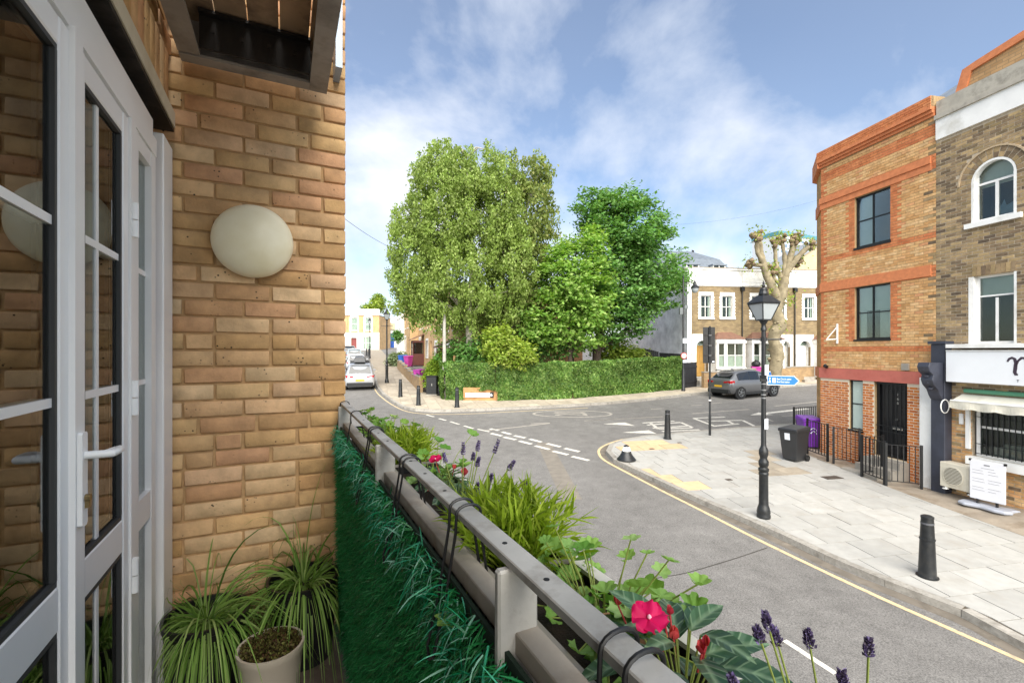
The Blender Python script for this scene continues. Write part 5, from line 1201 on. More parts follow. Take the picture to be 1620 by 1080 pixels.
# local x runs from the far end towards the camera so that -y faces the street
M_brownwood = pm('brown_porch_wood','#5a2f26',.7,.2,8,.2)
def side_house(s0, W, label, porch, H=6.3, off=2.9, mat=M_stock2, first=False):
    p = SP(s0+W, off); t = thing('side_street_house', label, 'house', frame((p.x,p.y,0), SA+math.pi), 'houses along the side street')
    g = gz(p.y); zf = g+.25; ops = []
    xs = [W*.18, W*.60]
    for x in xs: ops.append((x,x+.85,zf+3.4,zf+5.0))
    dx0 = W*.62; ops.append((dx0,dx0+.9,zf-.2,zf+2.25)); ops.append((W*.12,W*.12+1.3,zf+.75,zf+2.35))
    ob('wall', holes_wall(W, g-1.5, zf+H, ops), mat, t)
    ob('parapet', MB().box(0,W,-.05,.3,zf+H+.0005,zf+H+.12), M_white, t)
    ob('body', MB().box(.0,.25,.301,7,g-1.5,zf+H).box(W-.25,W,.301,7,g-2.0,zf+H).box(0,W,.301,7,zf+H-.1,zf+H-.01), mat, t)
    for x in xs: window(t, x,x+.85,zf+3.4,zf+5.0, M_white, .09, .06, (), (.5,), sill=(.08,.06,.10), curtain=((0,.25),))
    window(t, W*.12,W*.12+1.3,zf+.75,zf+2.35, M_white, .09, .06, (.5,), (.5,), sill=(.08,.06,.10), curtain=((0,.25),(.75,1)))
    ob('window_surround', MB().box(W*.12-.16,W*.12,-.02,.08,zf+.75,zf+2.35).box(W*.12+1.3,W*.12+1.46,-.02,.08,zf+.75,zf+2.35).box(W*.12-.16,W*.12+1.46,-.02,.08,zf+2.351,zf+2.55), M_white, t)
    d = ob('front_door', MB().box(dx0,dx0+.9,.2,.25,zf-.1,zf+2.25), M_brownwood, t); ob('door_glass', MB().lathe([(.18,0),(.18,.02)],12).xf(Matrix.Translation((dx0+.45,.19,zf+1.6)) @ Matrix.Rotation(rad(90),4,'X')), M_white, d)
    if porch:
        po = ob('porch', MB().box(dx0-.35,dx0-.25,-1.15,-.001,zf-.4,zf+2.1).box(dx0+1.15,dx0+1.25,-1.15,-1.07,zf-.4,zf+2.1).box(dx0+1.16,dx0+1.24,-1.069,-.001,zf-.4,zf+.75).box(dx0+1.16,dx0+1.24,-1.069,-.001,zf+1.9,zf+2.1).box(dx0+1.16,dx0+1.24,-.08,-.001,zf+.751,zf+1.899).box(dx0-.35,dx0+1.25,-1.15,-1.08,zf+1.85,zf+2.1).box(dx0-.249,dx0+.05,-1.14,-1.1,zf-.4,zf+1.849), M_brownwood, t)
        ob('porch_roof', MB().add([(dx0-.55,-1.35,zf+2.12),(dx0+1.45,-1.35,zf+2.12),(dx0+1.45,0,zf+2.72),(dx0-.55,0,zf+2.72),(dx0-.55,-1.35,zf+2.2),(dx0+1.45,-1.35,zf+2.2),(dx0+1.45,0,zf+2.8),(dx0-.55,0,zf+2.8)],[(0,1,5,4),(4,5,6,7),(1,2,6,5),(0,4,7,3),(3,2,1,0)]), M_tile, po)
        ob('porch_pane', MB().box(dx0+.2,dx0+1.0,-1.12,-1.1,zf+.6,zf+1.8), M_glass, po); ob('porch_pane', MB().box(dx0+1.19,dx0+1.2,-1.069,-.081,zf+.751,zf+1.899), M_glass, po)
    return t
side_house(2.2, 5.4, 'side street house nearest the birch, with a brown timber porch', True)
side_house(7.7, 5.2, 'pale brick side street house with tall white windows, second from the birch', False)
side_house(13.0, 5.2, 'side street house with a brown porch, third from the birch', False)
side_house(18.3, 5.2, 'side street house with a brown lean to porch, fourth from the birch', True)
side_house(23.6, 6.4, 'far side street brick house with a white porch front', False, 6.6, 2.0)
side_house(30.2, 6.0, 'low white fronted house farthest along the side street', False, 4.5, 1.6, M_white)
# garden walls along the side street
low_wall(SP(16,.0), SP(9.2,.0), .85, 'side street garden wall farthest from the corner')
low_wall(SP(9.0,.0), SP(4.6,.0), .80, 'side street garden wall with black railing on top')
gwl = low_wall(SP(4.3,.0), SP(.2,.0), .80, 'side street garden wall behind the black cabinet')
rp = MB()
for i in range(20): rp.box(.1+i*.2,.115+i*.2,.1,.115,gz(28.5)+.86-.012*i,gz(28.5)+1.25-.012*i)
ob('railing', rp.bar((0,.107,gz(28.5)+1.27),(4.1,.107,gz(28.5)+1.03),.03,.03), M_black, gwl)
# far end houses facing down the street
D = 76; fz = lambda py: HC-(py-HZ)/F*D
def far_house(px0, px1, label, first, top=489):
    W = (px1-px0)/F*D; t = thing('far_house', label, 'house', frame(((px0-CXP)/F*D, D, 0), 0), 'houses at the end of the side street')
    g = gz(D); zt = fz(top); ops = []
    for a in (.12,.55): ops.append((W*a,W*a+1.1,fz(523),fz(502)))
    ops.append((W*.12,W*.12+.95,g-.1,fz(534))); ops.append((W*.48,W*.48+1.5,fz(553),fz(532)))
    ob('wall', holes_wall(W, g-1, zt-1.0, ops), M_stock2, t)
    ob('parapet', MB().box(-.03,W+.03,-.15,.3,zt-.999,zt), M_white, t)
    ob('ground_floor_render', holes_wall(W, g-1, fz(526), [ops[2],ops[3]], -.05, -.002), M_white, t)
    for o in ops[:2]:
        ob('arch_head', MB().pxz([(o[0]-.2,o[3])]+[((o[0]+o[1])/2+(.55+.2)*math.cos(a), o[3]+.45*math.sin(a)) for a in [math.pi*i/10 for i in range(11)]][::-1]+[(o[1]+.2,o[3])], -.06, -.003).box(o[0]-.2,o[0],-.06,-.003,o[2]-.2,o[3]).box(o[1],o[1]+.2,-.06,-.003,o[2]-.2,o[3]), M_white, t)
        window(t, *o, M_white, .08, .1, (), (.5,), bw=.09, curtain=((0,1),))
    window(t, *ops[3], M_white, .08, .1, (.33,), (.5,), bw=.09, curtain=((0,1),))
    ob('front_door', MB().box(ops[2][0],ops[2][1],.2,.25,g-.1,fz(534)), pm('red_brown_door','#7d3a36',.5,.1,4,0), t)
    ob('body', MB().box(0,W,.301,7,zt-1.1,zt-1.0).box(W-.3,W,.301,7,g,zt-1.0), M_stock2, t)
    return t
far_house(505, 549, 'far yellow brick house mostly hidden by the balcony wall', True)
far_house(549.4, 600, 'far yellow brick house with arched white windows at the street end', False)
cs = thing('corner_shop', 'small white and blue shopfront far along the side street', 'shop', frame(((594-CXP)/F*84, 84, 0), 0))
ob('wall', MB().box(0,4.2,0,5,gz(84)-1,gz(84)+5.0), M_white, cs); ob('sign_panel', MB().box(.3,3.6,-.2,-.01,gz(84)+3.3,gz(84)+4.5), pm('cream_board','#cfbf9c',.7,.08,3,0), cs); ob('window', MB().box(.4,2.0,-.05,-.01,gz(84)+.6,gz(84)+2.6), M_glass, cs); ob('blue_panel', MB().box(2.2,3.4,-.06,-.01,gz(84)-.2,gz(84)+2.6), pm('blue_paint','#2b57a8',.5,.1,3,0), cs)
# ============================================================ trees, hedge, plants in the street
M_birchbark = pm('birch_bark','#a39c90',.85,.3,5,.5,dirt='#2f2a25',dirt_scale=6)
M_bark = pm('dark_bark','#4d4236',.9,.3,6,.6,dirt='#2b241d')
M_plane = pm('plane_bark','#8a7f66',.9,.3,3,.6,dirt='#5d523e',dirt_scale=2.5,bdist=.03)
def crown_points(lobes, nclump, shell=.55):
    w = np.array([l[3]*l[4]*l[5] for l in lobes]); idx = RNG.choice(len(lobes), nclump, p=w/w.sum()); L = np.array(lobes)[idx]
    d = unit(RNG.normal(size=(nclump,3))); r = (shell**3 + (1-shell**3)*RNG.random(nclump))**(1/3); 
    r = r*(1+.26*np.array([mnoise.noise(Vector(q)*2.6+Vector((i_*1.7,0,0))) for q, i_ in zip(d, idx)]))
    P = L[:,:3] + d*L[:,3:6]*r[:,None]
    return P, d, r
def foliage(name, lobes, nclump, per, mat, parent, size, clump, hang=0.0, shell=.45, gap=.35, gs=.55, up=.4):
    P, d, r = crown_points(lobes, nclump, shell)
    nz = np.array([mnoise.noise(Vector(p)*gs) for p in P]); keep = (nz > -gap) | (RNG.random(len(P)) < .12); P = P[keep]; d = d[keep]
    n = len(P); C = np.repeat(P, per, 0); Dr = np.repeat(d, per, 0); m = len(C)
    if hang > 0:
        k = RNG.random(m); off = np.stack([RNG.normal(0,clump*.45,m), RNG.normal(0,clump*.45,m), -k*hang+RNG.normal(0,clump*.3,m)], 1)
        D = np.stack([RNG.normal(0,.5,m), RNG.normal(0,.5,m), -np.abs(RNG.normal(.8,.4,m))], 1); N = RNG.normal(size=(m,3)) + Dr*.8
    else:
        off = RNG.normal(0,1,(m,3))*np.array([clump,clump,clump*.45]); D = RNG.normal(size=(m,3))*np.array([1,1,.35]) + Dr*.5 + np.array([0,0,-.25]); N = RNG.normal(size=(m,3))*.6 + Dr*.7 + np.array([0,0,up*2.0])
    C = C + off; s = size*RNG.uniform(.65,1.25,m)
    return link(name, np_mesh(name, leaf_quads(C, D, N, s, s*RNG.uniform(.45,.7,m)), 4), mat, parent, kind='stuff')
def lobe(px, py, d, rx, ry, depth): p = at(px, py, d); k = d/F; return (p.x, p.y, p.z, rx*k, depth, ry*k)
def tree(name, label, base, trunk, limbs, bark, fol):
    t = thing(name, label, 'tree', Matrix.Translation(base), 'trees behind the ivy wall')
    b = Vector(base); tr = ob('trunk', MB().tube([Vector(p)-b for p, r in trunk], [r for p, r in trunk], 10), bark, t, smooth=True)
    for L in limbs: ob('limb', MB().tube([Vector(p)-b for p, r in L], [r for p, r in L], 6), bark, tr, smooth=True)
    for (nm, lobes, kw) in fol:
        o = foliage(nm, [(l[0]-b.x,l[1]-b.y,l[2]-b.z,l[3],l[4],l[5]) for l in lobes], parent=t, **kw)
    return t
def limbs_to(lobes, trunk_pts, n, r0=.07, seed=2):
    rr = random.Random(seed); out = []
    for i in range(n):
        l = rr.choice(lobes); e = Vector((l[0]+rr.uniform(-.6,.6)*l[3], l[1]+rr.uniform(-.6,.6)*l[4], l[2]+rr.uniform(-.5,.45)*l[5]))
        s = min(trunk_pts, key=lambda p: abs(Vector(p).z-(e.z-1.8))); s = Vector(s); m_ = s.lerp(e,.5)+Vector((0,0,.4))
        out.append([(s,r0),(m_,r0*.6),(e,r0*.18)])
    return out
M_birch = leafmat('birch_leaf', ['#768f3e','#86a04a','#98ad5a','#687f36','#a2b366','#7b9442','#abba76'], .35, .5, .7, 1.15, .9)
M_birch2 = leafmat('dull_birch_leaf', ['#6b7d3c','#808f4c','#93a05c','#5b6d32','#a3a565'], .4, .5)
M_maple = leafmat('sycamore_leaf', ['#6a963a','#82a94a','#9aba5e','#5a8632','#afc674','#769f42'], .4, .45)
M_maple2 = leafmat('dark_maple_leaf', ['#4f7f38','#638f46','#7aa258','#43702f','#90b26c'], .35, .45)
M_shrub = leafmat('yellow_shrub_leaf', ['#7f9a34','#95ad44','#aebd5c','#6a8530','#b9c26c'], .4, .45)
M_ivy = leafmat('ivy_leaf', ['#42682a','#567c34','#6c9042','#365a22','#86a452','#5f8238','#9ab464','#4a6a2c'], .25, .4, .42, 1.2, .75)
d = 27.6
lob = [lobe(712,330,d,72,95,3.0), lobe(700,280,d,45,58,2.2), lobe(770,315,d,62,88,2.6), lobe(660,405,d,48,100,2.4), lobe(735,440,d,80,85,3.0), lobe(800,420,d,50,90,2.4), lobe(650,448,d,34,62,2.0), lobe(700,478,d,60,48,2.4), lobe(762,280,d,36,44,1.8), lobe(690,240,d,14,26,.8), lobe(664,262,d,12,26,.8), lobe(716,244,d,12,22,.8), lobe(742,248,d,12,22,.8), lobe(772,240,d,12,26,.8), lobe(632,420,d,22,30,1.2), lobe(624,468,d,14,36,1.0), lobe(640,345,d,20,30,1.2)]
gb = GX(744, d); T = [(Vector((gb.x,gb.y,gb.z-.2)),.26),(at(743,560,d),.21),(at(741,500,d),.19),(at(748,420,d),.15),(at(742,330,d),.09),(at(738,250,d),.03)]
tree('silver_birch', 'large silver birch with drooping pale foliage behind the ivy wall', gb, T, limbs_to(lob,[p for p,_ in T],26), M_birchbark,
     [('crown', lob, dict(nclump=4800, per=27, mat=M_birch, size=.086, clump=.22, hang=.62, shell=.45, gap=.16, gs=.8))])
d2 = 29.0
lob = [lobe(835,330,d2,48,85,2.0), lobe(825,420,d2,48,80,2.0), lobe(850,275,d2,30,38,1.4), lobe(805,270,d2,30,34,1.4), lobe(815,490,d2,40,50,1.8)]
gb = GX(812, d2); T = [(Vector((gb.x,gb.y,gb.z-.2)),.20),(at(811,540,d2),.17),(at(812,480,d2),.15),(at(822,400,d2),.12),(at(835,320,d2),.07),(at(842,262,d2),.02)]
tree('silver_birch', 'thinner dull green birch at the right of the large birch', gb, T, limbs_to(lob,[p for p,_ in T],16,.05), M_birchbark,
     [('crown', lob, dict(nclump=1500, per=16, mat=M_birch2, size=.11, clump=.22, hang=.55, shell=.35, gap=.20, gs=.8))])
d3 = 28.6
lob = [lobe(902,452,d3,62,66,2.4), lobe(925,400,d3,36,40,1.6), lobe(880,500,d3,58,44,2.2), lobe(930,480,d3,40,50,2.0), lobe(885,430,d3,36,44,1.6), lobe(868,528,d3,48,26,1.8), lobe(925,532,d3,34,24,1.4)]
gb = GX(903, d3); T = [(Vector((gb.x,gb.y,gb.z-.2)),.16),(at(902,560,d3),.13),(at(900,470,d3),.09),(at(915,380,d3),.03)]
tree('sycamore_tree', 'bright light green sycamore in front of the darker maple', gb, T, limbs_to(lob,[p for p,_ in T],16,.05), M_bark,
     [('crown', lob, dict(nclump=1500, per=26, mat=M_maple, size=.13, clump=.30, shell=.45, gap=.0, gs=.9, up=.5))])
d4 = 31.0
lob = [lobe(985,370,d4,62,66,2.8), lobe(1030,420,d4,52,62,2.4), lobe(960,430,d4,58,80,2.6), lobe(1005,470,d4,66,48,2.6), lobe(935,335,d4,28,34,1.4), lobe(975,325,d4,44,34,1.8), lobe(936,312,d4,7,20,.5), lobe(958,306,d4,7,18,.5), lobe(983,306,d4,7,18,.5), lobe(1003,308,d4,7,18,.5), lobe(1050,360,d4,14,26,1.0), lobe(1070,410,d4,16,24,1.0), lobe(1065,450,d4,22,22,1.2), lobe(985,500,d4,58,36,2.2), lobe(960,525,d4,34,22,1.4)]
gb = GX(943, d4); T = [(Vector((gb.x,gb.y,gb.z-.2)),.34),(at(944,560,d4),.28),(at(952,510,d4),.24),(at(965,440,d4),.15),(at(980,340,d4),.04)]
tree('maple_tree', 'tall darker green maple nearest the white gable', gb, T, limbs_to(lob,[p for p,_ in T],22,.08), M_bark,
     [('crown', lob, dict(nclump=2600, per=26, mat=M_maple2, size=.13, clump=.32, shell=.45, gap=.0, gs=.8, up=.45))])
def shrub(name, label, px, d, lobes, mat, n, per, size, clump, group=None, **kw):
    gb = GX(px, d); t = thing(name, label, 'shrub', Matrix.Translation(gb), group)
    for k in range(4): ob('stem', MB().tube([(0,0,-.1),(random.uniform(-.3,.3),random.uniform(-.2,.2),.6),(random.uniform(-.6,.6),random.uniform(-.4,.4),1.3)],[.04,.03,.01],6), M_bark, t)
    foliage('foliage', [(l[0]-gb.x,l[1]-gb.y,l[2]-gb.z,l[3],l[4],l[5]) for l in lobes], n, per, mat, t, size, clump, **kw); return t
shrub('leafy_shrub', 'yellow green shrub bulging over the ivy wall below the birches', 805, 25.6, [lobe(805,560,25.3,36,24,.8), lobe(790,540,25.6,26,26,.9), lobe(825,565,25.2,22,20,.7)], M_shrub, 330, 22, .10, .22, shell=.3, gap=.3, up=.5)
shrub('leafy_shrub', 'dark green undergrowth below the birch trunks', 770, 28, [lobe(760,560,28,70,26,1.4), lobe(850,545,29.5,60,30,1.2)], M_maple2, 420, 22, .12, .3, shell=.2, gap=.4)
shrub('leafy_shrub', 'pale scrub beside the maple trunk by the gable', 985, 33, [lobe(965,552,33,30,22,1.2), lobe(1000,562,33.5,30,12,1.0)], M_shrub, 200, 20, .12, .28, shell=.2, gap=.35)
shrub('conifer_bush', 'bright yellow green conifer bush behind the black cabinet', 690, 28.2, [lobe(690,590,28.0,17,24,.7), lobe(698,572,28.2,12,14,.5), lobe(682,598,27.8,12,14,.5)], leafmat('conifer_leaf',['#7d9c2c','#94b03a','#6a8a26','#a6bd4c'],.3,.5), 420, 26, .06, .13, shell=.3, gap=.5)
shrub('grey_bush', 'grey green lavender bush spilling over the far garden wall', 632, 46, [lobe(626,571,46,11,12,.9), lobe(634,566,46,9,8,.8)], leafmat('grey_leaf',['#7f8f6a','#93a27c','#6b7b58'],.3,.6), 160, 20, .12, .25, shell=.3, gap=.5)
shrub('distant_tree', 'bright green tree top above the far houses', 592, 110, [lobe(598,480,110,6,14,1.5), lobe(588,488,110,9,6,1.5)], M_shrub, 160, 20, .35, .6, shell=.3, gap=.5)
shrub('climber_plant', 'small green climber on a side street house front', 630, 50, [lobe(629,531,50,5,10,.5)], M_maple2, 60, 20, .12, .2, shell=.2, gap=.5)
# ---------------------------------------------------------------- ivy wall
iw = thing('ivy_wall', 'brick boundary wall covered in clipped green ivy round the corner', 'hedge', Matrix.Translation((0,0,0)))
IVf = [G(704,631).xy + Vector((-.3,1.0)), IV[0]] + IV[1:]
th = lambda p: 2.06 + .010*(p.x+3.6)
def facenorm(a, b): d_ = (b-a).normalized(); return Vector((d_.y, -d_.x))
nich = [G(736,636).xy, G(788,636.5).xy]
core = MB()
for a, b in zip(IVf, IVf[1:]):
    n_ = facenorm(a, b); q0 = [a-n_*.05, b-n_*.05, b-n_*.5, a-n_*.5]
    core.prism([tuple(p) for p in q0], gzf(-.1), lambda x, y: gz(y)+1.95)
ob('brick_core', core, M_oldwall, iw)
Cs = []; Ns = []
for a, b in zip(IVf, IVf[1:]):
    n_ = facenorm(a, b); L = (b-a).length; k = int(L*1900)
    t_ = RNG.random(k); z = RNG.random(k)**.95*2.08; bul = np.array([mnoise.noise(Vector((x*L*.8, zz*1.1, a.x)))*.16 + mnoise.noise(Vector((x*L*2.6, zz*2.6, a.x)))*.12 for x, zz in zip(t_, z)])
    X = a.x+(b.x-a.x)*t_; Y = a.y+(b.y-a.y)*t_; o = .05+np.maximum(0,bul+.08)+RNG.random(k)*.05
    P = np.stack([X+n_.x*o, Y+n_.y*o, SLOPE*Y+z], 1); Cs.append(P); Ns.append(np.tile([n_.x,n_.y,.35],(k,1)))
    k2 = int(L*260); t_ = RNG.random(k2); X = a.x+(b.x-a.x)*t_; Y = a.y+(b.y-a.y)*t_; o = RNG.uniform(-.5,.12,k2)
    bz_ = np.array([mnoise.noise(Vector((x*L*1.1, a.x, 3.3)))*.12 for x in t_])
    P = np.stack([X+n_.x*o, Y+n_.y*o, SLOPE*Y+2.03+bz_+RNG.random(k2)*.12], 1); Cs.append(P); Ns.append(np.tile([n_.x*.3,n_.y*.3,1.0],(k2,1)))
C = np.concatenate(Cs); N = np.concatenate(Ns)
# leave the bare brick around the street sign free
na, nb = nich; u_ = (nb-na); Ln = u_.length; u_ = u_.normalized()
s_ = (C[:,0]-na.x)*u_.x + (C[:,1]-na.y)*u_.y; hz_ = C[:,2]-SLOPE*C[:,1]
keep = ~((s_ > -.02) & (s_ < Ln) & (hz_ < .68 + .05*np.sin(s_*6))); C = C[keep]; N = N[keep]; m = len(C)
Dl = np.stack([RNG.normal(0,.6,m), RNG.normal(0,.6,m), -np.abs(RNG.normal(.7,.4,m))], 1); s = RNG.uniform(.04,.085,m)
link('ivy_leaves', np_mesh('ivy_leaves', leaf_quads(C, Dl, N + RNG.normal(0,.45,(m,3)), s, s*.8), 4), M_ivy, iw, kind='stuff')
n_ = facenorm(na, nb); ang = math.atan2(u_.y, u_.x)
ob('bare_brick_panel', MB().box(-.1,Ln+.1,-.035,.2,-.05,.80), farbrick('sign_panel_brick','#b98a58','#a4774a','#9a8264'), iw, frame((na.x,na.y,gz(na.y)),ang))
sg = thing('street_name_sign', 'white street name sign with dark end panel on the bare brick', 'sign', frame((na.x,na.y,gz(na.y)),ang))
ob('plate', MB().box(.02,1.36,-.085,-.062,.28,.52), pm('sign_white','#dedfdc',.4,.03,4,0), sg)
ob('end_panel', MB().box(1.361,1.56,-.087,-.060,.27,.56), M_black, sg)
ob('end_emblem', MB().add([(1.41,-.089,.33),(1.50,-.089,.36),(1.47,-.089,.45),(1.42,-.089,.50),(1.385,-.089,.42)],[(0,1,2,3,4)]), MATS['sign_white'], sg)
link('lettering', TXT_STREET, pm('dark_lettering','#2c343c',.5,.05,5,0), sg, Matrix.Translation((.69,-.087,.40)) @ Matrix.Rotation(rad(90),4,'X') @ Matrix.Diagonal((.80,.85,1,1)))
# ---------------------------------------------------------------- pollarded plane
pd = 31.3; pb = GX(1226, pd); pt = thing('pollarded_plane_tree', 'pollarded plane tree with knobbly stubs behind the grey car', 'tree', Matrix.Translation(pb))
def pp(px, py): return at(px, py, pd) - pb
trk_a = [(0,0,-.3),pp(1226,590),pp(1229,560),pp(1224,535),pp(1233,512),pp(1228,490),pp(1236,465),pp(1240,440)]
def gnarl(o, amp, sc):                                 # lumpy bark: move the vertices about
    for v in o.data.vertices: v.co += v.normal*(amp*mnoise.noise(v.co*sc)+amp*.6*mnoise.noise(v.co*sc*2.7))
def dense(pts, rs, k):
    P = [Vector(p) for p in pts]; out = []; ro = []
    for i in range(len(P)-1):
        p0, p1, p2, p3 = P[max(i-1,0)], P[i], P[i+1], P[min(i+2,len(P)-1)]
        for j in range(k):
            t_ = j/k; out.append(.5*((2*p1)+(p2-p0)*t_+(2*p0-5*p1+4*p2-p3)*t_*t_+(3*p1-p0-3*p2+p3)*t_**3)); ro.append(rs[i]+(rs[i+1]-rs[i])*t_)
    return out+[P[-1]], ro+[rs[-1]]
M_knob = pm('pruned_knuckle','#7f6d54',.95,.3,8,.8,bdist=.04)
trk = ob('trunk', MB().tube(*dense(trk_a,[.46,.41,.40,.37,.39,.36,.35,.31],6),16), M_plane, pt, smooth=True); gnarl(trk,.10,2.2)
bumps = MB()
for k in range(26):
    a = random.uniform(0,6.28); py = random.uniform(470,600); c = pp(1226+ (6 if py < 520 else 0), py) + Vector((.36*math.cos(a), .36*math.sin(a), 0)); r = random.uniform(.06,.14)
    bumps.lathe([(.01,-r),(r*.8,-r*.5),(r,0),(r*.8,r*.5),(.01,r)],7,c)
ob('bark_burr', bumps, M_plane, trk, smooth=True, kind='stuff')
B = [([(1230,470),(1216,440),(1206,408),(1200,372)],.30),([(1206,415),(1196,398),(1192,378)],.16),([(1205,420),(1190,418)],.12),([(1238,445),(1229,420),(1226,385)],.16),([(1240,445),(1242,410),(1237,378)],.17),([(1242,440),(1250,400),(1252,385)],.22),([(1245,430),(1262,405),(1278,390)],.22),([(1244,436),(1256,418),(1268,415)],.15),([(1250,415),(1258,385),(1262,376)],.15),([(1236,455),(1226,440),(1222,428)],.12)]
knobs = []
for pts, r in B:
    off = random.uniform(-.6,.6); P = [pp(*p)+Vector((0,off*i/len(pts),0)) for i, p in enumerate(pts)]
    lb = ob('limb', MB().tube(*dense(P, [r*(1-.35*i/(len(P)-1)) for i in range(len(P))], 6), 10), M_plane, pt, smooth=True); gnarl(lb,.07,3.1)
    e = P[-1]; km = MB()
    for j in range(9):
        c = e+Vector((random.uniform(-.28,.28),random.uniform(-.25,.25),random.uniform(-.2,.3))); q = random.uniform(.10,.20); km.lathe([(.01,-q),(q*.8,-q*.5),(q,0),(q*.8,q*.5),(.01,q)],7,c)
    gnarl(ob('knuckle', km, M_knob, lb, smooth=True),.06,7); knobs.append(e)
for e in (pp(1249,478), pp(1232,523), pp(1225,455), pp(1222,430)): knobs.append(e)
M_sprout = leafmat('new_sprout_leaf', ['#8a9a3c','#9fae4a','#6f8a34','#b0b858'], .35, .5)
P = np.array([list(k) for k in knobs]); m = len(P)*75; C = np.repeat(P, 75, 0) + RNG.normal(0,.28,(m,3)) + np.array([0,0,.15]); keepm = np.repeat(RNG.random(len(P)) < 1.0, 75); C = C[keepm]; m = len(C)
s = RNG.uniform(.06,.12,m); link('sprouts', np_mesh('sprouts', leaf_quads(C, RNG.normal(size=(m,3)), RNG.normal(size=(m,3))+np.array([0,0,.6]), s, s*.55), 4), M_sprout, pt, kind='stuff')
# ============================================================ street furniture
def gnd(px, py, up=KH): g = G(px, py); g.z += up; return g
M_cast = pm('black_cast_iron','#1c1e20',.4,.25,12,.2,dirt='#33322f',dirt_scale=8)
M_lampglass = pm('lantern_glass','#a2a8aa',.15,.05,3,0)
M_note = pm('paper_notice','#d6dbe2',.7,.03,5,0)
def lamp_post(px, py, label, sc=1.0, notices=False):
    t = thing('street_lamp', label, 'street lamp', Matrix.Translation(gnd(px,py)) @ Matrix.Scale(sc,4), 'Victorian style street lamps')
    col = ob('column', MB().lathe([(.0,.0),(.135,.0),(.138,.05),(.125,.08),(.135,.12),(.12,.20),(.10,.26),(.094,.30),(.090,.90),(.098,.92),(.098,.95),(.085,.97),(.105,1.0),(.105,1.04),(.075,1.07),(.10,1.13),(.098,1.2),(.07,1.25),(.075,1.29),(.095,1.36),(.09,1.44),(.06,1.51),(.052,1.55),(.045,2.6),(.044,3.98),(.058,3.99),(.058,4.04),(.044,4.06),(.044,4.12),(.07,4.16),(.09,4.20)],20), M_cast, t, smooth=True)
    ob('ladder_bar', MB().tube([(-.36,0,3.80),(.36,0,3.80)],.016,8).lathe([(.065,3.76),(.065,3.84)],10,(0,0,0)), M_cast, col)
    ob('ladder_bar_end', MB().lathe([(.0,-.03),(.03,0),(.0,.03)],8,(-.37,0,3.80)).lathe([(.0,-.03),(.03,0),(.0,.03)],8,(.37,0,3.80)), M_cast, col)
    R = Matrix.Rotation(rad(45+14),4,'Z'); ln = ob('lantern', MB().lathe([(.15,4.20),(.15,4.225)],4), M_cast, t, R)
    fr_ = MB(); b_, w_ = .145, .30
    for k in range(4):
        a = k*math.pi/2; p0 = (b_*math.cos(a), b_*math.sin(a), 4.225); p1 = (w_*math.cos(a), w_*math.sin(a), 4.56); fr_.tube([p0,p1],.012,5)
        a2 = a+math.pi/2; fr_.tube([p1,(w_*math.cos(a2),w_*math.sin(a2),4.56)],.014,5)
        ob('glass_pane', MB().add([(b_*math.cos(a),b_*math.sin(a),4.228),(b_*math.cos(a2),b_*math.sin(a2),4.228),((w_-.01)*math.cos(a2),(w_-.01)*math.sin(a2),4.555),((w_-.01)*math.cos(a),(w_-.01)*math.sin(a),4.555)],[(0,1,2,3)]), M_lampglass, ln)
    ob('lantern_frame', fr_, M_cast, ln)
    ob('lantern_roof', MB().lathe([(.318,4.57),(.318,4.59),(.14,4.73),(.10,4.75)],4).lathe([(.095,4.75),(.10,4.77),(.075,4.84),(.085,4.85),(.055,4.90)],12).lathe([(.0,4.90),(.03,4.92),(.035,4.95),(.02,4.98),(.028,5.0),(.0,5.06)],10), M_cast, ln)
    ob('lamp_unit', MB().lathe([(.09,4.56),(.09,4.50),(.05,4.45)],12), M_white, ln)
    if notices:
        for z, y in ((3.15,.062),(2.0,.056)): ob('notice', MB().box(-.075,.075,-y-.004,-y,z-.11,z+.11).box(-.06,.06,-y-.0055,-y-.0042,z+.02,z+.05), M_note, t, Matrix.Rotation(rad(35),4,'Z'))
        for z in (2.72,2.62,2.55,2.85): ob('pole_clip', MB().lathe([(.054,z-.012),(.054,z+.012)],14), pm('steel_clip','#8e8f90',.4,.1,9,0,metal=.6), t)
    return t
lp1 = lamp_post(1208, 826, 'near black street lamp with blue finger sign on the right pavement', 1.0, True)
lamp_post(612, 608, 'black street lamp on the left street pavement beside the silver car', 1.06)
lamp_post(585, 568, 'far black street lamp in front of the houses at the street end', 1.0)
lb = gnd(1208,826)
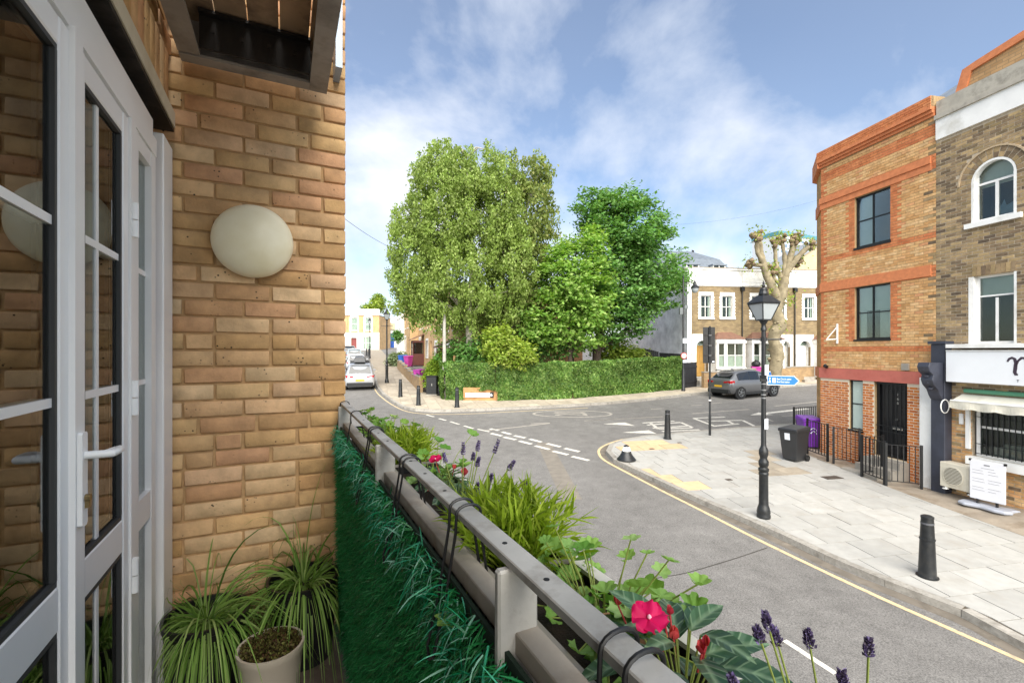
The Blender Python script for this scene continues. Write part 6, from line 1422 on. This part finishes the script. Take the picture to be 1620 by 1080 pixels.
def finger(z, ang, L, label, text):
    t = thing('finger_sign', label, 'sign', frame(lb+Vector((0,0,z)), ang), 'finger signs on the near lamp')
    pts = [(.06,-.10),(L-.09,-.10),(L,0),(L-.09,.10),(.06,.10)]
    ob('blade', MB().pxz(pts,-.014,.014), M_white, t)
    for sy in (-1, 1):
        ob('blue_face', MB().pxz([(.075,-.088),(L-.095,-.088),(L-.016,0),(L-.095,.088),(.075,.088)], sy*.0145-.001, sy*.0145+.001), pm('sign_blue','#1f6fb8',.4,.05,5,0), t)
    if text:
        link('lettering', TXT_BOW, M_white, t, Matrix.Translation((.245,-.018,.0)) @ Matrix.Rotation(rad(90),4,'X') @ Matrix.Diagonal((.40,.72,1,1)))
        ob('rail_emblem', MB().box(.165,.225,-.0185,-.0160,-.05,.05), M_white, t); ob('rail_mark', MB().box(.172,.218,-.0200,-.0187,-.03,-.012).box(.172,.218,-.0200,-.0187,.012,.03), pm('emblem_red','#c8443c',.5,.05,5,0), t)
        ob('walker_emblem', MB().lathe([(.0,-.002),(.014,0),(.0,.002)],8).xf(Matrix.Translation((.115,-.018,.045)) @ Matrix.Rotation(rad(90),4,'X')).add([(.115,-.0175,.03),(.135,-.0175,-.05),(.12,-.0175,-.05),(.113,-.0175,-.01),(.105,-.0175,-.05),(.09,-.0175,-.05)],[(0,1,2,3,4,5)]), M_white, t)
    ob('clamp', MB().box(-.062,.062,-.062,.062,-.03,.03), M_cast, t); return t
finger(2.93, math.atan2(-.36,.93), .66, 'blue finger sign for Bow Church and Bow Road stations', True)
finger(3.0, math.atan2(.75,.66), .66, 'second blue finger sign pointing away behind the lamp post', False)
def bollard(px, py, h, label, band=True):
    t = thing('bollard', label, 'bollard', Matrix.Translation(gnd(px,py)), 'black bollards'); s = h
    ob('shaft', MB().lathe([(.15,.0),(.15,.012),(.125,.014),(.118,.05),(.098,s*.60),(.106,s*.605),(.106,s*.625),(.096,s*.63),(.082,s*.955),(.088,s*.96),(.086,s*.985),(.06,s*1.0),(.0,s*1.004)],18), M_cast, t, smooth=True)
    if band: ob('reflective_band', MB().lathe([(.0895,s*.86),(.0885,s*.89)],18,cap=False), pm('worn_band','#55565a',.5,.2,6,0), t)
    return t
bollard(1467,922,1.0,'nearest black bollard on the right pavement by the kerb')
bollard(1056,698.5,1.03,'black bollard beside the tactile paving at the junction')
bollard(633.5,630.5,1.0,'black bollard on the corner pavement nearest the silver car')
bollard(662,644,1.0,'middle black bollard of the three on the far corner')
bollard(723,647.5,1.0,'black bollard in front of the street name sign')
for i, px in enumerate((580,583.5)): bollard(px, 564+i*.8, .95, ('left' if i == 0 else 'right')+' one of two tiny far bollards below the far lamp')
bb_ = thing('bell_bollard', 'low black bell bollard with white band on the kerb corner', 'bollard', Matrix.Translation(gnd(991,733)))
ob('bell', MB().lathe([(.285,0),(.285,.03),(.26,.06),(.20,.13),(.155,.21),(.13,.28)],24), M_cast, bb_, smooth=True)
ob('white_band', MB().lathe([(.131,.281),(.105,.37),(.09,.40)],24), M_white, bb_, smooth=True)
ob('cap', MB().lathe([(.088,.401),(.07,.44),(.03,.46),(.0,.465)],20), M_cast, bb_, smooth=True)
# sign seen from behind on a black pole
sp = thing('road_sign', 'black backed rectangular road sign on a slim pole, seen from behind', 'sign', frame(gnd(1123,693), rad(-4)))
ob('pole', MB().lathe([(.045,0),(.045,.75),(.036,.78),(.036,4.05)],14), M_cast, sp, smooth=True)
ob('panel', bevel(MB().box(-.235,.205,.04,.06,2.68,4.02),.006), M_cast, sp)
ob('panel_rib', MB().box(-.22,.19,.028,.0395,2.95,2.98).box(-.22,.19,.028,.0395,3.32,3.35).box(-.22,.19,.028,.0395,3.70,3.73), M_darksteel, sp)
ob('clip', MB().box(-.05,.05,-.042,.03,2.955,2.975).box(-.05,.05,-.042,.03,3.325,3.345).box(-.05,.05,-.042,.03,3.705,3.725), MATS['steel_clip'], sp)
ob('sticker', MB().box(.10,.18,.0365,.0395,2.71,2.76), M_note, sp)
ob('reflector_ring', MB().lathe([(.047,1.28),(.047,1.33)],12), M_white, sp)
# lamp column with hanging lantern on the far corner
hl = thing('bracket_lamp', 'tall black lamp column with hanging lantern by the ivy wall end', 'street lamp', Matrix.Translation(gnd(1081,621)))
ob('column', MB().lathe([(.12,0),(.12,.1),(.105,.12),(.10,1.25),(.07,1.35),(.055,1.4),(.05,6.9),(.03,7.0),(.05,7.05),(.0,7.25)],14), M_cast, hl, smooth=True)
ob('arm', MB().tube([(0,0,6.65),(.3,0,6.72),(.72,0,6.80)],.025,8).tube([(0,0,6.35),(.2,0,6.55),(.4,0,6.74)],.018,6), M_cast, hl)
ob('lantern', MB().lathe([(.02,6.95),(.03,6.8),(.10,6.70),(.12,6.55),(.26,6.42),(.26,6.36)],16,(.72,0,0)), M_cast, hl, smooth=True)
ob('bowl', MB().lathe([(.22,6.355),(.20,6.2),(.10,6.08),(.0,6.05)],16,(.72,0,0)), M_lampglass, hl, smooth=True)
ob('control_box', MB().box(-.24,-.06,-.1,.1,4.75,5.15).box(.06,.28,-.05,.05,5.1,5.3), pm('grey_box','#6d7274',.5,.1,5,0), hl)
rs = ob('speed_sign', MB().lathe([(.20,0),(.20,.012)],24).xf(Matrix.Translation((0,-.11,2.18)) @ Matrix.Rotation(rad(90),4,'X')), pm('sign_red','#b8322e',.5,.05,5,0), hl)
ob('sign_disc', MB().lathe([(.15,0),(.15,.004)],24).xf(Matrix.Translation((0,-.1222,2.18)) @ Matrix.Rotation(rad(90),4,'X')), M_white, rs)
link('lettering', TXT_20, M_black, rs, Matrix.Translation((0,-.13,2.18)) @ Matrix.Rotation(rad(90),4,'X'))
ob('small_plate', MB().box(-.07,.17,-.12,-.108,1.75,1.92).box(-.06,.2,-.085,-.07,2.95,3.25), M_note, hl)
# grey pole, timber post, cabinet
gp_ = thing('grey_pole', 'weathered grey concrete pole beside the ivy at the corner', 'pole', Matrix.Translation(gnd(703,632.5)))
ob('shaft', MB().lathe([(.11,0),(.10,1.6),(.085,5.2)],14), pm('pale_concrete_pole','#a8a49b',.9,.15,5,.3,dirt='#77736a'), gp_, smooth=True)
ob('door_strip', MB().box(-.03,.03,-.115,-.08,.9,1.3), M_concrete, gp_)
tp = tag(ob('timber_post', bevel(MB().box(-.07,.07,-.07,.07,-.1,2.4),.015), pm('fence_timber','#a5825a',.85,.2,5,.3), None, Matrix.Translation(GX(719,27.2))), 'brown timber post standing behind the grey pole and ivy', 'post')
cb = thing('utility_cabinet', 'black street utility cabinet against the low garden wall', 'cabinet', frame(gnd(682.5,628), rad(-6)))
ob('casing', bevel(MB().box(-.30,.30,-.02,.40,.06,1.08),.015), M_cast, cb); ob('plinth', MB().box(-.31,.31,-.03,.41,0,.059), M_concrete, cb); ob('lid', bevel(MB().box(-.32,.32,-.05,.42,1.081,1.14),.02), M_cast, cb); ob('door', MB().box(-.27,-.005,-.032,-.0205,.12,1.02).box(.005,.27,-.032,-.0205,.12,1.02), M_cast, cb); ob('handle', MB().box(.02,.05,-.05,-.0325,.55,.68), M_steel, cb)
# ---------------------------------------------------------------- wheelie bins
def bin_(p, ang, col, label, lid=None, mark=None, group='wheelie bins'):
    t = thing('wheelie_bin', label, 'bin', frame(p, ang), group); mat = pm('bin_'+col.strip('#'), col, .45, .1, 6, .05); lm = pm('bin_'+(lid or col).strip('#'), lid or col, .45, .1, 6, .05)
    b0, b1 = (.21,.24), (.275,.33); m = MB(); vs = [(sx*b0[0],sy*b0[1],.05) for sx,sy in ((-1,-1),(1,-1),(1,1),(-1,1))]+[(sx*b1[0],sy*b1[1],.93) for sx,sy in ((-1,-1),(1,-1),(1,1),(-1,1))]
    ob('body', bevel(m.add(vs,[(0,3,2,1),(4,5,6,7),(0,1,5,4),(1,2,6,5),(2,3,7,6),(3,0,4,7)]),.025,2), mat, t)
    ob('rim', bevel(MB().box(-.292,.292,-.352,.345,.90,.955),.01), mat, t)
    ob('lid', bevel(MB().add([(-.30,-.38,.958),(.30,-.38,.958),(.30,.36,.958),(-.30,.36,.958),(-.27,-.33,1.0),(.27,-.33,1.0),(.26,.33,1.05),(-.26,.33,1.05)],[(0,3,2,1),(4,5,6,7),(0,1,5,4),(1,2,6,5),(2,3,7,6),(3,0,4,7)]),.012), lm, t)
    ob('handle', MB().tube([(-.22,.36,.93),(-.22,.43,.97),(.22,.43,.97),(.22,.36,.93)],.016,8), mat, t, smooth=True)
    for sx in (-1,1):
        w = ob('wheel', MB().lathe([(.04,-.025),(.095,-.025),(.10,-.015),(.10,.015),(.095,.025),(.04,.025)],18).xf(Matrix.Translation((sx*.245,.25,.10)) @ Matrix.Rotation(rad(90),4,'Y')), M_rubber, t, smooth=True)
        ob('hub', MB().lathe([(.045,-.027),(.045,.027)],12).xf(Matrix.Translation((sx*.245,.25,.10)) @ Matrix.Rotation(rad(90),4,'Y')), mat, w)
    if mark == 'label':
        ob('label', MB().add([(-.10,-.3135,.66),(.06,-.3135,.66),(.06,-.333,.86),(-.10,-.333,.86)],[(0,1,2,3)]), M_note, t)
    if mark == 'arrow':
        for k in range(2): ob('recycling_mark', MB().tube([(-.10+.03*k,-.335+.012*k*0,.62-.1*k),(0,-.335,.70-.1*k),(.09,-.335,.66-.1*k),(.11,-.332,.60-.1*k)],.012,6), M_note, t)
    return t
bp_ = gnd(1261,737); bin_(bp_+Vector((.05,.22,0)), rad(-62), '#2b2c2e', 'dark grey wheelie bin standing out on the right pavement', mark='label')
bin_(gnd(1287,715)+Vector((.0,.25,0)), rad(-12), '#6f2f9c', 'purple recycling wheelie bin against the corner house', mark='arrow')
def wb(px, d, dz=.0): g = GX(px,d); g.z += dz; return g
bin_(wb(637,43,.35), rad(-40), '#2f5fb0', 'blue bin behind the far garden wall on the left street')
bin_(wb(646,42,.35), rad(-30), '#b03f8c', 'pink bin beside the blue one behind the garden wall')
bin_(wb(664,30.5,.25), rad(-30), '#a83a94', 'magenta bin in the front garden nearest the conifer bush')
pbn = wb(1196,31.9,.30); bin_(pbn, rad(-20), '#b83f98', 'pink bin in front of the terrace behind the dark grey car')
bg_ = tag(ob('bin_bag', MB().lathe([(.0,0),(.26,.02),(.30,.15),(.24,.30),(.10,.38),(.05,.45),(.0,.46)],12), pm('black_bag','#141416',.3,.3,9,.6,bdist=.03), None, Matrix.Translation(pbn+Vector((0,0,1.04))), smooth=True), 'black rubbish bag on top of the pink bin by the terrace', 'bag')
# ---------------------------------------------------------------- black fence and gate at the end of the ivy wall
def fence(a, b, h, label, name='timber_fence', cat='fence', arch=0):
    a, b = Vector(a), Vector(b); dd = b-a; L = dd.xy.length; t = thing(name, label, cat, frame(a, math.atan2(dd.y, dd.x))); n = max(3,int(L/.14)); dzz = b.z-a.z
    for i in range(n):
        z = dzz*i/n; ob('board', MB().box(L*i/n+.004,L*(i+1)/n-.004,-.012,.012,z-.1,z+h+arch*math.sin(math.pi*(i+.5)/n)), M_fence, t)
    for zz in (.35, h-.3): ob('rail', MB().bar((0,-.03,zz),(L,-.03,zz+dzz),.035,.09), M_fence, t)
    return t
M_fence = pm('black_stained_timber','#212226',.6,.2,5,.2,rand=.2)
fence(gnd(1078,616.5), gnd(1102,613.5), 1.62, 'black boarded side gate at the end of the ivy wall', 'side_gate', 'gate')
fence(GX(985,34.5), GX(1042,33.2), 2.25, 'black fence panel with arched top behind the ivy', arch=.22); fence(GX(1043,33.1), GX(1080,31.6), 2.2, 'black fence panel between arched fence and side gate')
# ---------------------------------------------------------------- overhead wires
def wire(a, b, sag, label, r=.008):
    a, b = Vector(a), Vector(b); P = [a.lerp(b,i/12)+Vector((0,0,-sag*4*(i/12)*(1-i/12))) for i in range(13)]
    tag(ob('overhead_wire', MB().tube(P, r, 5), M_rubber), label, 'wire', 'overhead wires')
wire(at(500,310,18), at(640,400,32), .3, 'thin overhead wire running from the balcony wall into the birch', .010)
wire(at(1062,356,30), at(1300,315,33), .3, 'upper overhead wire crossing the sky beside the corner house', .004)
wire(at(1075,432,31), at(1300,447,30), .3, 'lower overhead wire crossing in front of the terrace parapet', .005)
# ============================================================ vehicles
M_tyre = M_rubber; M_alloy = pm('alloy','#8e9194',.3,.1,8,0,metal=.8)
M_carglass, _nt, _b = newmat('tinted_car_glass'); setp(_b, Roughness=.04); _b.inputs['Base Color'].default_value = (.012,.014,.016,1); _b.inputs['Specular IOR Level'].default_value = .8
M_plate = pm('yellow_plate','#d8a92c',.4,.04,4,0); M_tail = pm('tail_lamp','#a8141c',.15,.15,5,0)
M_trim = pm('black_plastic_trim','#202123',.55,.1,8,.05)
def carpaint(name, col, metal=.35):
    m, nt, b = newmat(name); v = objcoord(nt); c = ramp(nt, noise(nt, v, 3, 3), [(.3, tuple(x*.95 for x in lin(col))), (.7, tuple(min(1,x*1.05) for x in lin(col)))])
    nt.links.new(c, b.inputs['Base Color']); setp(b, Metallic=metal, Roughness=.32); b.inputs['Coat Weight'].default_value = .6; b.inputs['Coat Roughness'].default_value = .05; return m
def car(p, ang, L, W, H, paint, label, wheelbase, kind='suv', box=None, group='parked cars', slope=0.0, detail=True):
    # local x forward, rear at x=0
    t = thing('parked_car', label, 'car', Matrix.Translation(p) @ Matrix.Rotation(ang,4,'Z') @ Matrix.Rotation(-slope,4,'Y'), group)
    w = W/2; gc = .19
    # stations: x, bottom, belt height, belt half width, top height, top half width
    if kind == 'coupe': S = [(0,.42,.80,.80,.90,.74),(.05,.30,.88,.93,1.02,.82),(.22,.24,.94,.99,1.10,.80),(.62,.20,.97,1,1.42,.70),(.85,.19,.98,1,1.50,.68),(1.5,.18,.97,1,1.555,.69),(2.2,.18,.96,1,1.54,.68),(2.75,.18,.95,1,1.40,.66),(3.3,.19,.93,.99,1.02,.80),(3.9,.22,.86,.95,.92,.80),(4.15,.30,.74,.82,.78,.68),(4.21,.40,.62,.70,.66,.55)]
    else: S = [(0,.40,.84,.82,.92,.78),(.05,.28,.92,.94,1.02,.84),(.14,.24,.98,.98,1.10,.80),(.45,.20,1.0,1,1.56,.72),(.70,.19,1.0,1,1.64,.70),(1.6,.18,.99,1,1.68,.71),(2.5,.18,.97,1,1.66,.70),(3.0,.18,.96,1,1.46,.67),(3.55,.19,.95,.99,1.08,.80),(4.2,.22,.88,.95,.94,.80),(4.50,.30,.74,.82,.78,.68),(4.56,.40,.62,.70,.66,.55)]
    lx, hz0 = L/S[-1][0], H/max(s[4] for s in S); n = len(S); prof = []; 
    for (x, zb, zbelt, wb_, zt, wt) in S:
        x *= lx; zb, zbelt, zt = zb*hz0, zbelt*hz0, zt*hz0; wb2, wt2 = wb_*w, wt*w
        h = [(0,zb),(wb2*.80,zb),(wb2*.95,zb+.10),(wb2*.985,(zb+zbelt)/2-.04),(wb2,(zb+zbelt)/2+.10),(wb2*.975,zbelt-.06),(wb2*.94,zbelt),(wt2*1.02+(wb2*.94-wt2)*.12,zt-.09*min(1,(zt-zbelt)/.3)),(wt2*.93,zt-.02),(wt2*.5,zt+.004),(0,zt+.008)]
        prof.append([(x, y, z) for y, z in h] + [(x,-y,z) for y, z in h[-2:0:-1]])
    k = len(prof[0]); vs = [q for r in prof for q in r]; fs = [(i*k+j,i*k+(j+1)%k,(i+1)*k+(j+1)%k,(i+1)*k+j) for i in range(n-1) for j in range(k)] + [tuple(range(k-1,-1,-1)), tuple(range((n-1)*k,n*k))]
    bm = bmesh.new(); BV_ = [bm.verts.new(v) for v in vs]; 
    for f in fs: bm.faces.new([BV_[i] for i in f])
    bmesh.ops.recalc_face_normals(bm, faces=bm.faces); me = bpy.data.meshes.new('body'); bm.to_mesh(me); bm.free()
    body = link('body', me, paint, t, smooth=True); me.set_sharp_from_angle(angle=rad(60))
    def patch(i0, i1, j0, j1, off, ins=.06):             # glass on the shell between stations and profile points
        A = [Vector(prof[i][j]) for i, j in ((i0,j0),(i1,j0),(i1,j1),(i0,j1))]; c = sum(A, Vector())/4; nrm = (A[1]-A[0]).cross(A[3]-A[0]).normalized()
        if nrm.dot(c-Vector((L/2,0,.8))) < 0: nrm = -nrm
        A = [a.lerp(c,ins)+nrm*off for a in A]; return A
    for sgn in (1,-1):
        J = (6,7) if sgn == 1 else (k-6,k-7)
        for a, b in ((3,5),(5,6),(6,8)):
            g = MB(); pts = patch(a,b,J[0],J[1],.012,.07); g.add(pts,[(0,1,2,3)])
            # follow the middle stations so that the pane stays on the shell
            if b-a > 1:
                g = MB(); rows = []
                for i in range(a,b+1):
                    q0, q1 = Vector(prof[i][J[0]]), Vector(prof[i][J[1]]); rows += [q0.lerp(q1,.06)+Vector((0,sgn*.012,.0)), q0.lerp(q1,.94)+Vector((0,sgn*.012,.004))]
                g.add(rows,[(2*i,2*i+2,2*i+3,2*i+1) for i in range(b-a)])
            ob('side_window', g, M_carglass, body)
    ob('rear_window', MB().add([Vector(prof[2][8])+Vector((-.012,-.02,.03)),Vector(prof[3][8])+Vector((-.03,-.02,-.03)),Vector(prof[3][k-8])+Vector((-.03,.02,-.03)),Vector(prof[2][k-8])+Vector((-.012,.02,.03))],[(0,1,2,3)]), M_carglass, body)
    ob('windscreen', MB().add([Vector(prof[7][8])+Vector((.02,0,.0)),Vector(prof[8][8])+Vector((-.06,0,.03)),Vector(prof[8][k-8])+Vector((-.06,0,.03)),Vector(prof[7][k-8])+Vector((.02,0,0))],[(0,1,2,3)]), M_carglass, body)
    zb_ = .62*hz0
    ob('rear_bumper', bevel(MB().box(-.05,.14,-w*.86,w*.86,.30,.52),.03), M_trim, t)
    ob('sill', MB().box(L*.25,L*.72,-w*.985,-w*.93,.20,.32).box(L*.25,L*.72,w*.93,w*.985,.20,.32), M_trim, t)
    ob('number_plate', MB().box(-.035,-.020,-.26,.26,zb_,zb_+.11), M_plate, t)
    for sgn in (1,-1):
        ob('tail_light', bevel(MB().add([(-.02,sgn*w*.42,.86*hz0),(-.02,sgn*w*.42,.93*hz0),(.02,sgn*w*.90,.99*hz0),(.02,sgn*w*.90,.84*hz0),(.10,sgn*w*.42,.86*hz0),(.10,sgn*w*.42,.93*hz0),(.30,sgn*w*.985,.99*hz0),(.30,sgn*w*.985,.86*hz0)],[(0,1,2,3),(4,7,6,5),(0,4,5,1),(1,5,6,2),(2,6,7,3),(3,7,4,0)]),.008), M_tail, t)
        ob('headlight', MB().box(L-.25,L-.06,sgn*w*.72-.10,sgn*w*.72+.10,.66*hz0,.76*hz0), M_lampglass, t)
        ob('wing_mirror', bevel(MB().box(L*.66,L*.66+.10,sgn*w*1.0-.02,sgn*w*1.0+.02+sgn*.16,.98*hz0,1.10*hz0) if sgn > 0 else MB().box(L*.66,L*.66+.10,-w-.16,-w+.02,.98*hz0,1.10*hz0),.02), paint, t)
    rw = .335; xr = (L-wheelbase)*.48
    for x in (xr, xr+wheelbase):
        for sgn in (1,-1):
            M_ = Matrix.Translation((x, sgn*(w-.10), rw)) @ Matrix.Rotation(rad(-90*sgn),4,'X')
            ob('wheel_arch', MB().lathe([(rw+.07,-.05),(rw+.07,.085),(rw*.5,.086)],24), M_trim, t, M_, smooth=True)
            wh = ob('wheel', MB().lathe([(rw*.66,-.10),(rw*.97,-.10),(rw,-.07),(rw,.09),(rw*.97,.112),(rw*.70,.112),(rw*.66,.095)],28), M_tyre, t, M_, smooth=True)
            rm = MB().lathe([(rw*.69,.09),(rw*.69,.112),(rw*.62,.11),(rw*.60,.08)],24,cap=False).lathe([(.045,.10),(.05,.112),(.02,.118)],10)
            for q in range(5):
                a = 2*math.pi*q/5; rm.bar((.03*math.cos(a),.03*math.sin(a),.105),(rw*.64*math.cos(a),rw*.64*math.sin(a),.103),.055,.018)
            ob('rim', rm, M_alloy, wh); ob('brake_disc', MB().lathe([(.0,.085),(rw*.6,.085)],20,cap=False), M_trim, wh)
    ob('spoiler', bevel(MB().box(.36*lx,.62*lx,-w*.64,w*.64,max(s[4] for s in S[:5])*hz0-.01,max(s[4] for s in S[:5])*hz0+.025),.01), M_trim if kind == 'coupe' else paint, t)
    ob('shark_fin', MB().add([(1.0,.0,H-.02),(1.22,.02,H),(1.22,-.02,H),(1.02,0,H+.08)],[(0,1,3),(1,2,3),(2,0,3)]), paint, t)
    return t
p = G(1149,630); a = math.atan2(.39,.92)
rear_near = G(1163,633); fwd = Vector((math.cos(a),math.sin(a))); left = Vector((-fwd.y,fwd.x))
o_ = G(1173,631.5).xy - fwd*.78 + left*.88
car(Vector((o_.x,o_.y,gz(o_.y)+.005)), a, 4.22, 1.80, 1.60, carpaint('grey_car_paint','#6f7072',.5), 'dark grey crossover car with yellow plate parked by the terrace', 2.64, 'coupe', slope=math.atan(SLOPE*math.sin(a)))
a = SA; rc = G(569.5,618); 
car(Vector((rc.x,rc.y,gz(rc.y)+.005)), a, 4.65, 1.86, 1.66, carpaint('silver_car_paint','#b9bcc0',.4), 'silver estate car with a roof box parked on the left street', 2.7, slope=math.atan(SLOPE*math.sin(a)))
rbx = thing('roof_box', 'dark grey roof box on top of the silver car', 'roof box', Matrix.Translation(Vector((rc.x,rc.y,gz(rc.y)+.005))) @ Matrix.Rotation(a,4,'Z') @ Matrix.Rotation(-math.atan(SLOPE*math.sin(a)),4,'Y') @ Matrix.Translation((0,0,1.72)))
ob('shell', bevel(MB().add([(.7,-.40,.04),(2.6,-.34,.04),(2.6,.34,.04),(.7,.40,.04),(.85,-.33,.36),(2.3,-.28,.34),(2.3,.28,.34),(.85,.33,.36)],[(0,3,2,1),(4,5,6,7),(0,1,5,4),(1,2,6,5),(2,3,7,6),(3,0,4,7)]),.05,2), pm('roof_box_plastic','#2c2e31',.35,.1,5,.03), rbx); ob('roof_bar', MB().box(1.0,1.06,-.62,.62,-.04,.039).box(2.1,2.16,-.62,.62,-.04,.039), M_trim, rbx)
for (px, py, c, nm) in ((564,588,'#c8cbce','white car parked in front of the silver car'), (560.5,573.5,'#a7b3b8','pale grey car parked farther along the left street'), (552,566,'#4a5058','dark car farthest along the left street')):
    g = G(px,py); car(Vector((g.x,g.y,gz(g.y)+.005)), a, 4.3, 1.78, 1.48, carpaint('paint_'+c.strip('#'), c, .2), nm, 2.6, slope=math.atan(SLOPE*math.sin(a)))
